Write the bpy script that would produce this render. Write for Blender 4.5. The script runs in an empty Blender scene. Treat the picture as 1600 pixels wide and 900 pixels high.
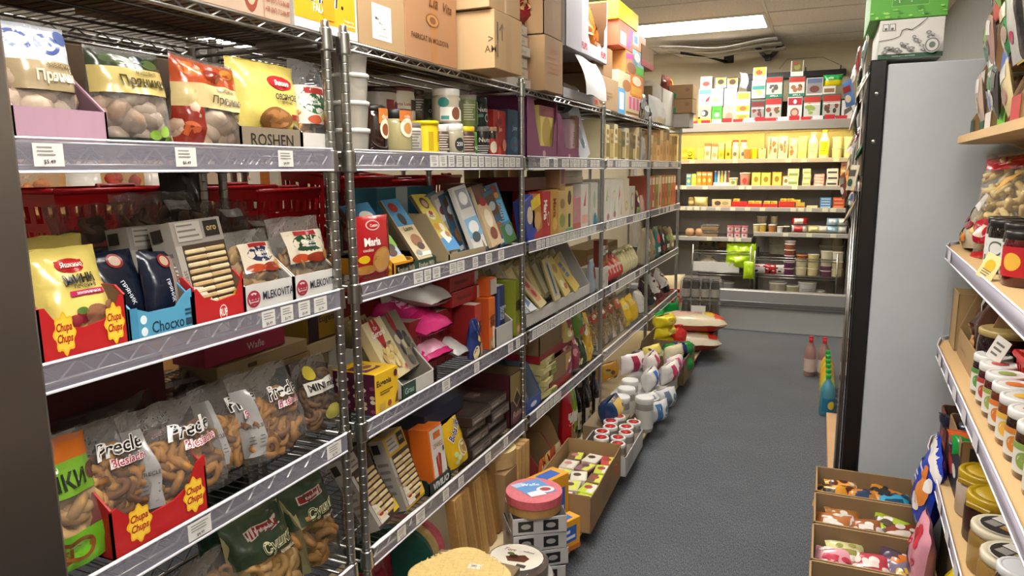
import bpy, bmesh, math, random
from mathutils import Vector, Matrix, noise
PI = math.pi
SC = bpy.context.scene
COL = SC.collection

# ------------------------------------------------------------------ camera
H = 1.58
def look_matrix(yaw, pitch, roll):
    cy, sy, cp, sp = math.cos(yaw), math.sin(yaw), math.cos(pitch), math.sin(pitch)
    f = Vector((-sy*cp, cy*cp, sp)); r = Vector((cy, sy, 0)); u = r.cross(f)
    cr, sr = math.cos(roll), math.sin(roll)
    r, u = r*cr + u*sr, u*cr - r*sr
    return Matrix(((r.x, u.x, -f.x), (r.y, u.y, -f.y), (r.z, u.z, -f.z)))
cam = bpy.data.cameras.new('camera')
cam.sensor_width = 36.0
cam.lens = 1105.0*36.0/1600.0
cam.clip_start = 0.05
co = bpy.data.objects.new('camera', cam); COL.objects.link(co)
m4 = look_matrix(.4086, -.1652, -.0093).to_4x4(); m4.translation = (0, 0, H)
co.matrix_world = m4
SC.camera = co

# ------------------------------------------------------------------ world, light levels, exposure
w = bpy.data.worlds.new('world'); SC.world = w; w.use_nodes = True
bg = w.node_tree.nodes['Background']; bg.inputs[0].default_value = (1, .93, .82, 1); bg.inputs[1].default_value = .10
SC.view_settings.view_transform = 'Standard'
try: SC.view_settings.look = 'None'
except Exception: pass
SC.view_settings.exposure = 0.0
SC.view_settings.gamma = 1.0
SC.view_settings.use_curve_mapping = False
TROFFER = 33.0            # emission of the ceiling light diffusers
TROFFERS = [(-1.08, 6.545), (-1.08, 4.1), (-1.08, 1.66), (.14, .44), (-4.74, 1.66), (-4.74, 5.32)]   # lit ceiling panel centres; all but the first unseen, fourth added as frontal fill
CASE_TUBE = 105.0          # lamp under the cooler canopy
random.seed(7)

# ------------------------------------------------------------------ materials
def lin(h):
    if isinstance(h, (tuple, list)): return (h[0], h[1], h[2], 1)
    h = h.lstrip('#'); c = [int(h[i:i+2], 16)/255 for i in (0, 2, 4)]
    return tuple((v/12.92 if v <= .04045 else ((v+.055)/1.055)**2.4) for v in c) + (1,)
MATS = {}
def mat(h, kind='print', rough=None):
    key = (h, kind, rough)
    if key in MATS: return MATS[key]
    m = bpy.data.materials.new(kind + '_' + str(h).strip('#')); MATS[key] = m
    m.use_nodes = True
    nt = m.node_tree; N = nt.nodes; Lk = nt.links
    b = N['Principled BSDF']; outn = N['Material Output']
    c = lin(h)
    if kind == 'card': g = (c[0]+c[1]+c[2])/3; c = tuple((.84*v+.16*g)*.86 for v in c[:3])+(1,)
    b.inputs['Base Color'].default_value = c
    R = {'print': .5, 'card': .85, 'film': .22, 'plastic': .35, 'metal': .28, 'steel': .33, 'glass': .08, 'wood': .6, 'matte': .9, 'food': .6}.get(kind, .5)
    b.inputs['Roughness'].default_value = rough if rough is not None else R
    tc = N.new('ShaderNodeTexCoord')
    def nz(scale, detail=3, vec=None, sc=None):
        n = N.new('ShaderNodeTexNoise'); n.inputs['Scale'].default_value = scale; n.inputs['Detail'].default_value = detail
        if sc:
            mp = N.new('ShaderNodeMapping'); mp.inputs['Scale'].default_value = sc; Lk.new(tc.outputs['Object'], mp.inputs['Vector']); Lk.new(mp.outputs[0], n.inputs['Vector'])
        else: Lk.new(tc.outputs['Object'], n.inputs['Vector'])
        return n
    def vary(n, lo, hi):
        mr = N.new('ShaderNodeMapRange'); mr.inputs['To Min'].default_value = lo; mr.inputs['To Max'].default_value = hi
        Lk.new(n.outputs['Fac'], mr.inputs['Value'])
        mx = N.new('ShaderNodeVectorMath'); mx.operation = 'SCALE'; mx.inputs[0].default_value = c[:3]
        Lk.new(mr.outputs[0], mx.inputs['Scale']); Lk.new(mx.outputs[0], b.inputs['Base Color'])
    def bump(n, s, d=.002):
        bp = N.new('ShaderNodeBump'); bp.inputs['Strength'].default_value = s; bp.inputs['Distance'].default_value = d
        Lk.new(n.outputs['Fac'], bp.inputs['Height']); return bp
    if kind == 'print':
        vary(nz(9, 2), .9, 1.08)
    elif kind == 'card':
        vary(nz(6, 4), .86, 1.1); Lk.new(bump(nz(60, 2, sc=(1, 1, .15)), .25).outputs[0], b.inputs['Normal'])
    elif kind == 'film':
        vary(nz(14, 2), .9, 1.1); Lk.new(bump(nz(26, 2), .55, .006).outputs[0], b.inputs['Normal'])
    elif kind == 'food':
        vary(nz(60, 3), .72, 1.25); Lk.new(bump(nz(120, 2), .4, .002).outputs[0], b.inputs['Normal'])
    elif kind in ('metal', 'steel'):
        b.inputs['Metallic'].default_value = 1
        if kind == 'steel': vary(nz(2.2, 2, sc=(.3, .3, 3)), .7, 1.2)  # broad horizontal bands in the colour stand in for reflections
        else: vary(nz(30, 2), .85, 1.1)
    elif kind == 'wood':
        vary(nz(3, 5, sc=(1, 1, 9)), .8, 1.15); Lk.new(bump(nz(9, 3, sc=(1, 1, 9)), .2).outputs[0], b.inputs['Normal'])
    elif kind == 'glass':
        vary(nz(5, 1), .92, 1.06); b.inputs['Coat Weight'].default_value = .6
    elif kind in ('plastic', 'matte'):
        vary(nz(12, 2), .94, 1.05)
    elif kind in ('clear', 'tub', 'strip'):
        tr = N.new('ShaderNodeBsdfTransparent'); mx = N.new('ShaderNodeMixShader')
        tr.inputs[0].default_value = (.93, .93, .93, 1)
        Lk.new(tr.outputs[0], mx.inputs[1]); Lk.new(b.outputs[0], mx.inputs[2]); Lk.new(mx.outputs[0], outn.inputs[0])
        if kind == 'clear':
            b.inputs['Roughness'].default_value = .12
            bp = bump(nz(22, 3), 1.0, .02); Lk.new(bp.outputs[0], b.inputs['Normal'])
            lw = N.new('ShaderNodeLayerWeight'); lw.inputs['Blend'].default_value = .35; Lk.new(bp.outputs[0], lw.inputs['Normal'])
            mr = N.new('ShaderNodeMapRange'); mr.inputs['To Min'].default_value = .06; mr.inputs['To Max'].default_value = .5
            Lk.new(lw.outputs['Fresnel'], mr.inputs['Value']); Lk.new(mr.outputs[0], mx.inputs[0])
        else:
            mx.inputs[0].default_value = .5 if kind == 'tub' else .3
            b.inputs['Roughness'].default_value = .3
            vary(nz(14, 2), .93, 1.05)
    return m
def glow(h, s):
    key = (h, 'glow', s)
    if key in MATS: return MATS[key]
    m = bpy.data.materials.new('lamp_glow'); m.use_nodes = True; MATS[key] = m
    nt = m.node_tree; nt.nodes.clear()
    e = nt.nodes.new('ShaderNodeEmission'); o = nt.nodes.new('ShaderNodeOutputMaterial')
    e.inputs[0].default_value = lin(h); e.inputs[1].default_value = s
    nt.links.new(e.outputs[0], o.inputs[0]); return m

# ------------------------------------------------------------------ mesh collector
TXT = {}
def text_mesh(s, bold=0, shear=0):
    k = (s, bold, shear)
    if k in TXT: return TXT[k]
    cu = bpy.data.curves.new('lettering', 'FONT'); cu.body = s; cu.size = 1; cu.resolution_u = 2; cu.offset = bold; cu.shear = shear
    o = bpy.data.objects.new('lettering', cu); COL.objects.link(o)
    dg = bpy.context.evaluated_depsgraph_get()
    me = o.evaluated_get(dg).to_mesh()
    vs = [(v.co.x, v.co.y) for v in me.vertices]; fs = [tuple(p.vertices) for p in me.polygons]
    o.evaluated_get(dg).to_mesh_clear()
    bpy.data.objects.remove(o); bpy.data.curves.remove(cu)
    if not vs: vs = [(0, 0)]
    x0 = min(v[0] for v in vs); x1 = max(v[0] for v in vs); y0 = min(v[1] for v in vs); y1 = max(v[1] for v in vs)
    TXT[k] = ([(x-(x0+x1)/2, y-(y0+y1)/2) for x, y in vs], fs, max(x1-x0, 1e-3), max(y1-y0, 1e-3)); return TXT[k]

class MB:
    def __init__(s): s.v = []; s.f = []; s.m = []; s.sm = []; s.mats = []
    def mi(s, m):
        if m not in s.mats: s.mats.append(m)
        return s.mats.index(m)
    def add(s, vs, fs, m, smooth=False):
        o = len(s.v); k = s.mi(m); s.v += [tuple(v) for v in vs]
        for f in fs: s.f.append(tuple(i+o for i in f)); s.m.append(k); s.sm.append(smooth)
    def xf(s, M, start=0):
        s.v[start:] = [tuple(M @ Vector(v)) for v in s.v[start:]]
    def box(s, x0, x1, y0, y1, z0, z1, m, b=.0015, faces=None):
        """chamfered box; faces: dict of 'f','k','l','r','t','b' -> material"""
        b = min(b, (x1-x0)*.3, (y1-y0)*.3, (z1-z0)*.3)
        V = []; idx = {}
        X = (x0, x1); Y = (y0, y1); Z = (z0, z1); sg = (1, -1)
        for i in (0, 1):
            for j in (0, 1):
                for k in (0, 1):
                    dx, dy, dz = b*sg[i], b*sg[j], b*sg[k]
                    idx[i, j, k, 0] = len(V); V.append((X[i], Y[j]+dy, Z[k]+dz))
                    idx[i, j, k, 1] = len(V); V.append((X[i]+dx, Y[j], Z[k]+dz))
                    idx[i, j, k, 2] = len(V); V.append((X[i]+dx, Y[j]+dy, Z[k]))
        g = lambda i, j, k, a: idx[i, j, k, a]
        big = [('l', [g(0,1,0,0), g(0,0,0,0), g(0,0,1,0), g(0,1,1,0)]), ('r', [g(1,0,0,0), g(1,1,0,0), g(1,1,1,0), g(1,0,1,0)]),
               ('f', [g(0,0,0,1), g(1,0,0,1), g(1,0,1,1), g(0,0,1,1)]), ('k', [g(1,1,0,1), g(0,1,0,1), g(0,1,1,1), g(1,1,1,1)]),
               ('b', [g(0,1,0,2), g(1,1,0,2), g(1,0,0,2), g(0,0,0,2)]), ('t', [g(0,0,1,2), g(1,0,1,2), g(1,1,1,2), g(0,1,1,2)])]
        ed = []
        for j in (0, 1):
            for k in (0, 1): ed.append([g(0,j,k,1), g(1,j,k,1), g(1,j,k,2), g(0,j,k,2)])
        for i in (0, 1):
            for k in (0, 1): ed.append([g(i,0,k,0), g(i,1,k,0), g(i,1,k,2), g(i,0,k,2)])
        for i in (0, 1):
            for j in (0, 1): ed.append([g(i,j,0,0), g(i,j,1,0), g(i,j,1,1), g(i,j,0,1)])
        co_ = [[g(i,j,k,0), g(i,j,k,1), g(i,j,k,2)] for i in (0,1) for j in (0,1) for k in (0,1)]
        o = len(s.v); s.v += V
        for nme, f in big:
            mm = (faces or {}).get(nme, m); s.f.append(tuple(i+o for i in f)); s.m.append(s.mi(mm)); s.sm.append(False)
        k = s.mi(m)
        for f in ed+co_: s.f.append(tuple(i+o for i in f)); s.m.append(k); s.sm.append(False)
    def grid(s, S, nu, nv, m, u0=0, u1=1, v0=0, v1=1, off=0, smooth=True, flip=False):
        vs = [S(u0+(u1-u0)*i/nu, v0+(v1-v0)*j/nv, off) for j in range(nv+1) for i in range(nu+1)]
        fs = []
        for j in range(nv):
            for i in range(nu):
                a = j*(nu+1)+i; q = (a, a+1, a+nu+2, a+nu+1); fs.append(q[::-1] if flip else q)
        s.add(vs, fs, m, smooth)
    def lathe(s, prof, n, m, smooth=True, cx=0, cy=0, cap0=True, cap1=True):
        vs = []; fs = []
        for r, z in prof:
            for i in range(n): a = 2*PI*i/n; vs.append((cx+r*math.cos(a), cy+r*math.sin(a), z))
        for j in range(len(prof)-1):
            for i in range(n): k = (i+1) % n; fs.append((j*n+i, j*n+k, (j+1)*n+k, (j+1)*n+i))
        s.add(vs, fs, m, smooth)
        if cap0: s.add([vs[i] for i in range(n)], [tuple(range(n))[::-1]], m)
        if cap1: s.add(vs[-n:], [tuple(range(n))], m)
    def tube(s, pts, r, m, n=6, smooth=True, cap=True):
        pts = [Vector(p) for p in pts]; vs = []; fs = []
        for i, p in enumerate(pts):
            d = (pts[min(i+1, len(pts)-1)]-pts[max(i-1, 0)]).normalized()
            a = Vector((0, 0, 1)) if abs(d.z) < .9 else Vector((1, 0, 0))
            e1 = d.cross(a).normalized(); e2 = d.cross(e1)
            rr = r[i] if isinstance(r, (list, tuple)) else r
            for k in range(n): t = 2*PI*k/n; vs.append(p+e1*(rr*math.cos(t))+e2*(rr*math.sin(t)))
        for i in range(len(pts)-1):
            for k in range(n): q = (k+1) % n; fs.append((i*n+k, i*n+q, (i+1)*n+q, (i+1)*n+k))
        if cap: fs += [tuple(range(n))[::-1], tuple(range((len(pts)-1)*n, len(pts)*n))]
        s.add(vs, fs, m, smooth)
    def prism(s, poly, y0, y1, m, ax='y'):
        """2D polygon (x,z) pushed along y (ax 'y'), or (y,z) along x (ax 'x'), or (x,y) along z (ax 'z')"""
        n = len(poly)
        q = {'y': lambda p, t: (p[0], t, p[1]), 'x': lambda p, t: (t, p[0], p[1]), 'z': lambda p, t: (p[0], p[1], t)}[ax]
        vs = [q(p, y0) for p in poly]+[q(p, y1) for p in poly]
        fs = [tuple(range(n)), tuple(range(n, 2*n))[::-1]]+[(i, n+i, n+(i+1) % n, (i+1) % n) for i in range(n)]
        if ax != 'y': fs = [f[::-1] for f in fs]
        s.add(vs, fs, m)
    def torus(s, R, r, M, m, n=12, k=6, sq=1):
        vs = []; fs = []
        for i in range(n):
            a = 2*PI*i/n
            for j in range(k):
                b = 2*PI*j/k; q = R+r*math.cos(b); vs.append(M @ Vector((q*math.cos(a), q*math.sin(a)*sq, r*math.sin(b))))
        for i in range(n):
            for j in range(k): fs.append((i*k+j, ((i+1) % n)*k+j, ((i+1) % n)*k+(j+1) % k, i*k+(j+1) % k))
        s.add(vs, fs, m, True)
    def blob(s, c, rad, m, n=10, k=6, M=None):
        prof = [(math.sin(PI*j/k), -math.cos(PI*j/k)) for j in range(1, k)]
        vs = []; fs = []
        for r, z in prof:
            for i in range(n): a = 2*PI*i/n; vs.append(Vector((rad[0]*r*math.cos(a), rad[1]*r*math.sin(a), rad[2]*z)))
        vs += [Vector((0, 0, -rad[2])), Vector((0, 0, rad[2]))]
        for j in range(k-2):
            for i in range(n): q = (i+1) % n; fs.append((j*n+i, j*n+q, (j+1)*n+q, (j+1)*n+i))
        for i in range(n): q = (i+1) % n; fs.append(((k-1)*n, q, i)); fs.append(((k-1)*n+1, (k-2)*n+i, (k-2)*n+q))
        if M: vs = [M @ v for v in vs]
        c = Vector(c); s.add([v+c for v in vs], fs, m, True)
    def decals(s, S, W, Hh, items, off=.0006, fine=1, kind='print'):
        """printed marks on the surface S(u, v, off) which is W wide and Hh high"""
        o = off
        for it in items or ():
            t = it[0]
            if t == 'r':
                _, u0, v0, u1, v1, c = it[:6]
                n = max(1, int(fine*(u1-u0)*10)); k = max(1, int(fine*(v1-v0)*10))
                s.grid(S, n if fine > 1 else 1, k if fine > 1 else 1, mat(c, kind), u0, u1, v0, v1, o, fine > 1)
            elif t == 'e':
                _, cu, cv, ru, rv, c = it[:6]; n = 20
                vs = [S(cu, cv, o)]; rings = (.5, 1) if fine > 1 else (1,)
                for q in rings:
                    for i in range(n): a = 2*PI*i/n; vs.append(S(cu+ru*q*math.cos(a), cv+rv*q*math.sin(a), o))
                fs = [(0, 1+i, 1+(i+1) % n) for i in range(n)]
                if len(rings) > 1: fs += [(1+i, 1+n+i, 1+n+(i+1) % n, 1+(i+1) % n) for i in range(n)]
                s.add(vs, fs, mat(c, kind), fine > 1)
            elif t == 'g':
                _, pts, c = it[:3]
                s.add([S(u, v, o) for u, v in pts], [tuple(range(len(pts)))], mat(c, kind))
            elif t == 't':
                _, st, cu, cv, hv, c = it[:6]
                mw = it[6] if len(it) > 6 else 9; opt = it[7] if len(it) > 7 else {}
                vs, fs, tw, th = text_mesh(st, opt.get('b', .012), opt.get('sh', 0))
                k = hv*Hh/th; kx = k
                if tw*k > mw*W: kx = mw*W/tw
                a = opt.get('rot', 0); ca, sa = math.cos(a), math.sin(a)
                P = []
                for x, y in vs:
                    x, y = x*kx, y*k; x, y = x*ca-y*sa, x*sa+y*ca
                    P.append(S(cu+x/W, cv+y/Hh, o+(.003 if fine == 2 else 0)))
                s.add(P, fs, mat(c, kind), fine > 1)
            o += .00025
    def build(s, name, parent=None, loc=None, rot=None):
        me = bpy.data.meshes.new(name); me.from_pydata(s.v, [], s.f)
        for m in s.mats: me.materials.append(m)
        me.polygons.foreach_set('material_index', s.m); me.polygons.foreach_set('use_smooth', s.sm)
        me.update()
        o = bpy.data.objects.new(name, me); COL.objects.link(o)
        if parent: o.parent = parent
        if loc: o.location = loc
        if rot: o.rotation_euler = rot
        return o

USED = {}
def tag(o, label, cat, group=None, kind=None):
    o['label'] = label; o['category'] = cat
    if group: o['group'] = group
    if kind: o['kind'] = kind
    USED[label] = USED.get(label, 0)+1
    return o
def struct(o): o['kind'] = 'structure'; return o
def empty(name, loc=(0, 0, 0), rz=0):
    o = bpy.data.objects.new(name, None); COL.objects.link(o); o.location = loc; o.rotation_euler = (0, 0, rz); o.empty_display_size = .05; return o
def dup(o, parent=None):
    c = o.copy(); COL.objects.link(c)
    if parent: c.parent = parent
    for ch in o.children: dup(ch, c)
    return c
NTH = 'first second third fourth fifth sixth seventh eighth ninth tenth eleventh twelfth thirteenth fourteenth fifteenth sixteenth'.split()

# where goods stand: left racks face +x, the right shelves face -x, the cooler faces -y
LX = -1.172
def put(o, x, y, z, rz=0, tilt=0, roll=0, d=0):
    """o stands at x, y, z (its base centre); tilt leans its top back, d is its depth"""
    o.location = (x, y, z+abs(math.sin(tilt))*d/2); o.rotation_euler = (-tilt, roll, rz); return o
def left(o, y, z, d, xf=LX, tilt=0, yaw=0, roll=0): return put(o, xf-d/2, y, z, PI/2+yaw, tilt, roll, d)
def right(o, y, z, d, inn=.025, tilt=0, yaw=0, roll=0): return put(o, .26+.04*y+inn+d/2, y, z, -PI/2-.04+yaw, tilt, roll, d)   # the right shelf runs a little askew


# ================================================================== the room
XW0, XW1, YW0, YW1, ZC = -7.0, .86, -1.6, 7.95, 2.8
def carpet():
    m = bpy.data.materials.new('carpet'); m.use_nodes = True; nt = m.node_tree; N = nt.nodes; Lk = nt.links; b = N['Principled BSDF']
    tc = N.new('ShaderNodeTexCoord'); n = N.new('ShaderNodeTexNoise'); n.inputs['Scale'].default_value = 95; n.inputs['Detail'].default_value = 3
    n2 = N.new('ShaderNodeTexNoise'); n2.inputs['Scale'].default_value = 3; n2.inputs['Detail'].default_value = 4
    mp = N.new('ShaderNodeMapping'); mp.inputs['Scale'].default_value = (3, .8, 1); mp.inputs['Rotation'].default_value = (0, 0, .2)
    Lk.new(tc.outputs['Object'], mp.inputs[0]); Lk.new(mp.outputs[0], n.inputs['Vector']); Lk.new(tc.outputs['Object'], n2.inputs['Vector'])
    r = N.new('ShaderNodeValToRGB'); r.color_ramp.elements[0].position = .32; r.color_ramp.elements[1].position = .72
    r.color_ramp.elements[0].color = lin('#33373d'); r.color_ramp.elements[1].color = lin('#6d7178')
    Lk.new(n.outputs['Fac'], r.inputs[0])
    mr = N.new('ShaderNodeMapRange'); mr.inputs['To Min'].default_value = .8; mr.inputs['To Max'].default_value = 1.15; Lk.new(n2.outputs['Fac'], mr.inputs[0])
    v = N.new('ShaderNodeVectorMath'); v.operation = 'SCALE'; Lk.new(r.outputs[0], v.inputs[0]); Lk.new(mr.outputs[0], v.inputs['Scale']); Lk.new(v.outputs[0], b.inputs['Base Color'])
    bp = N.new('ShaderNodeBump'); bp.inputs['Strength'].default_value = .5; bp.inputs['Distance'].default_value = .004; Lk.new(n.outputs['Fac'], bp.inputs['Height']); Lk.new(bp.outputs[0], b.inputs['Normal'])
    b.inputs['Roughness'].default_value = .95; return m
def tile_mat():
    m = bpy.data.materials.new('ceiling_tile'); m.use_nodes = True; nt = m.node_tree; N = nt.nodes; Lk = nt.links; b = N['Principled BSDF']
    tc = N.new('ShaderNodeTexCoord'); n = N.new('ShaderNodeTexNoise'); n.inputs['Scale'].default_value = 70; n.inputs['Detail'].default_value = 3; Lk.new(tc.outputs['Object'], n.inputs['Vector'])
    r = N.new('ShaderNodeValToRGB'); r.color_ramp.elements[0].position = .3; r.color_ramp.elements[0].color = lin('#dcd2c2'); r.color_ramp.elements[1].position = .6; r.color_ramp.elements[1].color = lin('#f2eadc')
    Lk.new(n.outputs['Fac'], r.inputs[0]); Lk.new(r.outputs[0], b.inputs['Base Color']); b.inputs['Roughness'].default_value = .95
    bp = N.new('ShaderNodeBump'); bp.inputs['Strength'].default_value = .3; bp.inputs['Distance'].default_value = .003; Lk.new(n.outputs['Fac'], bp.inputs['Height']); Lk.new(bp.outputs[0], b.inputs['Normal'])
    return m
def slab(name, x0, x1, y0, y1, z0, z1, m):
    b = MB(); b.box(x0, x1, y0, y1, z0, z1, m, .001); return struct(b.build(name))
slab('floor', XW0, XW1, YW0, YW1, -.1, 0, carpet())
slab('ceiling', XW0, XW1, YW0, YW1, ZC, ZC+.1, tile_mat())
cream = mat('#cdbf9f', 'matte')
slab('wall_back', XW0-.1, XW1+.1, YW1, YW1+.1, -.1, ZC+.1, cream)
slab('wall_front', XW0-.1, XW1+.1, YW0-.1, YW0, -.1, ZC+.1, cream)
slab('wall_right', XW1, XW1+.1, YW0, YW1, -.1, ZC+.1, mat('#a5a9a6', 'matte'))
slab('wall_left', XW0-.1, XW0, YW0, YW1, -.1, ZC+.1, mat('#d9d2c2', 'matte'))
# ceiling grid: 4 ft x 2 ft tiles
tb = MB(); gm = mat('#d8d0c0', 'plastic')
x = -.47
while x > XW0: tb.box(x-.012, x+.012, YW0, YW1, ZC-.006, ZC+.001, gm, .001); x -= 1.22
tb.box(.738, .762, YW0, YW1, ZC-.006, ZC+.001, gm, .001)
y = 6.85-.61*13
while y < YW1: tb.box(XW0, XW1, y-.012, y+.012, ZC-.0055, ZC+.001, gm, .001); y += .61
struct(tb.build('trim_1'))
# lit ceiling panels
for i, (cx, cy) in enumerate(TROFFERS):
    r = empty('ceiling_light', (cx, cy, ZC))
    tag(r, 'lit fluorescent ceiling panel set in the tiles ahead of the cooler wall' if i == 0 else 'lit fluorescent ceiling panel out over the shop, %s of the others' % NTH[i-1], 'light', 'ceiling lights')
    b = MB(); fm = mat('#e6e2d8', 'plastic')
    for x0, x1, y0, y1 in ((-.6, .6, -.3, -.275), (-.6, .6, .275, .3), (-.6, -.575, -.275, .275), (.575, .6, -.275, .275)): b.box(x0, x1, y0, y1, -.012, -.001, fm)
    b.build('frame', r)
    b = MB(); b.box(-.575, .575, -.275, .275, -.009, -.002, glow('#fffaf3', TROFFER), .001); b.build('diffuser', r)

# what shows through the gaps of the racks: the next aisle
r = tag(empty('wooden_display_shelf', (-3.45, 2.75, 0)), 'pale wooden display shelf in the next aisle, seen through the rack gap', 'shelf')
wm = mat('#c79a5c', 'wood')
b = MB(); b.box(-.25, -.22, -.75, .62, 0, 2.0, wm); b.build('back_panel', r)
for z in (.4, .9, 1.42): b = MB(); b.box(-.22, .18, -.75, .62, z-.025, z, wm); b.build('shelf_board', r)
for yy in (-.77, .62): b = MB(); b.box(-.25, .18, yy, yy+.022, 0, 2.0, mat('#e9e4da', 'plastic')); b.build('side_post', r)
d = MB(); om = mat('#b96a2c', 'wood')
d.box(XW0, XW0+.06, 6.6, 6.75, 0, 2.1, om); d.box(XW0, XW0+.06, 7.55, 7.7, 0, 2.1, om); d.box(XW0, XW0+.06, 6.6, 7.7, 2.1, 2.22, om); d.box(XW0, XW0+.03, 6.75, 7.55, 0, 2.1, mat('#efe8d8', 'plastic'))
struct(d.build('door_1'))
d = MB(); d.box(XW0, XW0+.05, 5.0, 6.3, 1.0, 2.2, mat('#e8e8e6', 'plastic')); d.box(XW0+.02, XW0+.06, 5.06, 6.24, 1.06, 2.14, glow('#f4f7ff', 2.2)); struct(d.build('window_1'))


# ================================================================== wire racks along the left of the aisle
LV = [(1.892, 1.921), (1.590, 1.634), (1.230, 1.269), (.831, .871), (.436, .480)]   # bottom and top rod of every shelf, top shelf first
S1, S2, S3, S4, S5 = 1.924, 1.626, 1.262, .864, .473                                  # where goods stand
chrome = mat('#a9a8a4', 'metal'); chrome2 = mat('#8d8c89', 'metal')
MESHC = {}
def post_mb(x, y, h=1.955):
    b = MB(); prof = [(.0127, 0)]; z = .03
    while z < h-.01: prof += [(.0127, z-.0012), (.0127, z), (.0116, z+.0006), (.0116, z+.0018), (.0127, z+.0024), (.0127, z+.0036)]; z += .0254
    prof += [(.0127, h-.004), (.010, h)]
    b.lathe(prof, 9, chrome, True, x, y); b.lathe([(.02, 0), (.02, .012), (.0127, .02)], 10, mat('#3a3a3a', 'plastic'), True, x, y); return b
def collar(r, x, y):
    for z0, z1 in LV:
        if 'collar' not in MESHC:
            b = MB(); hh = z1-z0
            b.lathe([(.0133, -.012), (.0195, -.010), (.0195, -.008), (.0178, .041), (.0178, .043), (.0133, .045)], 10, chrome, True, 0, 0, False, False)
            o = b.build('post_collar', r); MESHC['collar'] = o.data
        else: o = bpy.data.objects.new('post_collar', MESHC['collar']); COL.objects.link(o); o.parent = r
        o.location = (x, y, z0)
def wire_shelf_mb(y0, y1, z0, z1, xf, xb):
    b = MB(); L = y1-y0
    for xx in (xf, xb):
        for zz in (z0+.004, z1-.004): b.tube([(xx, y0+.015, zz), (xx, y1-.015, zz)], .0042, chrome, 6)
        n = int(L/.034); pts = [(xx, y0+.02+(L-.04)*i/n, (z0+.005) if i % 2 else (z1-.005)) for i in range(n+1)]
        b.tube(pts, .0026, chrome, 4, False)
    for yy in (y0+.015, y1-.015):
        for zz in (z0+.004, z1-.004): b.tube([(xf, yy, zz), (xb, yy, zz)], .0042, chrome, 6)
    n = int(L/.027)
    for i in range(1, n): yy = y0+.015+(L-.03)*i/n; b.tube([(xf+.002, yy, z1-.0035), (xb-.002, yy, z1-.0035)], .0017, chrome2, 3, False, False)
    for q in (.25, .5, .75): xx = xf+(xb-xf)*q; b.tube([(xx, y0+.015, z1-.009), (xx, y1-.015, z1-.009)], .0035, chrome2, 5)
    return b
def tag_mb(wd, hh, seed):
    b = MB(); rnd = random.Random(seed); S = lambda u, v, o: (0-o, (u-.5)*wd, (v-.5)*hh) if False else (o, (u-.5)*wd, (v-.5)*hh)
    b.box(-.0004, .0003, -wd/2, wd/2, -hh/2, hh/2, mat('#dedbd4'), .0001)
    it = [('r', .12, .80-.16*k, .12+rnd.uniform(.5, .76), .86-.16*k, '#8c8984') for k in range(3)]
    it.append(('t', rnd.choice(['$3.39', '$6.49', '$4.99', '$2.79', '$6.29', '$5.49']), .5, .2, .2, '#2b2a2a', .7))
    b.decals(S, wd, hh, it, .0008); return b
strip_m = mat('#a9a6b4', 'strip'); lip_m = mat('#dcdbe2', 'plastic')
def rack(name, label, y0, y1, posts, tags, xf=-1.165, xb=-1.615, strips=True, group=None):
    r = tag(empty(name, ((xf+xb)/2, (y0+y1)/2, 0)), label, 'wire shelf', group)
    cx, cy = r.location.x, r.location.y
    L = y1-y0
    for (x, y) in posts: post_mb(x-cx, y-cy).build('post', r); collar(r, x-cx, y-cy)
    for i, (z0, z1) in enumerate(LV):
        key = (round(L, 2), i, round(xb-xf, 2))
        if key not in MESHC:
            s = wire_shelf_mb(-L/2, L/2, z0, z1, xf-cx, xb-cx).build('wire_shelf', r); MESHC[key] = s.data
        else:
            s = bpy.data.objects.new('wire_shelf', MESHC[key]); COL.objects.link(s); s.parent = r
        if strips and i > 0:
            b = MB(); fx = xf+.0155-cx
            b.box(fx, fx+.0015, -L/2+.026, L/2-.026, z0-.006, z1+.002, strip_m, .0003)
            b.box(fx-.006, fx+.003, -L/2+.026, L/2-.026, z1+.0015, z1+.0055, lip_m, .001)
            b.box(fx-.001, fx+.0035, -L/2+.026, L/2-.026, z0-.0085, z0-.0035, lip_m, .001)
            st = b.build('price_strip', r)
            for j, (t, wd) in enumerate(tags.get(i, ())):
                tag_mb(wd, .037, i*31+j).build('price_tag', st, (fx+.0022, t-cy, (z0+z1)/2-.001))
        # little hooks that hold the shelves of neighbouring bays together
    return r
def tg(*a): return [(t, .052) for t in a]
rnd = random.Random(3)
def many(y0, y1, p=.8, s=.058):
    out = []; y = y0
    while y < y1:
        if rnd.random() < p: out.append((y, rnd.choice((.05, .055, .042))))
        y += s
    return out
XFP, XBP = -1.165, -1.615
rack('wire_shelving_unit', 'chrome wire shelving bay beside the steel cabinet, holding big biscuit and pretzel bags', .31, 1.534, [(XFP, 1.521), (XBP, 1.521), (XFP, .323), (XBP, .323)],
     {1: [(0.771, .05), (1.044, .05), (1.33, .05)], 2: many(1.24, 1.47, 1, .062), 3: [(1.0, .06), (1.45, .06)], 4: tg(1.2)}, group='wire shelving bays')
rack('wire_shelving_unit', 'chrome wire shelving bay just beyond the doubled steel posts, with jars and chocolate bars', 1.582, 2.803, [(XFP, 1.595), (XBP, 1.595), (XFP, 2.803), (XBP, 2.803)],
     {1: many(2.03, 2.75, .95), 2: many(1.85, 2.75, .55), 3: many(1.75, 2.72, .6, .08), 4: many(1.7, 2.7, .3)}, group='wire shelving bays')
rack('wire_shelving_unit', 'chrome wire shelving bay in the middle of the row, with purple gift cartons', 2.817, 4.02, [(XFP, 4.02), (XBP, 4.02)],
     {1: many(2.95, 3.9, .9), 2: many(2.9, 3.9, .9), 3: many(2.9, 3.9, .8), 4: many(2.95, 3.3, .8)}, group='wire shelving bays')
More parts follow.
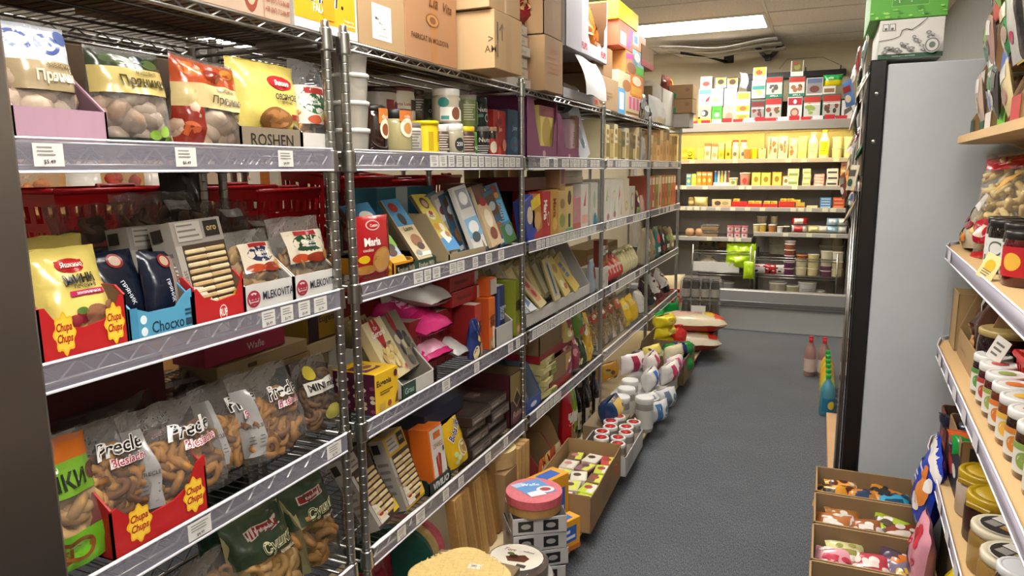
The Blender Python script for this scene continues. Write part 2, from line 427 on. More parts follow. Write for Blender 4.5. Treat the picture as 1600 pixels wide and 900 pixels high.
rack('wire_shelving_unit', 'chrome wire shelving bay with white cracker cartons and pasta bags, one before the end', 4.034, 5.243, [(XFP, 5.243), (XBP, 5.243)],
     {1: many(4.1, 5.1, .9), 2: many(4.1, 5.1, .8), 3: many(4.1, 5.1, .7), 4: []}, group='wire shelving bays')
rack('wire_shelving_unit', 'chrome wire shelving bay at the end of the row by the cooler', 5.257, 6.469, [(XFP, 6.469), (XBP, 6.469)],
     {1: many(5.35, 6.3, .8), 2: many(5.4, 6.3, .6), 3: [], 4: []}, group='wire shelving bays')
# back to back with them, the racks of the next aisle
rack('wire_shelving_unit', 'dark wire shelving bay behind the biscuit shelves, facing the next aisle, with red baskets', .95, 2.17, [(-1.675, .963), (-2.125, .963), (-1.675, 2.157), (-2.125, 2.157)], {}, -1.675, -2.125, False, 'racks of the next aisle')
rack('wire_shelving_unit', 'dark wire shelving bay behind the jar shelves, facing the next aisle, with red baskets', 2.20, 3.42, [(-1.675, 2.213), (-2.125, 2.213), (-1.675, 3.407), (-2.125, 3.407)], {}, -1.675, -2.125, False, 'racks of the next aisle')

# brushed steel cabinet that cuts into the picture beside the first bay
r = tag(empty('steel_cabinet', (-.99, .07, 0)), 'tall brushed steel cabinet at the near end of the racks', 'cabinet')
st = mat('#8b8580', 'steel', .38)
b = MB(); b.box(-.14, .14, -.5, .466, .1, 2.1, st, .006); b.build('body', r)
b = MB(); b.box(.14, .158, -.49, .456, .14, 2.06, st, .005); b.build('door', r)
for sx in (-.1, .1):
    for sy in (-.44, .41): b = MB(); b.lathe([(.02, 0), (.02, .01), (.014, .012), (.014, .1)], 10, chrome, True, sx, sy); b.build('leg', r)


# ================================================================== builders for goods
CARD, CARD2, INNER = '#b08a58', '#a07a4a', '#8a6a42'
def boxF(w, d): return lambda u, v, o, h=0: None
def carton(label, cat, w, d, h, col, F=None, L=None, T=None, R=None, name='carton', group=None, side=None, top=None, kind='print', tape=None, seam=True, K=None):
    b = MB(); m = mat(col, kind); fc = {}
    if side: fc['l'] = fc['r'] = mat(side, kind)
    if top: fc['t'] = mat(top, kind)
    b.box(-w/2, w/2, -d/2, d/2, 0, h, m, .0016, fc)
    SF = lambda u, v, o: (-w/2+u*w, -d/2-o, v*h)
    SL = lambda u, v, o: (-w/2-o, d/2-u*d, v*h)
    SR = lambda u, v, o: (w/2+o, -d/2+u*d, v*h)
    ST = lambda u, v, o: (-w/2+u*w, -d/2+v*d, h+o)
    if tape:
        tw = min(.048/d, .5); b.decals(ST, w, d, [('r', 0.0, .5-tw/2, 1, .5+tw/2, tape)], .0004)
        b.decals(SL, d, h, [('r', .5-tw/2, .72, .5+tw/2, 1, tape)], .0004); b.decals(SR, d, h, [('r', .5-tw/2, .72, .5+tw/2, 1, tape)], .0004)
    if seam:
        dk = '#5d4a30' if kind == 'card' else '#6d675e'
        if kind == 'card': b.decals(ST, w, d, [('r', .01, .497, .99, .503, dk)], .0003)
        else: b.decals(ST, w, d, [('r', .004, .96, .996, .965, dk)], .0003)
    b.decals(SF, w, h, F); b.decals(SL, d, h, L); b.decals(SR, d, h, R); b.decals(ST, w, d, T)
    return tag(b.build(name), label, cat, group)

def open_carton(label, cat, w, d, h, col=CARD, hf=None, F=None, L=None, R=None, flaps=(), name='open_carton', group=None, inner=INNER, th=.004, notch=None, kind='card', out=None):
    """carton without a lid; hf lower front wall, notch = front outline as (u, v) points; flaps: list of (side, length, angle)"""
    b = MB(); m = mat(col, kind); mi = mat(inner, 'card'); hf = hf or h
    b.box(-w/2, w/2, -d/2, d/2, 0, th, m, .0005)
    def wall(poly, ax, t0, t1): b.prism(poly, t0, t1, m, ax)
    wall([(-w/2, 0), (w/2, 0), (w/2, h), (-w/2, h)], 'y', d/2-th, d/2)
    for x0, x1 in ((-w/2, -w/2+th), (w/2-th, w/2)):
        k = min(.35*d, (h-hf)*1.3)
        wall([(-d/2, 0), (d/2, 0), (d/2, h), (-d/2+k, h), (-d/2, hf)], 'x', x0, x1)
    if notch: pts = [(-w/2+u*w, v*hf) for u, v in notch]
    else: pts = [(-w/2, 0), (w/2, 0), (w/2, hf), (-w/2, hf)]
    wall(pts, 'y', -d/2, -d/2+th)
    e = th+.0004                                      # bare board inside
    b.add([(-w/2+e, d/2-e, th), (w/2-e, d/2-e, th), (w/2-e, d/2-e, h-.001), (-w/2+e, d/2-e, h-.001)], [(0, 1, 2, 3)], mi)
    for sx in (-1, 1): b.add([(sx*(w/2-e), -d/2+e, th), (sx*(w/2-e), d/2-e, th), (sx*(w/2-e), d/2-e, h-.001), (sx*(w/2-e), -d/2+e+(min(.35*d, (h-hf)*1.3)), h-.001), (sx*(w/2-e), -d/2+e, hf-.001)], [(0, 1, 2, 3, 4)], mi)
    for sd, ln, ang in flaps:
        ca, sa = math.cos(ang), math.sin(ang)         # angle 0 = upright, positive = folded outwards
        if sd in 'lr':
            s = -1 if sd == 'l' else 1; x = s*w/2
            P = [(x, -d/2, h), (x, d/2, h), (x+s*ln*sa, d/2-.008, h+ln*ca), (x+s*ln*sa, -d/2+.008, h+ln*ca)]; nv = Vector((s*ca, 0, -sa))*th*.7
        else:
            s = -1 if sd == 'f' else 1; y = s*d/2; hh = hf if sd == 'f' else h
            P = [(-w/2, y, hh), (w/2, y, hh), (w/2-.008, y+s*ln*sa, hh+ln*ca), (-w/2+.008, y+s*ln*sa, hh+ln*ca)]; nv = Vector((0, s*ca, -sa))*th*.7
        Q = [Vector(p) for p in P]; Q2 = [q-nv for q in Q]
        b.add(Q+Q2, [(0, 1, 2, 3), (7, 6, 5, 4), (0, 4, 5, 1), (1, 5, 6, 2), (2, 6, 7, 3), (3, 7, 4, 0)], m)
    SF = lambda u, v, o: (-w/2+u*w, -d/2-o, v*hf)
    SL = lambda u, v, o: (-w/2-o, d/2-u*d, v*h)
    SR = lambda u, v, o: (w/2+o, -d/2+u*d, v*h)
    b.decals(SF, w, hf, F); b.decals(SL, d, h, L); b.decals(SR, d, h, R)
    return tag(b.build(name), label, cat, group)

def bag_surface(w, h, t, seed, style='pouch', rough=1.0):
    sv = Vector((seed*7.31, seed*3.7, seed*1.9))
    def prof(v):
        v = min(1, max(0, v))
        if style == 'pouch': p = (max(0, 1-v**2.4))**.75*(.72+.28*min(1, v/.22))
        elif style == 'pillow': p = max(0, math.sin(PI*(.03+.94*v)))**.6
        elif style == 'gather': p = (.75+.25*min(1, v/.2))*(1 if v < .55 else max(.12, 1-((v-.55)/.33)**1.5 if v < .88 else .12))
        else: p = .5*(1-v**3)
        if v > .95 and style != 'gather': p *= .25
        if v < .05 and style == 'pillow': p *= .3
        return p
    def wd(v):
        if style == 'gather': return 1 if v < .6 else max(.3, 1-.7*((v-.6)/.28)) if v < .88 else .3+.35*(v-.88)/.12
        if style == 'pouch': return 1-.05*math.sin(PI*min(1, v))-.04*v
        return 1-.05*math.sin(PI*v)
    def S(u, v, o, side=-1):
        q = Vector((u*2.1*w/.15, v*2.1*h/.15, side*.7))+sv
        n1 = noise.noise(q*1.3); n2 = noise.noise(q*3.1+Vector((5, 5, 5)))
        e = max(0, 1-abs(2*u-1)**2.6)**.55
        x = w*(u-.5)*wd(v)+.02*w*n2*rough*v
        y = side*(t/2*prof(v)*e)+rough*t*(.09*n1+.06*n2)*min(1, e+.12)*(1 if side < 0 else .6)+rough*.03*w*noise.noise(Vector((u*2, v*1.5, seed)))*v
        z = h*v+.03*h*n1*rough*v*v
        return (x, y+side*o, z)
    S.prof = prof; S.wd = wd; return S
def filler(S, w, h, t, what, n, col, seed, top=.6, size=.02, col2=None):
    """loose food inside a clear bag"""
    rnd = random.Random(seed); b = MB(); m = mat(col, 'food'); m2 = mat(col2 or col, 'food')
    for i in range(n):
        v = rnd.uniform(.04, top); u = rnd.uniform(.1, .9); e = max(0, 1-abs(2*u-1)**2.6)**.55
        ym = max(.0, t/2*S.prof(v)*e-size*.8); y = -rnd.uniform(.25, 1)*ym
        M = Matrix.Translation((w*(u-.5)*S.wd(v), y, h*v)) @ Matrix.Rotation(rnd.uniform(-1.2, 1.2)+PI/2, 4, 'X') @ Matrix.Rotation(rnd.uniform(-.8, .8), 4, 'Y') @ Matrix.Rotation(rnd.uniform(0, 6), 4, 'Z')
        mm = m if rnd.random() < .6 else m2
        if what == 'ring': b.torus(size*.68, size*.32, M, mm, 11, 6)
        elif what == 'oval': b.torus(size*.7, size*.3, M, mm, 11, 6, rnd.uniform(.6, .8))
        elif what == 'cookie':
            k = len(b.v); b.lathe([(0.001, -size*.16), (size*.85, -size*.18), (size, 0), (size*.8, size*.2), (size*.3, size*.26)], 10, mm); b.xf(M, k)
        elif what == 'ball': k = len(b.v); b.blob((0, 0, 0), (size, size, size*.62), mm, 10, 6); b.xf(M, k)
        elif what == 'stick': k = len(b.v); b.tube([(-size, 0, 0), (0, 0, size*.12), (size, 0, 0)], size*.33, mm, 7); b.xf(M, k)
        elif what == 'noodle': k = len(b.v); b.tube([(-size, 0, 0), (-size*.3, size*.4, .1*size), (size*.4, -size*.3, 0), (size, size*.2, 0)], size*.16, mm, 4); b.xf(M, k)
    return b
def bag(label, cat, w, h, t, col, F=None, style='pouch', seed=1, clear=False, fill=None, name='snack_bag', group=None, rough=1.0, back=None, nu=12, nv=14):
    """film bag; clear bags show their filling, a part of its own"""
    S = bag_surface(w, h, t, seed, style, rough); b = MB(); m = mat(col, 'clear' if clear else 'film')
    b.grid(S, nu, nv, m); b.grid(lambda u, v, o: S(u, v, o, 1), nu, nv, mat(back, 'film') if back else m, flip=True)
    b.decals(S, w, h, F, .0012, 2, 'film')
    o = tag(b.build(name), label, cat, group)
    if fill:
        f = filler(S, w, h, t, seed=seed*13+5, **fill[1]).build(fill[0], o); f['kind'] = 'stuff'
    return o
def lathed(label, cat, prof, mcol, kind, lid=None, lidm=None, band=None, name='jar', group=None, n=20, front=PI*1.25, lidkind='plastic', extra=None, lidname='lid'):
    """prof: (r, z) outline of the body; lid: outline of the lid; band: (r, z0, z1, colour, marks, turn) a wrap-around label"""
    b = MB(); b.lathe(prof, n, mat(mcol, kind)); o = b.build(name)
    if band:
        for bd in (band if isinstance(band, list) else [band]):
            r, z0, z1, c, it = bd[:5]; turn = bd[5] if len(bd) > 5 else 0; sp = bd[6] if len(bd) > 6 else 2*PI
            k = MB(); hh = z1-z0
            def S(u, v, of, r=r, z0=z0, hh=hh, turn=turn, sp=sp):
                a = -PI/2+turn+(u-.5)*sp; q = r+of; return (q*math.cos(a), q*math.sin(a), z0+v*hh)
            if c: k.grid(S, max(6, int(24*sp/6.28)), 1, mat(c, 'print'))
            def SF(u, v, of): return S(.5+(u-.5)*.36*2*PI/sp if sp > 6 else u, v, of)
            k.decals(SF if sp > 6 else S, (.36*2*PI if sp > 6 else sp)*r, hh, it, .0006, 3)
            k.build('label', o)
    if lid:
        k = MB(); k.lathe(lid, n, mat(lidm, lidkind)); k.build(lidname, o)
    if extra: extra(o)
    return tag(o, label, cat, group)
def jar_prof(r, h, neck=.86, sh=.12, base=.94):
    return [(r*base, 0), (r, h*.03), (r, h*(1-sh-.06)), (r*(1+neck)/2, h*(1-sh*.55)), (r*neck, h*(1-sh*.2)), (r*neck, h)]
def lid_prof(r, z, hh): return [(r*.97, z), (r, z+hh*.08), (r, z+hh*.86), (r*.95, z+hh), (r*.8, z+hh), (r*.78, z+hh*.93)]
def bottle(label, cat, r, h, col, cap, band, kind='tub', name='bottle', group=None, neck=.32, capkind='plastic'):
    p = [(r*.9, 0), (r, h*.03), (r, h*.58), (r*.93, h*.66), (r*.62, h*.78), (r*neck, h*.86), (r*neck, h*.93)]
    return lathed(label, cat, p, col, kind, [(r*neck*1.12, h*.91), (r*neck*1.2, h*.92), (r*neck*1.2, h*.99), (r*neck, h)], cap, band, name, group, 16, lidname='cap')
def tub(label, cat, r, h, col, lidc, band=None, kind='plastic', taper=.86, name='tub', group=None, lh=.012, n=20):
    return lathed(label, cat, [(r*taper, 0), (r*(taper+.02), .003), (r, h-lh*.6)], col, kind, [(r, h-lh), (r*1.06, h-lh), (r*1.06, h-.002), (r*1.0, h), (r*.9, h-.002)], lidc, band, name, group, n)
def heart(cu, cv, s, asp=1.0, n=20):
    P = []
    for i in range(n):
        t = 2*PI*i/n; x = 16*math.sin(t)**3; y = 13*math.cos(t)-5*math.cos(2*t)-2*math.cos(3*t)-math.cos(4*t); P.append((cu+s*asp*x/17, cv+s*y/17))
    return P[::-1]
def flower(cu, cv, ru, rv, n=8, k=40):
    return [(cu+ru*(1+.12*math.cos(n*2*PI*i/k))*math.cos(2*PI*i/k), cv+rv*(1+.12*math.cos(n*2*PI*i/k))*math.sin(2*PI*i/k)) for i in range(k)]
def pic(seed, u0, v0, u1, v1, cols, n=10, s=.12):
    """a printed picture: coloured spots inside a rectangle"""
    r = random.Random(seed); return [('e', r.uniform(u0, u1), r.uniform(v0, v1), s*r.uniform(.5, 1.1), s*r.uniform(.4, .9), r.choice(cols)) for _ in range(n)]
def lines(u0, v0, u1, v1, n, c, seed=0):
    r = random.Random(seed); st = (v1-v0)/n; return [('r', u0, v1-st*(k+.62), u0+(u1-u0)*r.uniform(.55, 1), v1-st*(k+.2), c) for k in range(n)]


# ================================================================== goods on the left racks
def gb(geo, z, label, t, col, xf=LX, tilt=0, yaw=0, roll=0, cat='bag', h=None, w=None, **k):
    o = bag(label, cat, w or geo[1], h or geo[2], t, col, **k); return left(o, geo[0], z, t, xf, tilt, yaw, roll)
def gc(geo, z, label, d, col, xf=LX, tilt=0, yaw=0, roll=0, cat='box', h=None, w=None, **k):
    o = carton(label, cat, w or geo[1], d, h or geo[2], col, **k); return left(o, geo[0], z, d, xf, tilt, yaw, roll)
def gt(geo, z, label, d, col=CARD, xf=LX, yaw=0, cat='display tray', h=None, w=None, tilt=0, **k):
    o = open_carton(label, cat, w or geo[1], d, h or geo[2], col, **k); return left(o, geo[0], z, d, xf, tilt, yaw)
BR = '#7b4a2a'
# ---- cartons on the top shelf
gc((1.26,0.297,0.024), S1, 'pale carton with red printed phone numbers, beside the orange carton on the top shelf', .34, '#c3a385', h=.3, xf=-1.175, kind='card', name='shipping_carton',
   F=[('e', .57, .26, .09, .24, '#8e3f2c'), ('e', .57, .26, .07, .19, '#c3a385'), ('e', .57, .26, .05, .13, '#8e3f2c'), ('r', .70, 0, .705, 1, '#9c6a50'), ('t', '+38 (067) 712-86-87', .85, .07, .05, '#8e3f2c', .27), ('t', '+38 (057) 712-86-88', .85, .14, .05, '#8e3f2c', .27), ('t', 'tel. +38 (057) 712-86-86', .85, .21, .05, '#8e3f2c', .27), ('t', 'UKRAINE', .9, .28, .05, '#8e3f2c', .2), ('r', .2, .25, .3, .5, '#8e3f2c')])
gc((1.541,0.253,0.082), S1, 'orange and white carton of falafel straddling the doubled steel posts', .3, '#e9e4dc', h=.34, xf=-1.168, kind='card', name='shipping_carton',
   F=[('r', .0, .07, .96, .97, '#f2a413'), ('t', 'Dissil', .44, .262, .125, '#ffffff', .5, {'b': .05, 'sh': .15}), ('t', 'Dissil', .44, .262, .12, '#1b1a1c', .47, {'b': .015, 'sh': .15}), ('t', '.', .74, .22, .03, '#1b1a1c'), ('t', 'FALAFEL', .42, .165, .06, '#fff6df', .3, {'b': .02}), ('t', '10 bags x 1kg', .84, .13, .022, '#fff6df', .2), ('t', 'frozen product', .84, .1, .022, '#fff6df', .2), ('r', .42, .1, .6, .8, '#e59810')])
gc((1.797,0.236,0.134), S1, 'plain tan carton with a white shipping label, next to the orange carton', .34, '#b8935f', h=.3, kind='card', name='shipping_carton', tape='#a98351',
   F=[('r', .27, .08, .68, .40, '#e8e6e0')]+[('t', 'Mix.', .38, .27, .03, '#2c2a28', .2), ('t', '200 g x 14', .47, .23, .022, '#2c2a28', .3), ('t', '12 mix', .5, .19, .018, '#2c2a28'), ('t', 'store in a dry place', .5, .155, .016, '#55524e', .35), ('t', 'best before 06.25', .5, .12, .016, '#55524e', .35)])
gc((2.084,0.331,0.192), S1, 'brown taped carton reading made in Moldova, third from the orange one', .34, '#b67f4b', h=.42, kind='card', name='shipping_carton', tape='#a26e3d',
   F=[('r', .47, 0, .58, 1, '#a87342'), ('t', 'FABRICAT IN MOLDOVA', .46, .165, .04, '#4a2b16', .72, {'b': .02}), ('e', .5, .31, .13, .05, '#7d5130'), ('e', .5, .31, .11, .041, '#b67f4b'), ('e', .5, .31, .06, .026, '#7d5130'), ('t', 'Lia', .52, .45, .09, '#5e371d', .5, {'sh': .3}), ('t', 'Vita', .8, .44, .07, '#5e371d', .3, {'sh': .3}), ('t', '@', .3, .47, .05, '#5e371d')])
def cart(w, d, h, loc, rz, label, col, **k):
    o = carton(label, 'box', w, d, h, col, kind='card', name='shipping_carton', **k); return put(o, loc[0], loc[1], loc[2], rz)
cart(.245, .34, .192, (-1.04-.17, 2.394, S1), PI/2, 'tan taped carton jutting out over the top shelf edge', '#bd9762', tape='#a3804f',
     F=[('r', .4, 0, .6, 1, '#a07c4e'), ('r', .08, .48, .13, .8, '#4b3c2a'), ('t', '↑', .26, .66, .3, '#5a4730'), ('t', 'I', .1, .35, .3, '#6b5538')], L=[('t', 'AM', .96, .33, .12, '#55442e'), ('t', '>', .96, .5, .1, '#55442e')])
cart(.25, .36, .2, (-1.046-.18, 2.385, S1+.196), PI/2-.03, 'tan carton stacked on the jutting carton', '#b8925f', tape='#9a784a', F=[('r', .4, 0, .6, 1, '#a07c4e'), ('r', .47, .0, .53, .6, '#b99a6a')])
for i, (y, w_) in enumerate(((.52, .36), (.9, .34))): put(carton('carton over the gingerbread bags, seen through the wires, %s from the steel cabinet' % NTH[i], 'box', w_, .36, .3, '#9c7a4e', kind='card', name='shipping_carton'), -1.39, y, S1, PI/2)
for i in range(6): put(carton('brown stock carton on the upper shelf of the next aisle racks, %s along' % NTH[i], 'box', .36, .34, .27, ['#6d5234', '#5c4630', '#7a5c3a'][i % 3], kind='card', name='shipping_carton'), -1.9, 1.16+.395*i+(.06 if i > 2 else 0), S2+.004, PI/2)  # cartons added to block light and darken the shelf behind the bags
# white wrapped slabs with a red bag on top
for i in range(6):
    gc((2.85,0.185,0.195), S1+.001+.045*i, 'flat white carton of a stack behind the jutting carton, %s from the shelf' % NTH[i], .2, '#cfcac0', h=.043, w=.235, xf=-1.19-.006*(i % 3), cat='box', yaw=.04*((i*5) % 3-1), name='flat_carton', group='white slab cartons', F=[('r', .02, .85, .98, .97, '#8d867a'), ('r', .6, .2, .8, .5, '#b5afa2')])
gb((2.995,0.216,0.039), S1+.275, 'crumpled dark red foil bag on the stack of white slabs', .12, '#7d1422', h=.2, w=.2, xf=-1.2, seed=5, rough=2.2, F=[('e', .3, .4, .16, .1, '#c9a76a'), ('e', .6, .7, .2, .12, '#b8202c'), ('e', .75, .3, .15, .1, '#3c1016')], name='foil_bag')
gc((3.11,0.233,0.18), S1, 'tan carton with red print under the open tan carton', .3, '#b28b5a', xf=-1.13, h=.235, kind='card', name='shipping_carton', tape='#9b774a', F=[('r', .15, .42, .85, .46, '#a8684c'), ('r', .15, .52, .8, .55, '#a8684c'), ('r', .15, .34, .75, .37, '#a8684c'), ('r', .15, .62, .6, .65, '#a8684c'), ('t', 'HALVA', .5, .76, .1, '#a8684c', .6)])
gt((3.109,0.23,0.162), S1+.238, 'open tan carton standing on another one beside the red foil bag', .29, '#ab8453', xf=-1.135, h=.3, hf=.25, cat='box', F=[('r', .45, .05, .62, .45, '#8d6a40'), ('r', .3, .62, .9, .65, '#6e5434'), ('r', .3, .7, .8, .73, '#6e5434'), ('r', .3, .78, .9, .81, '#6e5434')])
# pale crisps carton with its cut out front
gt((3.684,0.712,0.26), S1+.24, 'pale grey snack carton with a cut out front and orange bags, atop the top shelf', .3, '#b9b6bd', h=.34, hf=.34, xf=-1.15, kind='print', name='snack_display_carton', cat='display carton',
   notch=[(0, 0), (1, 0), (1, .62), (.93, .5), (.92, .26), (.86, .2), (.55, .2), (.5, .3), (.5, 1), (0, 1)], F=[('t', 'FLiPS', .41, .12, .1, '#b5202c', .25, {'b': .03}), ('t', 'FLiPS', .9, .12, .1, '#b5202c', .2, {'b': .03}), ('g', [(0, 0), (.34, 0), (.34, 1), (0, 1)], '#a3a1a9')])
gb((3.881,0.352,0.307), S1+.25, 'orange snack bag inside the pale cut out carton', .16, '#a85a1c', h=.3, w=.3, xf=-1.165, seed=11, rough=1.6, F=[('e', .3, .5, .2, .12, '#c98a3a'), ('e', .6, .3, .2, .1, '#7c3410'), ('e', .7, .6, .15, .1, '#d9a04a')], cat='snack bag')
gt((3.665,0.672,0.227), S1, 'pale snack carton with a white flap hanging open, under the cut out carton', .3, '#aaa7ad', h=.235, hf=.05, xf=-1.165, kind='print', cat='display carton', name='snack_display_carton', inner='#5b5650', F=[('t', 'FLiPS', .82, .5, .6, '#b5202c', .25, {'b': .03})])
b = MB(); b.grid(lambda u, v, o: (-.18+.36*u, -.02*math.sin(v*3)-.06*v, -.2*v+.008*math.sin(u*6)), 8, 6, mat('#d9d7d6', 'print')); b.grid(lambda u, v, o: (-.18+.36*u, -.02*math.sin(v*3)-.06*v+.002, -.2*v+.008*math.sin(u*6)), 8, 6, mat('#c2bfbc', 'print'), flip=True)
o = bpy.data.objects['snack_display_carton.001']; f = b.build('hanging_flap', o, (.02, -.152, .225)); f['label'] = 'white flap hanging down'
for q, (yy, cc, lb) in enumerate(((3.387, '#c9b3c0', 'pinkish clear sweets bag under the hanging white flap'), (3.632, '#8d8077', 'greyish clear sweets bag under the hanging white flap'))):
    o = bag(lb, 'bag', .17, .09, .1, cc, seed=20+q, clear=q == 0, style='pillow', rough=1.5, fill=('sweets', dict(what='ball', n=14, col='#d8b6c4', size=.016)) if q == 0 else None, name='sweets_bag'); left(o, yy, S1+.006, .1, -1.19)
gc((4.041,0.375,0.131), S1+.185, 'small brown carton with a white label stacked near the tall tan carton', .25, '#a17748', h=.16, kind='card', xf=-1.17, name='shipping_carton', F=[('r', .2, .5, .6, .92, '#cfd0d6'), ('r', .25, .6, .5, .7, '#8e90a0')])
gc((4.105,0.494,0.153), S1, 'tan carton with fine brown print below the small brown carton', .28, '#b99666', h=.182, kind='card', xf=-1.165, name='shipping_carton', F=[('t', 'HALWA', .3, .8, .1, '#a8543c', .3), ('r', .2, .5, .7, .54, '#8d6d44'), ('r', .2, .4, .75, .44, '#8d6d44'), ('r', .2, .3, .6, .34, '#8d6d44'), ('r', .2, .14, .45, .26, '#8d6d44')])
gc((4.318,0.324,0.566), S1+.001, 'tall tan carton with a green mark, behind the snack cartons on the top shelf', .22, '#bd9a68', h=.55, w=.3, kind='card', xf=-1.25, yaw=0, name='shipping_carton', F=[('r', .6, .86, .85, .95, '#4f7a52'), ('t', 'W', .72, .905, .05, '#e6dcc4')])
# bright mixed packets near the end of the top shelf
PK = [ # y range by eye, colour, label
 ((4.561,0.353,0.409), 0, .26, '#d9c7a0', 'cream and blue packet at the front of the bright packets on the top shelf', [('r', 0, 0, .5, .6, '#5fa8d8'), ('r', .1, .1, .4, .5, '#e8f2f8'), ('e', .6, .7, .3, .14, '#b0713c')]),
 ((4.786,0.405,0.258), 0, .13, '#d8c39a', 'cream packet with pink stripes, low among the bright packets', [('r', .2, .35, .35, .95, '#e3549a'), ('r', .45, .35, .6, .95, '#e3549a'), ('r', .7, .35, .85, .95, '#e3549a'), ('r', 0, .1, 1, .2, '#8a5c34')]),
 ((4.717,0.305,0.252), .262, .14, '#c98d4e', 'biscuit packet with a magenta flash among the bright packets', [('e', .5, .3, .4, .25, '#9a5a2a'), ('g', [(0, .6), (.7, .75), (.6, .95), (0, .85)], '#c9309a')]),
 ((4.863,0.359,0.35), .132, .15, '#f08a1c', 'orange packet standing on the pink striped one', [('r', .1, .1, .9, .45, '#f7b845'), ('e', .5, .7, .35, .2, '#fff2d6')]),
 ((4.897,0.328,0.52), .285, .15, '#9fcbe0', 'pale blue packet with a green tip high among the bright packets', [('r', .3, 0, 1, .35, '#58c22e'), ('e', .4, .7, .25, .2, '#f3f6f6')]),
 ((4.916,0.367,0.522), .437, .11, '#f2901e', 'orange carton with a pale panel under the yellow carton', [('r', 0, .2, .45, .9, '#d5e6f0'), ('r', .1, .35, .35, .75, '#3f86c4')]),
 ((4.576,0.383,0.547), .404, .15, '#b8553a', 'reddish packet with a purple bar beside the yellow carton', [('g', [(.5, .1), (.7, .1), (.95, .9), (.7, .9)], '#8a3aa0'), ('r', .1, .1, .45, .6, '#efe0c0')])]
for geo, dz, hh, c, lb, F_ in PK: gc(geo, S1+dz, lb, .13, c, h=hh, F=F_, xf=-1.175, name='snack_packet', cat='packet')
gc((4.614,0.504,0.559), S1+.555, 'bright yellow carton topping the pile of bright packets', .2, '#f5d90f', h=.105, F=[('t', 'Bananowe', .35, .6, .2, '#e3a01a', .6, {'b': .03})], side='#f0cf10', name='snack_packet', cat='packet')
gt((5.162,0.381,0.14), S1+.36, 'tan carton with a red bottom band, high near the end of the top shelf', .2, '#c0905c', h=.16, hf=.14, cat='box', F=[('r', 0, 0, 1, .3, '#b8262c')], L=[('r', 0, 0, 1, .25, '#b8262c')])
gc((5.092,0.216,0.349), S1, 'tan carton standing under the red banded one', .22, '#b58a55', h=.355, w=.36, xf=-1.22, kind='card', name='shipping_carton')
for i, (px, c, lb) in enumerate(((1, '#3a3536', 'dark silver foil bag leaning on tan cartons at the end of the top shelf'), (2, '#8d8c8e', 'crinkled silver foil bag at the end of the top shelf'), (3, '#4a3a30', 'brown foil bag with a green corner at the end of the top shelf'))):
    o = bag(lb, 'bag', .2, .22-.03*i, .07, c, seed=31+i, rough=2, style='pouch', F=[('e', .5, .4, .25, .12, ['#8c8a8c', '#d9d9dc', '#4e8a3c'][i])], name='foil_bag'); left(o, 5.02+.17*i, S1, .07, -1.16, .1)
gb((5.575,0.583,0.194), S1, 'white paper bag standing at the end of the top shelf', .1, '#cfcfcd', xf=-1.14, seed=41, style='pouch', name='paper_bag', rough=.6)
gt((5.992,0.584,0.367), S1, 'white open carton at the end of the top shelf', .3, '#d2cdc2', h=.34, hf=.28, kind='print', cat='box', inner='#a79c8a')
gb((6.243,0.615,0.209), S1+.23, 'brown and orange chocolate bag sticking out of the white carton', .1, '#5a2416', h=.2, w=.36, xf=-1.2, seed=44, rough=1.6, F=[('e', .8, .75, .2, .2, '#e08a1c'), ('e', .5, .5, .2, .2, '#7d2e18')], name='foil_bag')
for i in range(2):
    cart(.30, .22, .115, (-1.165, 6.27, S1+.115+.117*i), 0, ['lower', 'upper'][i]+' of two tan cartons with green bands at the end of the racks', '#a9824f', F=[('r', .0, .04, .55, .4, '#1f7a45'), ('e', .85, .62, .06, .15, '#7a5c36'), ('r', .1, .6, .5, .68, '#8a6a40'), ('t', 'Limagrain', .25, .22, .13, '#d8e6d2', .3)])
cart(.3, .22, .113, (-1.19, 6.29, S1), 0, 'pale carton under the green banded cartons', '#b9b2a4')
for i in range(4): gc(((5.75+.11*i), .1, 0), S1, 'slim upright packet behind the white paper bag, %s from it' % NTH[i], .14, ['#8a7a58', '#5c5648', '#a99a6a', '#3f5a38'][i], h=.3-.03*i, xf=-1.25, name='snack_packet', cat='packet')

# ---- second shelf, first bay: gingerbread and oat biscuit bags
gt((0.818,0.164,0.043), S2, 'pink open tray under the floral gingerbread bag', .24, '#b98ba0', h=.13, hf=.062, cat='display tray', inner='#7d5a66')
gb((0.824,0.142,0.204), S2+.008, 'big gingerbread bag with a blue and white floral top, in the pink tray', .13, '#dcdad6', xf=-1.19, clear=True, seed=51, style='pouch', fill=('gingerbreads', dict(what='ball', n=26, col='#a58e78', col2='#bda893', size=.033, top=.5)), cat='gingerbread bag', name='gingerbread_bag', rough=.7,
   F=[('r', 0, .66, 1, .97, '#c9cdd6'), ('e', .25, .82, .16, .08, '#56689c'), ('e', .25, .82, .11, .05, '#d5d9e4'), ('e', .62, .8, .18, .09, '#4a5c94'), ('e', .62, .8, .12, .055, '#dfe2ea'), ('e', .86, .88, .1, .06, '#56689c'), ('r', 0, .42, 1, .66, '#a99673'), ('t', 'Пряники', .62, .53, .12, '#e5dcc6', .6, {'b': .03}), ('t', 'заварные', .68, .62, .05, '#6b5a3e', .4)])
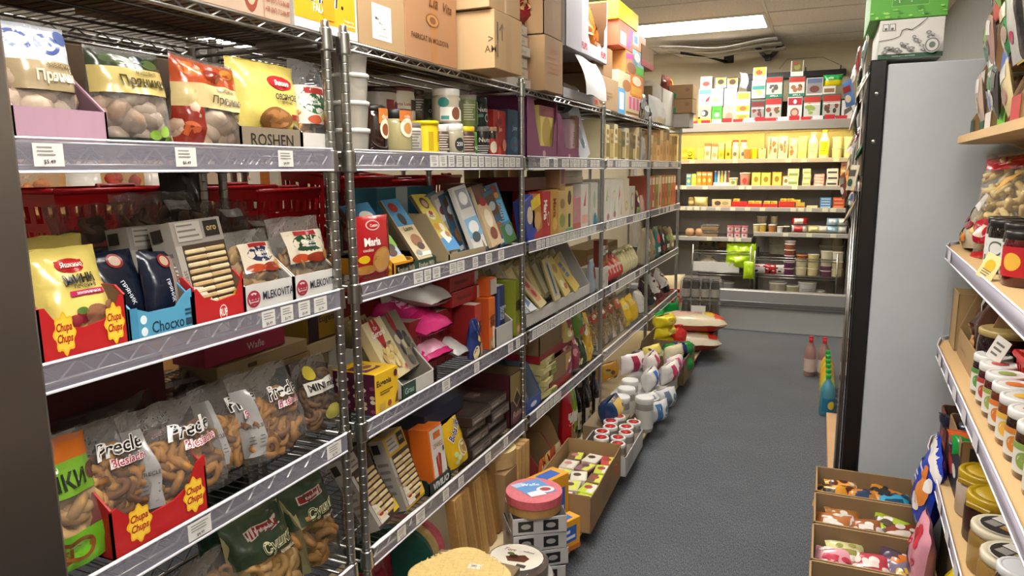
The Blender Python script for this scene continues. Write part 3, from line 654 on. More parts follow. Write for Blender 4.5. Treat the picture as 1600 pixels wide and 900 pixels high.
gb((0.985,0.163,0.182), S2+.002, 'gingerbread bag with a gold band and green leaves, beside the pink tray', .12, '#e2e0dc', xf=-1.165, clear=True, seed=52, fill=('gingerbreads', dict(what='ball', n=24, col='#b3a08c', col2='#8f7660', size=.031, top=.55)), cat='gingerbread bag', name='gingerbread_bag', rough=.7,
   F=[('r', 0, .8, 1, .97, '#28321f'), ('e', .3, .88, .2, .05, '#41502c'), ('e', .6, .9, .12, .04, '#1c2733'), ('e', .75, .86, .15, .05, '#4a5a30'), ('r', 0, .54, 1, .80, '#b8a465'), ('t', 'Пряники', .55, .66, .13, '#4a431f', .75, {'b': .03}), ('t', 'медовые', .62, .755, .045, '#5c522a', .4), ('r', 0, 0, 1, .1, '#1f2a1c'), ('e', .6, .13, .09, .05, '#7da23c'), ('e', .72, .17, .06, .06, '#93b850'), ('e', .8, .08, .08, .04, '#6d9434')])
gb((1.162,0.179,0.19), S2+.002, 'crumpled gingerbread bag with a red top and gold band, third along the shelf', .11, '#ddd6cc', xf=-1.168, clear=True, seed=53, rough=1.5, roll=.06, fill=('gingerbreads', dict(what='ball', n=20, col='#b39c86', col2='#9c8068', size=.032, top=.5)), cat='gingerbread bag', name='gingerbread_bag',
   F=[('r', 0, .7, 1, .97, '#a8451f'), ('e', .2, .85, .15, .07, '#c9702c'), ('e', .5, .8, .14, .08, '#7d2c14'), ('e', .75, .86, .12, .06, '#d88a3c'), ('r', 0, .44, 1, .70, '#cdb985'), ('t', 'Пряники', .66, .54, .11, '#6b6450', .6, {'b': .03}), ('t', 'заварные', .66, .65, .05, '#6b6450', .5), ('r', 0, 0, .28, .44, '#7d2418'), ('e', .12, .2, .1, .08, '#b8562a')])
gb((1.285,0.098,0.198), S2+.002, 'red-brown gingerbread bag standing behind the yellow oat biscuit bag', .09, '#8a3a1c', xf=-1.26, seed=54, F=[('e', .4, .7, .2, .1, '#a9552c'), ('e', .6, .5, .2, .1, '#6b2810')], cat='gingerbread bag', name='gingerbread_bag')
gt((1.319,0.199,0.055), S2, 'tan open tray lettered in black under the yellow oat biscuit bag', .26, '#8c7b62', h=.1, hf=.055, F=[('t', 'ROSHEN', .5, .5, .5, '#1f1b17', .7, {'b': .01})], inner='#4d4030', cat='display tray')
gb((1.353,0.232,0.164), S2+.045, 'bright yellow oat biscuit bag standing in the tan lettered tray', .1, '#e0cd6e', xf=-1.178, seed=55, rough=.9, cat='biscuit bag', name='biscuit_bag',
   F=[('e', .62, .72, .2, .1, '#b5252a'), ('e', .62, .735, .21, .085, '#c92f33'), ('t', 'Яшкино', .62, .72, .075, '#fff4ea', .34, {'b': .03, 'sh': .2}), ('t', 'ОВСЯНОЕ', .66, .52, .085, '#20264a', .6, {'b': .025}), ('t', 'ПЕЧЕНЬЕ', .68, .44, .04, '#20264a', .32), ('e', .48, .2, .25, .17, '#8a5f34'), ('e', .48, .205, .2, .13, '#a87443'), ('r', .72, .2, .95, .28, '#9c3326')])
gt((1.482,0.121,0.044), S2, 'plain white tray beside the doubled posts on the second shelf', .24, '#c9c5bd', h=.08, hf=.05, kind='print', inner='#8d887f', cat='display tray')
gb((1.511,0.131,0.227), S2+.006, 'clear biscuit bag with a white and green label, beside the doubled posts', .1, '#d5d6d8', xf=-1.18, clear=True, seed=56, fill=('biscuits', dict(what='cookie', n=26, col='#b58a52', size=.02, top=.5)), cat='biscuit bag', name='biscuit_bag',
   F=[('r', .0, .3, 1, .72, '#e3ddd0'), ('e', .4, .55, .34, .14, '#2e5c3a'), ('r', .2, .63, .75, .7, '#a8332f'), ('t', 'Mini', .4, .57, .05, '#f0efe6'), ('t', 'kruchinky', .4, .52, .045, '#f0efe6', .5), ('e', .75, .38, .2, .07, '#c9b06a'), ('e', .35, .35, .2, .05, '#b85a3c')])
# ---- second shelf, second bay: tubs and jars
TB = [(231, 0), (201, 1), (165, 2), (130, 3)]
for i in range(4):
    o = tub('clear tub of white mushrooms, %s' % ['bottom tub of the stack by the doubled posts', 'second tub up in the stack by the doubled posts', 'third tub up in the stack by the doubled posts', 'topmost tub of the stack by the doubled posts'][i], 'tub', .05, .073, '#d8d3c8', '#e9e7e2', kind='tub', group='stacked mushroom tubs')
    rnd = random.Random(60+i); b = MB(); mm = mat('#cfc0a2', 'food')
    for k in range(16): a = rnd.uniform(0, 6.28); q = rnd.uniform(.005, .029); b.blob((q*math.cos(a), q*math.sin(a), .014+.045*rnd.random()), (.014, .012, .011), mm, 8, 5)
    f = b.build('mushrooms', o); f['kind'] = 'stuff'
    put(o, LX-.052, 1.691+.005+.002*i, S2+.0745*i, .3*i)
def jar(label, r, h, col, y, z, x, lidc, kind='glass', band=None, lh=.016, neck=.9, group=None, name='jar', cat='jar', lidkind='plastic', turn=-.9):
    p = jar_prof(r, h-lh*.8, neck)
    o = lathed(label, cat, p, col, kind, lid_prof(r*(neck+.05), h-lh, lh), lidc, band, name, group, lidkind=lidkind); put(o, x, y, z, PI/2+turn); return o
def yc(g): return g[0]
jar('dark chocolate spread jar with an orange label, at the front by the mushroom tubs', .046, .142, '#2c1a12', 1.797, S2, -1.222, '#1c1512', band=[(.0468, .03, .14, None, [('r', .45, .55, .95, .95, '#c8762c'), ('e', .72, .42, .24, .26, '#e8dcc4'), ('e', .72, .4, .16, .16, '#8a4a22'), ('t', 'duo', .72, .74, .12, '#f5e6cc', .4)], .45, 1.9)])
jar('cream coloured spread jar with a black lid and orange label', .055, .142, '#b3a878', 1.931, S2, -1.232, '#1d1b1a', lh=.03, band=[(.0558, .045, .142, None, [('r', .4, .6, .95, .95, '#c8702c'), ('e', .68, .42, .27, .3, '#e8dcc4'), ('e', .68, .4, .16, .18, '#c48a4a'), ('t', 'milky', .68, .76, .12, '#f5e6cc', .4)], .4, 1.9)])
jar('tall white tub with a maroon lid and small print, behind the cream jar', .068, .235, '#d6cec0', 2.146, S2, -1.36, '#5c1d20', kind='plastic', neck=.95, lh=.014, band=[(.069, .05, .2, None, [('t', 'Crema Luna', .5, .85, .07, '#7d3c34', .6)]+lines(.2, .45, .8, .75, 4, '#8a6a60')+[('r', .72, .72, .9, .95, '#3c2c2c')], .2, 2.4)], name='spread_tub', cat='tub')
jar('wide white tub with a dark lid behind the dark spread jar', .068, .225, '#b8afa3', 2.043, S2, -1.37, '#3a2320', kind='plastic', neck=.95, band=[(.069, .05, .2, None, [('r', .55, .68, .75, .9, '#7d2430'), ('e', .85, .75, .1, .12, '#7d2430')]+lines(.1, .4, .5, .8, 4, '#7a6c62'), .3, 2.4)], name='spread_tub', cat='tub')
jar('white tub with rows of fine print, beside the cream jar', .036, .105, '#c4beb4', 1.99, S2, -1.21, '#7b7268', kind='plastic', band=[(.0366, .01, .085, None, lines(.15, .1, .85, .95, 7, '#6d675f'), .2, 2.4)], name='spread_tub', cat='tub')
jar('dark spice jar on the white printed tub', .03, .1, '#4a3a30', 2.236, S2+.135, -1.33, '#2e2622', band=[(.0305, .02, .075, '#3a3330', lines(.1, .1, .9, .9, 5, '#b8b0a4'), 0)])
o = tub('yellow cup of cream with a heart, among the front row of jars', 'tub', .047, .117, '#e6c413', '#f0d216', name='spread_cup', taper=.84, lh=.013,
        band=[(.0475, .012, .098, '#e8c714', [('t', 'Gold', .62, .74, .2, '#3c3212', .3), ('r', .05, .1, .22, .8, '#b89a14')]+lines(.4, .42, .85, .62, 3, '#8a7412')+[('g', heart(.5, .17, .11, .55), '#2c2410'), ('g', heart(.5, .17, .075, .55), '#e8c714')], .25)])
put(o, LX-.05, 2.099, S2, PI/2)
for i, (px, x, z, r, h, c, lc, lb, it, k) in enumerate((
    (687, -1.215, 0, .034, .11, '#5a4236', '#d9d6d0', 'brown label jar with a white lid, next to the yellow cup', lines(.15, .1, .85, .9, 8, '#cfc6ba'), 'plastic'),
    (706, -1.215, 0, .043, .117, '#a99f86', '#e6e4df', 'clear jar of pale nut butter with a white lid, in the front row', [('e', .62, .45, .2, .28, '#2b2b2c'), ('t', '250', .62, .47, .16, '#e8e6e0'), ('r', .85, .1, 1, .5, '#7fb5a8')], 'glass'),
    (727, -1.215, 0, .037, .113, '#4a2f28', '#efd319', 'dark jar with a bright yellow lid, in the front row', lines(.1, .08, .9, .9, 7, '#b49c8c'), 'plastic'),
    (739, -1.205, 0, .016, .095, '#3f9c2c', '#55b63a', 'small bright green carton shaped tin beside the yellow lid jar', [('r', .1, .1, .9, .3, '#2c7a1e'), ('t', '7u', .5, .5, .25, '#f0f5ea')], 'plastic'),
    (752, -1.215, 0, .031, .12, '#2a2422', '#8d8a86', 'lower black spread jar by the green tin', lines(.1, .1, .9, .5, 4, '#cfcac2')+[('t', 'Nuta', .5, .72, .2, '#f0ece4', .8)], 'plastic'),
    (750, -1.24, .124, .031, .108, '#22302a', '#3a3a38', 'upper black and green spread jar stacked by the red boxes', [('t', 'Nuta', .5, .72, .22, '#f2efe8', .8), ('r', .1, .35, .5, .5, '#5c8a7c'), ('e', .75, .32, .16, .2, '#d9d5cc'), ('e', .75, .32, .12, .15, '#22302a')], 'plastic'),
    (697, -1.24, .12, .052, .118, '#b5ab95', '#ecebe6', 'big white lidded jar with a teal badge, stacked in the middle of the jars', [('r', .15, 0, .9, .55, '#e4e0d6'), ('e', .25, .74, .16, .2, '#2c7d74'), ('e', .62, .3, .14, .26, '#7d4a34'), ('e', .84, .65, .1, .2, '#33383a'), ('r', .18, .05, .4, .2, '#3f8a80')], 'glass'),
    (729, -1.24, .117, .040, .115, '#7d8a5c', '#b3b0a4', 'jar with a pale green label and grey lid stacked by the black jars', lines(.2, .15, .7, .9, 7, '#dcdab8')+[('r', .75, 0, 1, 1, '#5f7a3c')], 'plastic'),
    (672, -1.33, .12, .033, .115, '#3f4a30', '#8a8678', 'dark olive jar behind the big white lidded jar', [('e', .5, .5, .3, .3, '#22261c'), ('t', 'Oliwa', .5, .5, .14, '#d9d5b8', .5), ('r', .2, .1, .8, .2, '#5c7a34')], 'plastic'))):
    jar(lb, r, h, c, 2.199*0+{687: 2.19, 706: 2.279, 727: 2.384, 739: 2.428, 752: 2.521, 750: 2.561, 697: 2.288, 729: 2.449, 672: 2.331}[px], S2+z, x, lc, kind=k, band=[(r*1.012, h*.06, h*.78, None, it, .25, 2.4)], lh=.024 if 'white lid' in lb else .018)
gc((2.663,0.119,0.197), S2+.001, 'red boxed sweets standing beside the black spread jars', .11, '#a8281f', xf=-1.2, h=.19, F=pic(70, .1, .1, .9, .9, ['#d8523c', '#7d1a14', '#e08a6a'], 8, .16)+[('t', 'Jan', .5, .6, .12, '#f3d9b0', .6)], cat='packet', name='sweets_carton')
gc((2.79,0.135,0.201), S2+.001, 'dark blue boxed sweets with white script, last in the jar bay', .13, '#27455e', xf=-1.19, h=.2, F=[('t', 'Jane', .5, .62, .14, '#9fb8c8', .8, {'sh': .3}), ('e', .5, .3, .35, .16, '#3d6680'), ('t', 'Bella', .5, .3, .1, '#7d2a2c', .6, {'sh': .3})], cat='packet', name='sweets_carton')
jar('small coffee jar with a cream cap standing before the red boxed sweets', .022, .12, '#3a2218', 2.56, S2, -1.19, '#b08a6a', band=[(.0225, .01, .075, '#b5281f', [('e', .5, .5, .3, .35, '#e8d8c0')], .2)])
gc((2.986,0.307,0.277), S2+.002, 'dim red carton at the back behind the red boxed sweets', .14, '#6d1c1a', xf=-1.4, h=.26, w=.34, name='sweets_carton', cat='packet')
# ---- second shelf, third bay: purple gift cartons and onwards
for i, (g0, nt) in enumerate((((3.073,0.389,0.203), 0), ((3.435,0.335,0.19), 1))):
    gt(g0, S2, ['purple gift display carton with a gold box inside, first of two', 'purple gift display carton half empty, next to the tilted grey pack'][i], .27, '#6e2a55', h=[.29, .23][i], hf=[.28, .22][i], kind='print', cat='display carton', name='gift_display_carton', inner='#54203f' if i == 0 else '#8a6c46',
       notch=[(0, 0), (1, 0), (1, .7), (.9, .55), (.86, .22), (.42, .22), (.3, .55), (.22, .95), (.12, 1), (0, 1)] if i == 0 else [(0, 0), (1, 0), (1, .3), (.55, .26), (.38, .28), (.2, .95), (.1, 1), (0, 1)], F=[('e', .55, .1, .05, .05, '#b58a9c'), ('r', .53, .03, .57, .1, '#b58a9c')])
gc((3.16,0.288,0.126), S2+.008, 'gold panettone box in front inside the purple gift carton', .1, '#b09a52', h=.235, w=.2, xf=-1.185, F=[('r', .1, .1, .9, .9, '#cdb868'), ('e', .5, .5, .3, .3, '#a88d42'), ('r', 0, .8, 1, 1, '#8a4a52')], name='gift_box', cat='gift box')
gc((3.409,0.33,0.171), S2+.008, 'taller gold gift box behind in the purple carton', .12, '#d6c06a', h=.285, w=.18, xf=-1.3, F=[('r', .1, .05, .9, .7, '#e8d98a'), ('r', 0, .7, 1, 1, '#9a3f5c')], name='gift_box', cat='gift box', side='#8d2f55')
gc((3.574,0.177,0.133), S2+.008, 'silver pink gift box inside the half empty purple carton', .1, '#a88d96', h=.2, w=.13, xf=-1.19, F=[('r', .15, .1, .85, .9, '#c0a4a8'), ('t', 'xoxo', .5, .5, .12, '#5c3446', .6, {'rot': 1.4})], name='gift_box', cat='gift box')
gc((3.764,0.301,0.208), S2+.003, 'grey and white pack leaning beside the purple gift cartons', .05, '#b4b6bb', h=.29, w=.16, tilt=.15, roll=-.36, xf=-1.18, F=[('g', [(.1, .9), (.6, .8), (.8, .2), (.3, .3)], '#dfe1e4'), ('e', .5, .45, .2, .2, '#8d949c'), ('e', .55, .3, .15, .1, '#5f6a76')], name='gift_box', cat='gift box')
for i in range(4): jar('pale labelled dark jar behind the leaning grey pack, %s along' % NTH[i], .036, .2, '#1d1a17', 3.62+.085*i, S2, -1.33, '#1a1816', band=[(.0366, .06, .15, '#97948c', None)], group='dark jars behind the grey pack')
cols = ['#c9b078', '#d8c89a', '#b59a5c', '#e0d4a8', '#8d7a4a', '#5a5c3c', '#cfc4a4', '#6b5a40', '#4a4c44', '#c7bfae', '#8a7a62', '#6d6250']
for i in range(12):
    gc((4.09+.094*i, .082, 0), S2+.001, ['slim cream biscuit carton', 'slim badged cream carton', 'slim golden cracker carton'][i % 3]+' over the white cracker cartons, %s from its post' % NTH[i], .14, cols[i], h=.24-.012*((i*7) % 5)-(.05 if i in (5, 8) else 0), xf=-1.18-.02*((i*3) % 3), roll=.16 if i in (7, 9) else 0, F=[('e', .5, .8, .3, .08, '#8a6a34'), ('r', .1, .12, .9, .5, ['#a88a4c', '#7d6a3c', '#b8a468'][i % 3]), ('t', ['Crackers', 'Petit', 'Wafle'][i % 3], .5, .62, .1, '#3c3220', .8)], side=cols[(i+3) % 12], name='biscuit_carton', cat='carton', group='biscuit cartons on the second shelf')
gb((5.1, .14, .2), S2, 'silver foil bag on the second shelf beside the slim cartons', .06, '#8f8c88', xf=-1.16, seed=81, rough=1.6, name='foil_bag')
for i in range(9):
    gc((5.34+.122*i, .11, 0), S2+.001, 'tan flour carton at the end of the second shelf, %s from the steel post' % NTH[i], .16, ['#c99a62', '#b98c56', '#d2a970'][i % 3], h=[.2, .22, .19, .25, .24, .26, .22, .22, .23][i], xf=-1.17, F=[('r', 0, .7, 1, 1, ['#d9b988', '#9c7648', '#6d5a44'][i % 3]), ('e', .5, .4, .3, .15, '#a87840')], name='flour_carton', cat='carton', group='tan cartons at the end of the second shelf')

# ---- red shopping baskets stacked on the racks behind
def basket(label, w, d, h, y, z, x, rz=0, tilt=0):
    m = mat('#c4161c', 'plastic', .3); b = MB()
    tw, td, bw, bd = w/2, d/2, w/2*.84, d/2*.82
    def wall(p0, p1, q0, q1, n):       # bottom edge p0-p1, top edge q0-q1
        p0, p1, q0, q1 = map(Vector, (p0, p1, q0, q1)); us = [0]
        for i in range(n): us += [(i+.3)/n, (i+.86)/n]
        us.append(1); vs = [0, .16, .34, .44, .62, .70, .86, 1]
        V = [(p0.lerp(p1, u)).lerp(q0.lerp(q1, u), v) for v in vs for u in us]; fs = []; k = len(us)
        for j in range(len(vs)-1):
            for i in range(k-1):
                if j in (1, 3, 5) and i % 2 == 1: continue
                fs.append((j*k+i, j*k+i+1, (j+1)*k+i+1, (j+1)*k+i))
        b.add(V, fs, m)
    A = [(-bw, -bd, 0), (bw, -bd, 0), (bw, bd, 0), (-bw, bd, 0)]; T = [(-tw, -td, h), (tw, -td, h), (tw, td, h), (-tw, td, h)]
    for i in range(4): j = (i+1) % 4; wall(A[i], A[j], T[i], T[j], 9 if i % 2 == 0 else 6)
    b.add(A, [(3, 2, 1, 0)], m)
    o = b.build('shopping_basket'); s = o.modifiers.new('thickness', 'SOLIDIFY'); s.thickness = .003
    k = MB(); P = [Vector(t) for t in T]; k.tube(P+[P[0]], .008, m, 6)
    for t in ((-tw, -td), (tw, -td)): pass
    k.build('rim', o)
    hb = MB(); hb.tube([(-tw*.3, -td*.98, h), (-tw*.3, -td*.9, h+.012), (tw*.3, -td*.9, h+.012), (tw*.3, -td*.98, h)], .006, mat('#8e0f14', 'plastic'), 6); hb.build('handle', o)
    tag(o, label, 'shopping basket'); return put(o, x, y, z, PI/2+rz, tilt, 0, d)
basket('red slotted shopping basket behind the yellow mini biscuit bag', .36, .3, .27, 1.33, 1.268, -1.86)
basket('red slotted shopping basket behind the dark clear bags and the windowed carton', .36, .3, .265, 1.745, 1.268, -1.86, .05)
basket('red slotted shopping basket behind the white lettered trays', .32, .3, .25, 2.0, 1.268, -1.86, .0)
basket('plain red basket tipped on its side behind the doubled posts', .34, .3, .29, 2.40, 1.268, -1.84, .0, -.12)
basket('red basket behind the red biscuit pack in the chocolate bay', .36, .3, .268, 2.77, 1.268, -1.86)
basket('last of the red baskets, behind the chocolate bars', .3, .3, .285, 3.12, 1.268, -1.84, .06)
def back_bag(px_y, w, h, lb, c, seed, z=1.268, x=-1.78, **k): o = bag(lb, 'bag', w, h, .1, c, seed=seed, rough=1.6, name='crumpled_bag', **k); put(o, x, px_y, z, PI/2); return o
back_bag(1.52, .17, .33, 'crumpled black bag top showing over the red baskets', '#26211f', 91, x=-1.69)
back_bag(2.32, .2, .36, 'crinkled clear pale bag seen over the red basket through the rack gap', '#e0dcd4', 92, clear=True, x=-1.7, fill=('cakes', dict(what='ball', n=14, col='#cfc3a8', size=.03)))
# bags on the wooden shelf of the next aisle
for i in range(5): o = bag('clear bag on the pale wooden shelf of the next aisle, %s from its post' % NTH[i], 'bag', .2, .2+.02*(i % 3), .1, '#e6e0d4', seed=95+i, clear=i % 2 == 0, rough=1.4, name='crumpled_bag', fill=('sweets', dict(what='ball', n=18, col=['#d98a4a', '#c9bfae', '#b8402c', '#8a7a5c', '#d9c79a'][i], size=.03)) if i % 2 == 0 else None); put(o, -3.36, 2.2+.22*i, 1.42, PI/2)

# ---- third shelf, first bay
RED = '#b3191b'
NOT = [(0, 0), (1, 0), (1, 1), (.93, 1), (.86, .78), (.72, .6), (.5, .54), (.28, .6), (.16, .78), (.08, 1), (0, 1)]
def lolly(u): return [('g', flower(u, .5, .115, .36), '#e8b023'), ('g', flower(u, .5, .10, .31), '#f2c63a'), ('t', 'Chupa', u, .6, .2, '#a8161a', .17, {'b': .03, 'sh': .2}), ('t', 'Chups', u, .4, .2, '#a8161a', .17, {'b': .03, 'sh': .2})]
gt((0.819,0.164,0.066), S3, 'red tray with yellow flower badges under the yellow mini biscuit bag', .26, RED, h=.115, hf=.098, kind='print', inner='#8a6a48', notch=NOT, F=lolly(.26)+lolly(.83), cat='display tray')
MINI = [('e', .5, .78, .2, .085, '#a51f22'), ('r', .32, .76, .68, .84, '#b8282b'), ('t', 'Яшкино', .5, .79, .06, '#f6e6da', .34, {'sh': .2, 'b': .02}), ('t', 'МИНИ', .52, .62, .11, '#23201c', .5, {'b': .05}), ('t', 'печенье', .56, .535, .045, '#3a342a', .4), ('r', .34, .43, .82, .49, '#b8285a'), ('t', 'земляничное', .58, .46, .03, '#f3dfe2', .4), ('e', .42, .2, .1, .07, '#7d2430'), ('e', .42, .27, .07, .04, '#4e6e2c'), ('e', .3, .17, .1, .07, '#8a3038'), ('e', .6, .22, .15, .1, '#8e6248'), ('e', .76, .2, .14, .09, '#7d5440'), ('e', .6, .11, .14, .07, '#94684c'), ('e', .82, .28, .1, .06, '#9c7056')]
gb((0.846,0.156,0.166), S3+.012, 'yellow mini biscuit bag with strawberries, at the front of the red flower badge tray', .11, '#d8c46a', xf=-1.185, tilt=.2, seed=101, F=MINI, cat='biscuit bag', name='biscuit_bag', rough=1.1)
gb((0.871,0.114,0.184), S3+.012, 'yellow mini biscuit bag behind another one, in the red flower badge tray', .1, '#d2be64', xf=-1.3, tilt=.1, w=.2, seed=102, F=MINI, cat='biscuit bag', name='biscuit_bag', rough=1.1)
gt((0.978,0.146,0.034), S3, 'light blue tray lettered in dark blue, between the two red trays', .26, '#4f97b8', h=.1, hf=.068, kind='print', inner='#8a7a62', notch=[(0, 0), (1, 0), (1, 1.25), (.9, 1.15), (.72, .8), (.3, .8), (.12, .95), (0, 1)], F=[('t', 'Chocxo', .58, .34, .34, '#17283c', .52), ('e', .2, .62, .05, .13, '#d9e6ea'), ('e', .2, .28, .05, .13, '#d9e6ea'), ('r', .86, .5, .97, .56, '#1d3a50'), ('r', .86, .62, .97, .68, '#1d3a50'), ('r', .86, .2, .97, .4, '#1d3a50'), ('r', 0, 0, .11, 1, '#3d84a6')], cat='display tray')
TUL = [('g', [(.30, .15), (.62, .05), (.86, .05), (.9, .9), (.45, .9), (.28, .55)], '#16213e'), ('r', .62, .06, .98, .92, '#8e7f74'), ('t', 'ТУЛЬСКИЙ', .85, .5, .11, '#e6e0d4', .9, {'b': .03, 'rot': -1.45}), ('t', 'ПРЯНИК', .5, .42, .06, '#cfd4de', .6, {'rot': -1.3}), ('e', .52, .85, .16, .1, '#7d2420'), ('e', .52, .85, .11, .07, '#b59a86')]
gb((1.022,0.091,0.146), S3+.012, 'dark blue spiced gingerbread pack with a red seal, in the light blue tray', .05, '#141a2c', xf=-1.19, tilt=.22, roll=.1, seed=103, F=TUL, style='pillow', cat='gingerbread pack', name='gingerbread_pack', rough=.5)
gb((0.956,0.062,0.154), S3+.012, 'dark blue gingerbread pack half hidden behind the one with a red seal', .05, '#101626', xf=-1.21, tilt=.3, roll=-.05, w=.11, seed=104, F=TUL[3:], style='pillow', cat='gingerbread pack', name='gingerbread_pack', rough=.5)
gb((0.981,0.07,0.157), S3+.012, 'black wrapped gingerbread pack lying back between the red and blue trays', .05, '#0c0e14', xf=-1.3, tilt=.4, w=.17, seed=105, style='pillow', cat='gingerbread pack', name='gingerbread_pack', F=[('r', .2, .3, .7, .36, '#2b3348')], rough=.7)
gt((1.125,0.141,0.005), S3, 'red tray with a small white logo under the windowed wafer carton', .26, RED, h=.105, hf=.085, kind='print', inner='#7d5a40', notch=[(0, 0), (1, 0), (1, 1.2), (.93, .9), (.84, .62), (.45, .55), (.2, .7), (.08, .95), (0, .9)], F=[('e', .55, .24, .08, .2, '#d8c9c4'), ('e', .55, .24, .07, .17, RED), ('t', 'RUF', .55, .24, .2, '#eae2dc', .14, {'b': .03})], cat='display tray')
def windowed(geo, z, label, xf, tilt, seed, w=.12, h=.26, d=.07, roll=0, body='#8d857c', **k):
    o = carton(label, 'wafer carton', w, d, h, body, name='wafer_carton', F=[('r', .12, .04, .98, .74, '#3a2c20'), ('r', .0, .04, .12, .74, '#a19a90'), ('t', 'toast', .06, .4, .05, '#5c554c', .3, {'rot': 1.57}), ('r', .62, .8, .92, .97, '#1d1815'), ('t', 'oro', .77, .885, .05, '#b89a5c', .2), ('r', .08, .78, .55, .98, '#a8a096'), ('r', .1, .82, .5, .84, '#6d655c'), ('r', .1, .88, .45, .9, '#6d655c'), ('r', .1, .94, .4, .955, '#6d655c'), ('g', [(.12, .04), (.5, .04), (.3, .28), (.12, .3)], '#c9c4ba'), ('e', .3, .15, .1, .03, '#8e2a20'), ('g', [(.7, .04), (.98, .04), (.98, .2)], '#c9a81c')], L=[('r', 0, 0, 1, 1, '#aaa49b')]+lines(.1, .2, .9, .7, 5, '#7d776e')+[('r', .1, .82, .6, .95, '#2a2420')], T=[('r', .2, .2, .8, .8, '#77706a')])
    b = MB(); rnd = random.Random(seed); cm = mat('#b59a6c', 'food'); c2 = mat('#cdb98f', 'food')
    for col in range(2):
        for i in range(9):
            x = w*(-.22+.5*col)*.8+w*.02; zz = h*(.08+.07*i)
            b.box(x-w*.2, x+w*.2, -d/2-.004, -d/2+.004, zz, zz+h*.048, cm if (i+col) % 2 else c2, .003)
    b.build('wafers', o); return left(o, geo[0], z, d, xf, tilt, 0, roll)
windowed((1.132,0.179,0.209), S3+.012, 'grey carton with a window of pale wafers, in the red logo tray', -1.185, .2, 106, w=.135, h=.2, d=.065, roll=-.04)
windowed((1.091,0.097,0.211), S3+.012, 'grey windowed wafer carton standing behind the one in the red logo tray', -1.285, .14, 107, w=.13, h=.19, d=.065)
ML = [('e', .17, .5, .13, .30, '#9c2236'), ('e', .17, .5, .10, .22, '#d4cfc7'), ('e', .11, .57, .035, .1, '#9c2236'), ('e', .17, .57, .035, .1, '#9c2236'), ('e', .23, .57, .035, .1, '#9c2236'), ('r', .09, .42, .25, .47, '#9c2236'), ('r', .1, .3, .24, .38, '#9c2236'), ('t', 'MLEKOVITA', .66, .55, .3, '#1f2236', .64, {'b': .02})]
gt((1.277,0.162,-0.025), S3, 'white tray lettered in dark blue with a red oval, next to the red logo tray', .26, '#cbc8c2', h=.13, hf=.066, kind='print', inner='#a9a59d', F=ML, cat='display tray')
gt((1.445,0.166,-0.058), S3, 'white lettered tray with a red oval touching the doubled posts', .26, '#cfccc6', h=.13, hf=.066, kind='print', inner='#7d6a52', F=ML, cat='display tray')
KR = lambda c: [('r', .12, .36, .95, .80, '#d0c4ae'), ('e', .52, .62, .3, .12, c), ('t', 'Dukarina', .52, .64, .06, '#f0ece2', .5, {'sh': .3}), ('t', 'waniliowe', .52, .58, .035, '#cfd4dc', .4), ('r', .3, .73, .72, .79, '#9c2424'), ('e', .3, .42, .16, .06, '#a8401e'), ('e', .6, .41, .2, .07, '#7d2a18'), ('e', .82, .43, .12, .08, '#c08a4a')]
gb((1.301,0.153,0.163), S3+.01, 'clear biscuit bag with a cream and navy label, in the first white lettered tray', .1, '#d8d4cc', clear=True, xf=-1.18, tilt=.22, seed=108, F=KR('#22284e'), fill=('biscuits', dict(what='cookie', n=46, col='#a87c48', col2='#c09a62', size=.021, top=.7)), cat='biscuit bag', name='biscuit_bag')
gb((1.465,0.204,0.187), S3+.01, 'clear biscuit bag with a dark green round label, in the tray by the doubled posts', .1, '#d8d4cc', clear=True, xf=-1.18, tilt=.15, seed=109, F=KR('#24442c'), fill=('biscuits', dict(what='cookie', n=40, col='#96703f', col2='#a88450', size=.02, top=.6)), cat='biscuit bag', name='biscuit_bag')
for i, (px, w_, h_, lb, x) in enumerate((( 1.076, .28, 1.507-1.262, 'dark clear biscuit bag slumped on top behind the blue tray', -1.32), (1.278, .26, 1.522-1.262, 'dark clear biscuit bag behind the windowed wafer carton', -1.40), (1.406, .26, 1.49-1.262, 'clear bag of brown biscuits behind the navy labelled bag', -1.36), (1.472, .2, 1.451-1.262, 'clear bag of dark biscuits between the two white lettered trays', -1.33))):
    gb((px, w_, h_), S3+.004, lb, .12, '#8d8078', clear=True, xf=x, tilt=.25, seed=112+i, rough=1.6, fill=('biscuits', dict(what='cookie', n=46, col='#6b4c30', col2='#4e3522', size=.024, top=.85)), cat='biscuit bag', name='biscuit_bag', F=[('r', .5, .8, .8, .9, '#8a8580')] if i else None)
# ---- third shelf, second bay: chocolate
gb((1.725,0.173,0.19), S3+.002, 'red pack of round tea biscuits beside the doubled posts', .05, '#a81c20', xf=-1.168, seed=121, style='pillow', rough=.35, cat='biscuit pack', name='biscuit_pack', F=[('e', .42, .86, .2, .075, '#c9b0a8'), ('e', .42, .86, .17, .06, '#a81c20'), ('t', 'Cuetara', .42, .86, .045, '#eadfd8', .3, {'sh': .2}), ('t', 'Maria', .32, .62, .13, '#f2eee6', .62, {'b': .04}), ('t', 'cookies', .2, .5, .05, '#f0d9cc', .3), ('e', .13, .36, .11, .06, '#d8b01c'), ('e', .62, .32, .3, .2, '#b07c38'), ('e', .62, .32, .26, .17, '#c48f48'), ('r', .9, .2, 1, .9, '#b8a9a2'), ('r', 0, .04, 1, .11, '#8a1418'), ('e', .18, .2, .24, .07, '#b07c38')])
gt((1.864,0.147,0.043), S3, 'golden lettered tray holding the leaning chocolate bars', .24, '#c98a16', h=.05, hf=.043, kind='print', inner='#8a6a30', F=[('t', 'ROSHEN', .55, .5, .5, '#2a1c0c', .85)], cat='display tray', w=.12)
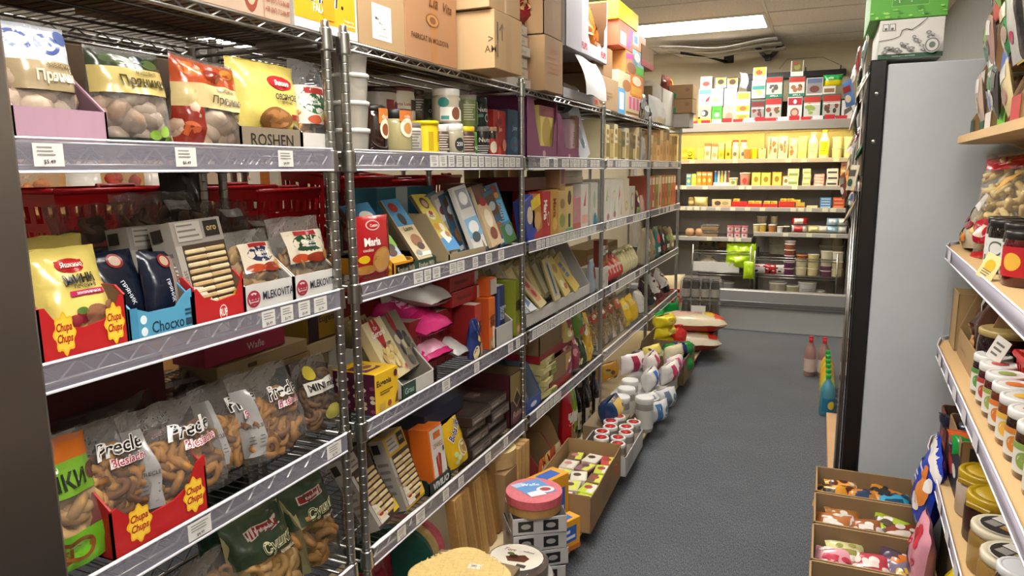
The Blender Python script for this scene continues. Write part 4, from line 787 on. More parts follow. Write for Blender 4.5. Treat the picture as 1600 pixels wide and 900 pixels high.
gt((1.942, .25, 0), S3, 'dark green tray under the milk chocolate bars with cows', .24, '#1f3a2c', h=.05, hf=.035, kind='print', inner='#3a3024', F=[('t', 'Roshen Milk', .25, .5, .5, '#c9c4a8', .4), ('t', 'Roshen Milk', .75, .5, .5, '#c9c4a8', .4)], cat='display tray')
BARS = [(625, -1.2, '#a3b0b8', 'chocolate bar with a blue band over a green field, first of the leaning bars', [('r', 0, .72, 1, 1, '#3a6f94'), ('e', .5, .78, .36, .1, '#e0ddd0'), ('t', 'KOROBKA', .5, .76, .05, '#5a2a1c', .7), ('e', .4, .5, .5, .12, '#8eb24a'), ('r', 0, .28, 1, .45, '#6f9c3c'), ('e', .25, .43, .13, .05, '#2b4a86'), ('e', .65, .28, .2, .06, '#3a2014'), ('e', .6, .2, .2, .05, '#4e2c1a'), ('r', 0, 0, 1, .14, '#d89a1c')]),
  (668, -1.2, '#c6b48c', 'chocolate bar with a sky blue top and hazelnut picture, second of the leaning bars', [('r', 0, .55, 1, 1, '#3f86ae'), ('e', .4, .86, .25, .08, '#9c2c20'), ('e', .5, .66, .2, .1, '#2c2420'), ('t', 'Lacmi', .5, .5, .07, '#33231a', .6), ('e', .55, .3, .3, .1, '#8e5a34'), ('e', .6, .2, .2, .06, '#3a2014'), ('r', .1, .04, .9, .1, '#e2dccb'), ('e', .25, .1, .15, .05, '#7e8488')]),
  (705, -1.2, '#d2c04e', 'yellow chocolate bar with a girl in a headscarf, third of the leaning bars', [('r', 0, .6, 1, 1, '#d8c64a'), ('e', .5, .84, .26, .1, '#5c4a38'), ('e', .5, .83, .17, .065, '#c99f7e'), ('e', .45, .62, .26, .08, '#e8dfb8'), ('e', .5, .66, .14, .04, '#a83030'), ('t', 'Alina', .45, .61, .05, '#40301c', .4), ('e', .35, .42, .2, .06, '#d89a2c'), ('e', .65, .4, .15, .07, '#e8e0cc'), ('r', 0, .0, 1, .22, '#2b7fb8'), ('g', [(.2, .3), (.6, .34), (.8, .18), (.4, .12)], '#efe9de'), ('e', .7, .27, .14, .05, '#b8704a')])]
for i, (px, xx, c, lb, F_) in enumerate(BARS):
    gc(((1.853, 2.022, 2.212)[i], (.105, .1, .1)[i], (.235, .235, .24)[i]), S3+.02+.006*i, lb, .014, c, xf=-1.18, tilt=.62, roll=-.05+.03*i, F=F_, side='#6b5a44', cat='chocolate bar', name='chocolate_bar')
for i in range(3): gc(((1.874)+.035*i, .1, .22), S3+.02, 'brown and blue chocolate bar stacked behind the leaning bars, %s' % ('frontmost of them', 'middle of them', 'last of them')[i], .014, '#51301f', xf=-1.235-.03*i, tilt=.6, roll=-.06, F=[('r', 0, .7, 1, 1, '#2f6288'), ('e', .5, .5, .3, .12, '#7d5434')], cat='chocolate bar', name='chocolate_bar')
gc((2.30, .4, .1), S3+.06, 'flat teal carton at the back over the leaning chocolate bars', .1, '#2f6f86', xf=-1.42, h=.2, F=[('r', .3, 0, .5, 1, '#c9d2d2'), ('e', .75, .5, .1, .3, '#7d3a30')], cat='box', name='sweets_carton')
gt((2.31,0.299,0.098), S3, 'empty tan display tray between the yellow bar and the white bars', .26, '#9c8a6a', h=.17, hf=.03, inner='#8a795c', cat='display tray', kind='print')
rowbars = [('#5f7484', 'slate blue chocolate bar in the packed row, %s from the tan tray'), ('#b0a89a', 'silver chocolate bar in the packed row, %s from the tan tray'), ('#34566e', 'dark teal chocolate bar in the packed row, %s from the tan tray')]
yb = [2.33+.043*i for i in range(9)]
for i in range(9):
    c, lb = rowbars[i % 3]
    gc((yb[i], .095, .235), S3+.01, lb % NTH[i], .016, c, xf=-1.185-.035*(8-i)*.25, tilt=.25, roll=-.22, F=[('r', .1, .55, .9, .92, ['#8f9aa2', '#d4cfc4', '#5a3a2a'][i % 3]), ('e', .5, .72, .3, .08, ['#c9c0ac', '#7d2f2a', '#a8b8bc'][i % 3]), ('e', .5, .3, .36, .13, ['#4a3a30', '#6d6d72', '#8a5c34'][i % 3]), ('r', .1, .05, .9, .12, '#cfc8ba')], cat='chocolate bar', name='chocolate_bar')
WB = [(752, '#d3d1cc', 'white and blue bar with a photo, two before the blue bear bar', [('r', .1, .65, .9, .95, '#8f9297'), ('e', .5, .8, .3, .1, '#d9d7d2'), ('r', 0, .2, 1, .5, '#7fb0cf'), ('e', .5, .35, .35, .1, '#e6e6e2'), ('e', .45, .2, .3, .08, '#46505a')]),
      (778, '#c9b18c', 'cream bar with a red oval, next to the blue bar with a bear', [('r', 0, .7, 1, 1, '#5c3a2c'), ('e', .5, .72, .3, .07, '#9c2420'), ('e', .5, .45, .3, .15, '#e3d6ba'), ('e', .5, .2, .3, .1, '#7d4a34')]),
      (797, '#47809e', 'blue bar with a bear and green ground at the end of the chocolate bay', [('r', .1, .35, .9, .72, '#62b0dc'), ('t', 'Barni', .5, .52, .11, '#f2f2ee', .7, {'b': .05, 'rot': 1.3}), ('t', 'Barni', .5, .52, .105, '#20304c', .68, {'b': .02, 'rot': 1.3}), ('e', .3, .6, .2, .08, '#a8642c'), ('r', 0, .0, 1, .3, '#3f6e34'), ('e', .6, .2, .3, .1, '#7d98a4'), ('e', .5, .9, .3, .08, '#8a3a24'), ('e', .55, .8, .2, .05, '#d89a3c')])]
for px, c, lb, F_ in WB:
    gc(({752: 2.433, 778: 2.587, 797: 2.724}[px], (.11, .1, .11)[(752, 778, 797).index(px)], .255), S3+.015, lb, .02, c, xf=-1.178, tilt=.32, roll=-.12, F=F_, cat='chocolate bar', name='chocolate_bar')
# ---- third shelf, middle bay and beyond
TC = [(832, 14, .2, '#2f3f8a', 'dark blue snack pack leaning at the start of the middle bay', [('e', .5, .6, .3, .2, '#c9b49c'), ('r', 0, 0, 1, .25, '#2438a0')]), (841, 12, .2, '#b07a2c', 'yellow topped biscuit pack leaning beside the dark blue pack', [('r', 0, .75, 1, 1, '#d8b81c'), ('e', .5, .45, .35, .2, '#c99a5c'), ('r', 0, 0, 1, .2, '#a82a1c')]),
      (853, 0, .215, '#a81e22', 'red carton of tea biscuits with upright white lettering in the middle bay', [('t', 'Maria', .4, .6, .22, '#f0e8dc', .8, {'b': .04, 'rot': -1.57}), ('e', .75, .4, .12, .16, '#d8b8a8'), ('e', .75, .4, .09, .12, '#a81e22')]), (866, 0, .22, '#b2852f', 'golden carton of tea biscuits next to the red one', [('t', 'Maria', .5, .6, .2, '#7d2a18', .8, {'b': .03, 'rot': -1.57}), ('e', .5, .25, .3, .14, '#caa050')]),
      (879, 0, .21, '#b59a62', 'tan biscuit carton with green leaves in the middle bay', [('e', .5, .3, .35, .16, '#7c8a3c'), ('e', .5, .7, .3, .12, '#8a6a3a')]), (889, 0, .23, '#c3aa70', 'cream carton with a dark bottle picture in the middle bay', [('e', .5, .75, .25, .16, '#4a3a2a'), ('r', .35, .1, .65, .4, '#204a34'), ('r', 0, 0, 1, .08, '#4fa060')]),
      (901, 0, .17, '#b5747c', 'pink wafer carton with a green stroke in the middle bay', [('g', [(.2, .3), (.8, .7), (.8, .8), (.2, .45)], '#8aa06a'), ('r', 0, 0, 1, .2, '#a85c4a')]), (913, 0, .235, '#cfc8bf', 'white crispbread carton with a red figure in the middle bay', [('g', [(.3, .5), (.7, .9), (.6, .5)], '#b85048'), ('r', .1, .1, .9, .3, '#d8a08c')]), (928, 0, .24, '#c2c2b4', 'white crispbread carton with a pale green stroke, last in the middle bay', [('e', .5, .6, .2, .2, '#a0a88a'), ('r', .1, .1, .9, .3, '#c8b49a')])]
tcY = {832: 2.964, 841: 3.044, 853: 3.136, 866: 3.251, 879: 3.364, 889: 3.473, 901: 3.599, 913: 3.734, 928: 3.914}
for px, rl, hh, c, lb, F_ in TC: gc((tcY[px], .115 if px < 900 else .13, hh), S3+.003, lb, .15 if rl == 0 else .05, c, xf=-1.178, roll=-rl*PI/180*1.2, F=F_, name='biscuit_carton', cat='carton')
gb((3.93, .07, .09), S3, 'small teal bag by the steel post at the end of the middle bay', .05, '#2f7484', xf=-1.165, seed=131, name='snack_bag')
gc((3.1, .34, .05), S3+.225, 'flat maroon boxes lying over the tea biscuit cartons', .2, '#5a1d20', xf=-1.23, h=.06, name='biscuit_carton', cat='carton'); gc((3.43, .085, .12), S3+.225, 'small gold and pink box standing on the tea biscuit cartons', .08, '#b58a6a', xf=-1.2, h=.115, F=[('r', .2, .2, .8, .9, '#8a5c58')], name='biscuit_carton', cat='carton')
for i in range(2): gc((3.68, .36-.02*i, .05), S3+.243+.037*i, ['lower', 'upper'][i]+' of two flat grey cartons lying over the crispbread', .2, '#8d8272', xf=-1.23, h=.035, name='biscuit_carton', cat='carton')
for i in range(4): jar('small golden jar at the back above the tea biscuits, %s along' % NTH[i], .035, .1, '#a08a3c', 3.0+.17*i, S3+.001+.26, -1.5, '#c9b88a', band=[(.0355, .02, .07, '#c9b88a', None)], group='golden jars at the back')
gc((3.25, .7, .25), S3, 'brown carton at the back of the middle bay carrying golden jars', .2, '#6d5030', xf=-1.4, h=.258, kind='card', name='shipping_carton')
WC = [('#cfc8ba', 'white cracker carton with a green herb sprig, beside the steel post', [('g', [(.2, .5), (.5, .85), (.45, .5)], '#8fae6a'), ('t', 'grain', .5, .6, .1, '#9aa07a', .6), ('e', .6, .12, .2, .08, '#a86a7a')]), ('#d2ccbf', 'white cracker carton with a pale leaf, second from the steel post', [('t', 'grain', .5, .7, .1, '#9aa07a', .6), ('g', [(.3, .1), (.6, .5), (.7, .2)], '#a8b88a'), ('e', .6, .15, .2, .08, '#a86a7a')]), ('#d0c8bb', 'white cracker carton with a carrot picture', [('g', [(.15, .45), (.3, .8), (.45, .6)], '#c8622c'), ('g', [(.5, .1), (.8, .4), (.85, .1)], '#c9a878')]), ('#cbbfa8', 'white cracker carton with a tan loop, after the carrot one', [('e', .55, .3, .25, .14, '#b59a5c'), ('e', .55, .3, .14, .08, '#cbbfa8')]), ('#bfb5a0', 'short cream cracker carton with an oval wreath', [('e', .5, .5, .3, .3, '#8a7a4a'), ('e', .5, .5, .2, .22, '#cfc6b0')])]
for i, (c, lb, F_) in enumerate(WC): gc((4.17+.15*i+(.02 if i == 4 else 0), .142, .25), S3+.002, lb, .16, c, xf=-1.172, h=.255 if i < 4 else .2, F=F_, name='cracker_carton', cat='carton', side='#b5aea2')
gb((5.0, .11, .17), S3, 'dark packet with green at its foot, before the last steel post of that bay', .06, '#4a2028', xf=-1.17, seed=133, F=[('r', .1, .0, .9, .3, '#6d8a3c'), ('e', .5, .6, .3, .15, '#c9b8a0')]); gb((5.13, .09, .13), S3, 'pinkish packet by the last steel post of the cracker bay', .05, '#a8887c', xf=-1.165, seed=134)
RG = ['#b5532e', '#a8482c', '#6d8a3c', '#c9b090', '#b8552f', '#a9432a', '#5f8a34', '#b86a3a', '#c2592f']
for i in range(9): gc((5.33+.123*i, .116, .27), S3+.002, 'red and green snack carton ending the third shelf, %s from the steel post' % NTH[i], .16, RG[i], xf=-1.172, h=.262, F=[('g', [(.2, .1), (.5, .7), (.8, .1)], RG[(i+2) % 9]), ('r', .1, .75, .9, .95, '#d8c2a4'), ('e', .5, .4, .25, .12, '#8e3a22')], side='#a8503a', name='snack_carton', cat='carton', group='vegetable snack cartons')
for i in range(8): jar('dim green jar of pickles on the back rack, %s along the cracker bay' % NTH[i], .05, .15, ['#4a4c22', '#5c5a2a'][i % 2], 4.2+.125*i, S3+.001, -1.5, '#cfc8b0', lh=.02, group='pickle jars at the back')

# ---- fourth shelf, first bay: clear bags of ring pretzels
def PR(k=1): return [('r', 0, .08, .14, .85, '#a9a6a4')] + [('t', 'PRECLE', .07, .42, .04, '#5c5a58', .12), ('r', .02, .3, .12, .31, '#6d6a68'), ('r', .02, .26, .12, .27, '#6d6a68'), ('r', .02, .22, .12, .23, '#6d6a68')] + [('t', 'Precle', .56, .70, .17, '#e9e6e1', .72, {'b': .07, 'sh': .35}), ('t', 'Precle', .56, .70, .15, '#1d1a1b', .66, {'b': .015, 'sh': .35}), ('t', 'Biesiadne', .62, .55, .095, '#e6d9d8', .66, {'b': .06, 'sh': .3}), ('t', 'Biesiadne', .62, .55, .08, '#a32342', .62, {'b': .015, 'sh': .3})]
PF = ('pretzels', dict(what='oval', n=54, col='#b57f38', col2='#7a4c20', size=.03, top=.62))
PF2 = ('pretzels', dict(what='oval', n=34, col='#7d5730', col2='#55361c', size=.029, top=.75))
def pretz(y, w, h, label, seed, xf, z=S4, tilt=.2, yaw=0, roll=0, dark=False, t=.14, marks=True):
    o = bag(label, 'pretzel bag', w, h, t, '#d3cec8' if not dark else '#8d8580', PR() if marks else [('r', .3, .75, .9, .82, '#8a8480')], 'pouch', seed, True, PF2 if dark else PF, 'pretzel_bag', rough=1.1); return left(o, y, z, t, xf, tilt, yaw, roll)  # dark puts the back row's shade into film and pretzel colours
pretz(1.051, .235, .215, 'clear ring pretzel bag standing beside the red badge tray, white lettering in front', 201, -1.172, tilt=.22)
pretz(1.248, .21, .205, 'clear ring pretzel bag tucked between two others at the middle of the fourth shelf', 202, -1.21, tilt=.24, yaw=.1)
pretz(1.337, .225, .215, 'clear ring pretzel bag nearest the doubled posts, with a bright glint', 203, -1.172, tilt=.22, yaw=.05)
gb((1.526, .15, .20), S4, 'clear bag of dark rings with a yellow and white print, against the doubled posts', .1, '#b5aca2', clear=True, xf=-1.2, tilt=.2, seed=204, fill=PF2, F=[('r', .1, .5, .95, .68, '#d5d0c6'), ('t', 'MINI mix', .5, .6, .1, '#24201f', .7, {'b': .02}), ('e', .3, .8, .15, .1, '#b8a83a'), ('e', .6, .2, .3, .1, '#a8a04a')], cat='pretzel bag', name='pretzel_bag')
gt((0.937,0.173,0.063), S4, 'red tray with yellow flower badges on the pretzel shelf', .26, RED, h=.13, hf=.1, kind='print', inner='#6d5238', notch=[(0, 0), (1, 0), (1, 1.25), (.9, 1.15), (.8, .75), (.62, .58), (.3, .55), (.14, .8), (.06, 1), (0, .95)], F=lolly(.26)+lolly(.84), cat='display tray', w=.225)
pretz(0.904, .2, .2, 'clear ring pretzel bag sitting in the red badge tray', 205, -1.2, z=S4+.02, tilt=.25, dark=False, t=.12)
gb((0.762, .2, .235), S4, 'green and orange bag of large ring biscuits at the steel cabinet', .12, '#d8d2c6', clear=True, xf=-1.17, tilt=.18, seed=206, cat='ring biscuit bag', name='ring_biscuit_bag', rough=.9,
   fill=('ring_biscuits', dict(what='ring', n=16, col='#b08448', col2='#c49a5c', size=.036, top=.55)),
   F=[('r', 0, .80, 1, .97, '#b8601a'), ('r', 0, .54, .92, .80, '#6d9c2c'), ('t', 'СУШКИ', .45, .66, .13, '#1e2a14', .7, {'b': .02, 'sh': .1}), ('t', 'ванильн', .4, .76, .04, '#e6ecd4', .4), ('e', .92, .66, .1, .07, '#5a3220'), ('r', 0, .0, .85, .27, '#63a022'), ('g', [(.85, 0), (1, 0), (1, .2), (.85, .27)], '#c47a1c'), ('e', .35, .14, .17, .09, '#6a3c18'), ('e', .35, .14, .12, .06, '#63a022'), ('e', .55, .14, .17, .09, '#7a4a1e'), ('e', .55, .14, .12, .06, '#63a022'), ('r', .44, .1, .47, .17, '#6a3c18')])
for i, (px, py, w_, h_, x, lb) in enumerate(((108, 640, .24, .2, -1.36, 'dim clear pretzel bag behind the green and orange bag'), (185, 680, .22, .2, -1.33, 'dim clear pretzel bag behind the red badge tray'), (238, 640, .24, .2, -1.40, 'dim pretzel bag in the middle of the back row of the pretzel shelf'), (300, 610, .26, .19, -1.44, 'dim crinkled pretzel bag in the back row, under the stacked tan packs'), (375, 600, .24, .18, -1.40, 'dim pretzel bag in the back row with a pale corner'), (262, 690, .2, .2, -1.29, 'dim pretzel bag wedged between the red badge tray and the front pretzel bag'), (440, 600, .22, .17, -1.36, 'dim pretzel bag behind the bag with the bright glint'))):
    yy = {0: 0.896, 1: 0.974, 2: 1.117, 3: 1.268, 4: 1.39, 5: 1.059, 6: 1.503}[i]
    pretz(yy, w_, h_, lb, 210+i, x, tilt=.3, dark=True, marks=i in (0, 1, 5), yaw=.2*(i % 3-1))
# stacked tan packs and boxes at the back
for i in range(5): gc((1.524+.012*(i % 2), .36, .04), S4+.001+.042*i+.06*0, 'long tan wafer pack stacked behind the pretzel bags, %s from the bottom' % NTH[i], .14, ['#8e7550', '#7d6644', '#937a55', '#866d48', '#9a835e'][i], h=.04, xf=-1.43, F=[('r', .3, .3, .4, .6, '#4d3c28')], name='wafer_pack', cat='wafer pack')
gc((1.468, .3, .06), S4+.213, 'pink and red wafer pack on top of the stacked tan packs', .12, '#9c2444', xf=-1.44, h=.05, F=[('t', 'Wafle', .6, .5, .4, '#d8b8bc', .4)], name='wafer_pack', cat='wafer pack')
gc((1.595, .155, .125), S4, 'black carton with pale lettering behind the pretzel bags', .1, '#0e0f12', xf=-1.33, h=.15, F=[('r', .2, .62, .85, .64, '#5c6066'), ('r', .2, .42, .45, .44, '#5c6066'), ('r', .6, .42, .85, .44, '#5c6066'), ('r', .2, .42, .22, .64, '#5c6066'), ('r', .83, .42, .85, .64, '#5c6066'), ('t', 'ВЕРЕС', .52, .53, .14, '#7d828a', .55), ('e', .52, .32, .09, .1, '#5c6066'), ('e', .52, .33, .06, .07, '#0e0f12')], name='carton', cat='box')
gc((1.807, .17, .09), S4+.19, 'yellow sponge roll carton lying high at the back by the doubled posts', .12, '#8a6d1c', xf=-1.44, h=.1, F=[('t', 'Eugenia', .6, .6, .3, '#2c1c18', .6, {'b': .02}), ('r', 0, 0, .3, 1, '#2c1820')], name='sponge_roll_carton', cat='box')
for i in range(4): gc((1.811-.03*(i % 2), .22, .04), S4+.002+.046*i, 'pale tan pack of a loose pile behind the black lettered carton, %s up' % NTH[i], .12, ['#7d6a4c', '#a08c68', '#8d7853', '#aa9672'][i], h=.042, xf=-1.45+.01*(i % 2), yaw=.1*(i % 3-1), name='wafer_pack', cat='wafer pack')
gc((1.0, .4, .1), S4, 'flat red carton at the back behind the dim pretzel bags', .14, '#4a0e14', xf=-1.45, h=.28, name='carton', cat='box')  # red darkened to paint in the shade at the shelf back
# ---- fourth shelf, second bay
gc((1.742,0.147,0.092), S4, 'yellow carton of sponge rolls with a maroon side, right after the doubled posts', .15, '#e0b416', h=.125, w=.125, xf=-1.17, L=[('r', 0, 0, 1, 1, '#4a1830')]+[('e', .15+.2*(k % 5), .1+.17*(k//5)+.06*(k % 2), .06, .05, ['#d8c8b0', '#8a3a5c', '#c9b090'][k % 3]) for k in range(22)], top='#d6ac18',
   F=[('t', 'Eugenia', .38, .72, .2, '#221a1e', .62, {'b': .03}), ('r', .2, .5, .75, .53, '#7d5a12'), ('r', .2, .44, .6, .47, '#7d5a12'), ('e', .88, .84, .08, .09, '#4a2430'), ('r', .15, .08, .4, .24, '#b89a3c'), ('e', .58, .16, .08, .08, '#8a3a2c'), ('g', [(.8, .1), (.95, .1), (.95, .4), (.88, .3)], '#5c3a1c')], T=[('r', .1, .25, .75, .75, '#5c2a3c'), ('e', .5, .5, .3, .18, '#d8b050'), ('e', .5, .5, .2, .1, '#7d4a24')], name='sponge_roll_carton', cat='box')
gt((1.931,0.273,0.008), S4, 'white tray of cracker cartons with a dark green end, beside the yellow carton', .3, '#bdb9b0', h=.15, hf=.05, kind='print', inner='#7d7464', F=[('r', 0, 0, .4, 1, '#1f3d30'), ('t', 'Grau', .2, .5, .4, '#a8b8a8', .3)], cat='display tray', w=.2)
gc((1.864, .105, .205), S4+.05, 'cream cracker carton with a red heart, leaning in the white tray', .04, '#cdbf94', xf=-1.19, tilt=.5, roll=-.1, F=[('g', heart(.5, .75, .4, .52), '#a8202c'), ('t', 'Dr', .5, .86, .06, '#efe6d8', .2), ('t', 'Gerard', .5, .77, .1, '#f3ece0', .66, {'b': .02, 'sh': .25}), ('t', 'CRACKERS', .6, .56, .05, '#4a3020', .5)]+pic(220, .15, .08, .85, .5, ['#c9ac64', '#b8985a', '#d8c68c'], 26, .09)+[('g', heart(.85, .1, .08, .52), '#a8202c')], name='cracker_carton', cat='carton')
gc((2.009, .1, .205), S4+.05, 'cracker carton with a dark photo, behind the red heart carton', .03, '#8d8470', xf=-1.22, tilt=.5, roll=-.12, F=[('g', heart(.4, .8, .3, .5), '#9c2430')]+pic(221, .2, .1, .8, .6, ['#5c5a50', '#c9c0a8', '#3a3a40'], 14, .12), name='cracker_carton', cat='carton')
for i in range(4): gc((1.925+.02*i, .1, .2), S4+.03, 'cream cracker carton leaning in the row behind the red heart carton, %s' % ('frontmost of them', 'second of them', 'third of them', 'last of them')[i], .035, '#ab9e78', xf=-1.26-.04*i, tilt=.42, roll=-.06, F=[('g', heart(.5, .78, .34, .5), '#8a2028')], name='cracker_carton', cat='carton')
gb((2.183, .21, .3), S4+.10, 'bright pink wafer pack lying on another one', .11, '#d8327c', xf=-1.17, tilt=1.35, seed=222, style='pillow', rough=.8, F=[('e', .5, .5, .3, .14, '#e9a0c0'), ('t', 'Vanilla', .5, .6, .1, '#f3dbe4', .6, {'sh': .2}), ('r', .1, .2, .9, .3, '#b81c5c')], cat='wafer pack', name='wafer_pack')
gb((2.153, .21, .3), S4+.012, 'bright pink wafer pack at the bottom of the pile', .10, '#c92a70', xf=-1.165, tilt=1.35, seed=223, style='pillow', rough=.8, F=[('r', .1, .05, .9, .3, '#d8a0b8'), ('e', .4, .5, .3, .14, '#9c2440')], cat='wafer pack', name='wafer_pack')
gb((2.304, .1, .2), S4+.01, 'small silver pack beside the pink wafer packs', .06, '#b5b3ae', xf=-1.165, tilt=1.25, seed=224, style='pillow', cat='wafer pack', name='wafer_pack')
gb((2.279, .26, .26), S4+.205, 'white flour-like pack lying over the pink wafer packs', .085, '#c9c5be', xf=-1.2, tilt=1.45, seed=225, style='pillow', rough=.8, F=[('e', .7, .3, .15, .1, '#b85a78'), ('t', 'TIARA', .3, .3, .06, '#4a4644', .3)], cat='wafer pack', name='wafer_pack')
gb((2.218, .2, .2), S4+.12, 'pale crinkled pack standing behind the white pack', .08, '#a8a198', xf=-1.36, tilt=.3, seed=226, rough=1.3, cat='wafer pack', name='wafer_pack')
gb((2.371, .07, .15), S4+.005, 'blue and gold foil sweets strip beside the orange wafer cartons', .05, '#27356e', xf=-1.165, seed=227, rough=1.3, F=pic(228, .1, .05, .9, .95, ['#c9922c', '#d8b04a', '#1d2858', '#e0d0a0'], 14, .22), cat='sweets bag', name='sweets_bag')
NP = lambda c, t: [('t', 'Napolitanke', .5, .55, .34, '#33140c', .8, {'b': .03, 'rot': -1.57}), ('r', 0, 0, 1, .22, t), ('e', .5, .12, .3, .06, '#d8b080')]
gc((2.418, .058, .2), S4, 'red wafer carton with upright lettering, before the orange one', .2, '#b0331f', xf=-1.19, h=.205, side='#8a1c1c', top='#c7bdb2', F=NP(0, '#c98a6a'), name='wafer_carton', cat='wafer carton')
gc((2.534, .058, .2), S4, 'orange wafer carton with upright lettering', .2, '#d86a14', xf=-1.185, h=.212, side='#b84a1c', F=NP(0, '#b08a5c'), name='wafer_carton', cat='wafer carton')
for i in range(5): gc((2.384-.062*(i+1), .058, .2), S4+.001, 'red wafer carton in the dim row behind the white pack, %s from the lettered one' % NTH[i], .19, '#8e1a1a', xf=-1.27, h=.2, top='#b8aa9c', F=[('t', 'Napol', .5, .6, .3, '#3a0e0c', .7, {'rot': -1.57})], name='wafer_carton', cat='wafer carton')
for i in range(2):
    gc((2.421, .24, .06), S4+.207+.058*i, ['lower', 'upper'][i]+' of two red wafer cartons lying on the upright red ones', .18, '#9c1c1a', xf=-1.24-.01*i, h=.056, yaw=PI/2*0, R=[('r', .02, .05, .98, .95, '#bdb6aa')], F=[('t', 'Napolitanke', .4, .5, .4, '#4a100c', .5), ('r', .86, .03, .995, .97, '#bdb6aa')], name='wafer_carton', cat='wafer carton')
gc((2.57, .085, .08), S4+.214, 'orange wafer carton lying on end above the upright orange one', .19, '#c4581a', xf=-1.2, h=.07, F=[('r', .3, .05, .98, .95, '#bdb6aa')], name='wafer_carton', cat='wafer carton')
gc((2.258, .5, .15), S4, 'long dark red carton along the back of the wafer shelf', .14, '#7d1418', xf=-1.45, h=.3, F=[('t', 'Kinder', .25, .5, .2, '#a86a6a', .2), ('r', .6, .1, .64, .9, '#a89c90')], name='carton', cat='box')
gt((2.625,0.176,0.103), S4, 'white tray holding blue biscuit cartons, before the steel post', .22, '#b5b1a9', h=.12, hf=.085, kind='print', cat='display tray', inner='#7d776c')
gc((2.652, .08, .23), S4+.006, 'dark blue biscuit carton with a white lid edge, in the white tray', .16, '#22305e', xf=-1.2, h=.235, top='#cdd2d4', F=[('r', .1, .2, .35, .95, '#3f5a96'), ('t', 'Biscuits', .75, .5, .25, '#c9cfdc', .7, {'rot': -1.57})], name='biscuit_carton', cat='carton')
gc((2.789, .055, .24), S4+.001, 'olive wafer carton with upright lettering beside the steel post', .18, '#7d8424', xf=-1.18, h=.245, F=NP(0, '#a08a3c'), name='wafer_carton', cat='wafer carton')
# ---- fourth shelf, middle bay: the big chocolate display
b = MB()
gt((3.42, .98, .1), S4, 'big white chocolate display carton with a red curved header, in the middle bay', .4, '#c6c2bb', xf=-1.2, h=.3, hf=.06, kind='print', inner='#b8b4ad', cat='display carton', name='chocolate_display_carton', notch=[(0, 0), (1, 0), (1, 1), (0, 1)])
o = bpy.data.objects['chocolate_display_carton']; k = MB()
k.prism([(-.47, .20), (.47, .20)]+[(.47*math.cos(t), .20+.10*math.sin(t)) for t in [PI*q/16 for q in range(1, 16)]], .188, .192, mat('#8e1c1f')); k.decals(lambda u, v, of: (-.5+u, .187-of, v*.3), 1, .3, [('e', .5, .82, .07, .1, '#b08a6a'), ('e', .5, .82, .06, .08, '#a82428'), ('r', .03, .05, .97, .6, '#c9c6c0'), ('t', 'GOED', .82, .5, .2, '#262a4a', .2, {'b': .03})]); k.build('header_panel', o)
GB = [(2.93, -1.185, .75, .08, '#9aa7b8', 'blue and white chocolate bar lying at the near corner of the big display', [('r', .1, .1, .9, .9, '#c3cbd6'), ('e', .5, .5, .2, .25, '#2f4f9c'), ('r', .4, .2, .6, .8, '#37589c')]),
      (3.01, -1.18, .85, .02, '#b9b59c', 'cream chocolate bar with a blue corner lying at the front of the big display', [('r', 0, 0, 1, .4, '#cdd3d6'), ('g', [(.1, .1), (.9, .2), (.7, .4)], '#5c7da0')]),
      (3.14, -1.18, .7, -.15, '#c4b380', 'cream chocolate bar with a red emblem lying at the front of the big display', [('r', .22, .15, .78, .85, '#c48a74'), ('e', .5, .6, .2, .1, '#a83a30'), ('e', .5, .35, .16, .1, '#a83a30')]),
      (3.34, -1.18, .3, -.1, '#bfb083', 'cream chocolate bar with a grey band standing in the big display', [('r', .3, .1, .7, .9, '#8d93a8'), ('r', .42, .15, .58, .85, '#2c3048')]),
      (3.50, -1.18, .45, -.2, '#ccb86c', 'golden chocolate bar with nuts leaning in the big display', [('e', .5, .7, .3, .12, '#a88a4a'), ('e', .4, .3, .25, .1, '#e0d8b8'), ('e', .7, .2, .2, .08, '#9c5a34')]),
      (3.66, -1.18, .55, -.3, '#c2a954', 'golden chocolate bar with blue squares at the far end of the big display', [('r', .3, .4, .7, .52, '#5c76a0'), ('r', .3, .55, .7, .67, '#5c76a0'), ('r', .3, .7, .7, .82, '#5c76a0')])]
for y_, x_, tl, rl, c, lb, F_ in GB: gc((y_, .085, .22), S4+.062, lb, .012, c, xf=x_-.01, tilt=tl, roll=rl, F=F_, side='#a8985c', cat='chocolate bar', name='chocolate_bar')
rnd = random.Random(9)
for row in range(3):
    for i in range(9):
        gc((2.95+.1*i+.02*row, .08, .2), S4+.07+.012*row, 'gold chocolate bar packed in the big display, row %s from the front, %s along' % (['one', 'two', 'three'][row], NTH[i]), .02, rnd.choice(['#b5a670', '#c2b27a', '#a89862', '#9c8f6a']), xf=-1.245-.05*row, tilt=.42, roll=-.18+.03*rnd.random(), F=[('r', .2, .1, .8, .9, rnd.choice(['#cfc290', '#8d86a0', '#c49a84', '#d8cfa8']))], T=[('r', .2, .1, .8, .9, '#cbb98a')], cat='chocolate bar', name='chocolate_bar', group='gold chocolate bars packed in the big display')
gb((3.95, .08, .2), S4, 'silver blue packet between the big display and the steel post', .06, '#8d97a0', xf=-1.175, seed=240, F=[('e', .5, .6, .3, .2, '#7d3a34')]); gc((3.4, .9, .05), S4+.302, 'flat white carton resting on the big chocolate display', .2, '#9a958d', xf=-1.36, h=.05, name='carton', cat='box')
gc((4.13, .135, .27), S4, 'white open topped carton of jaffa biscuits beside the steel post', .14, '#c6c1b8', h=.13, xf=-1.17, F=[('r', .55, .1, .9, .7, '#b0a99c'), ('t', 'jojo', .3, .35, .16, '#3a3430', .4)], name='biscuit_carton', cat='carton')
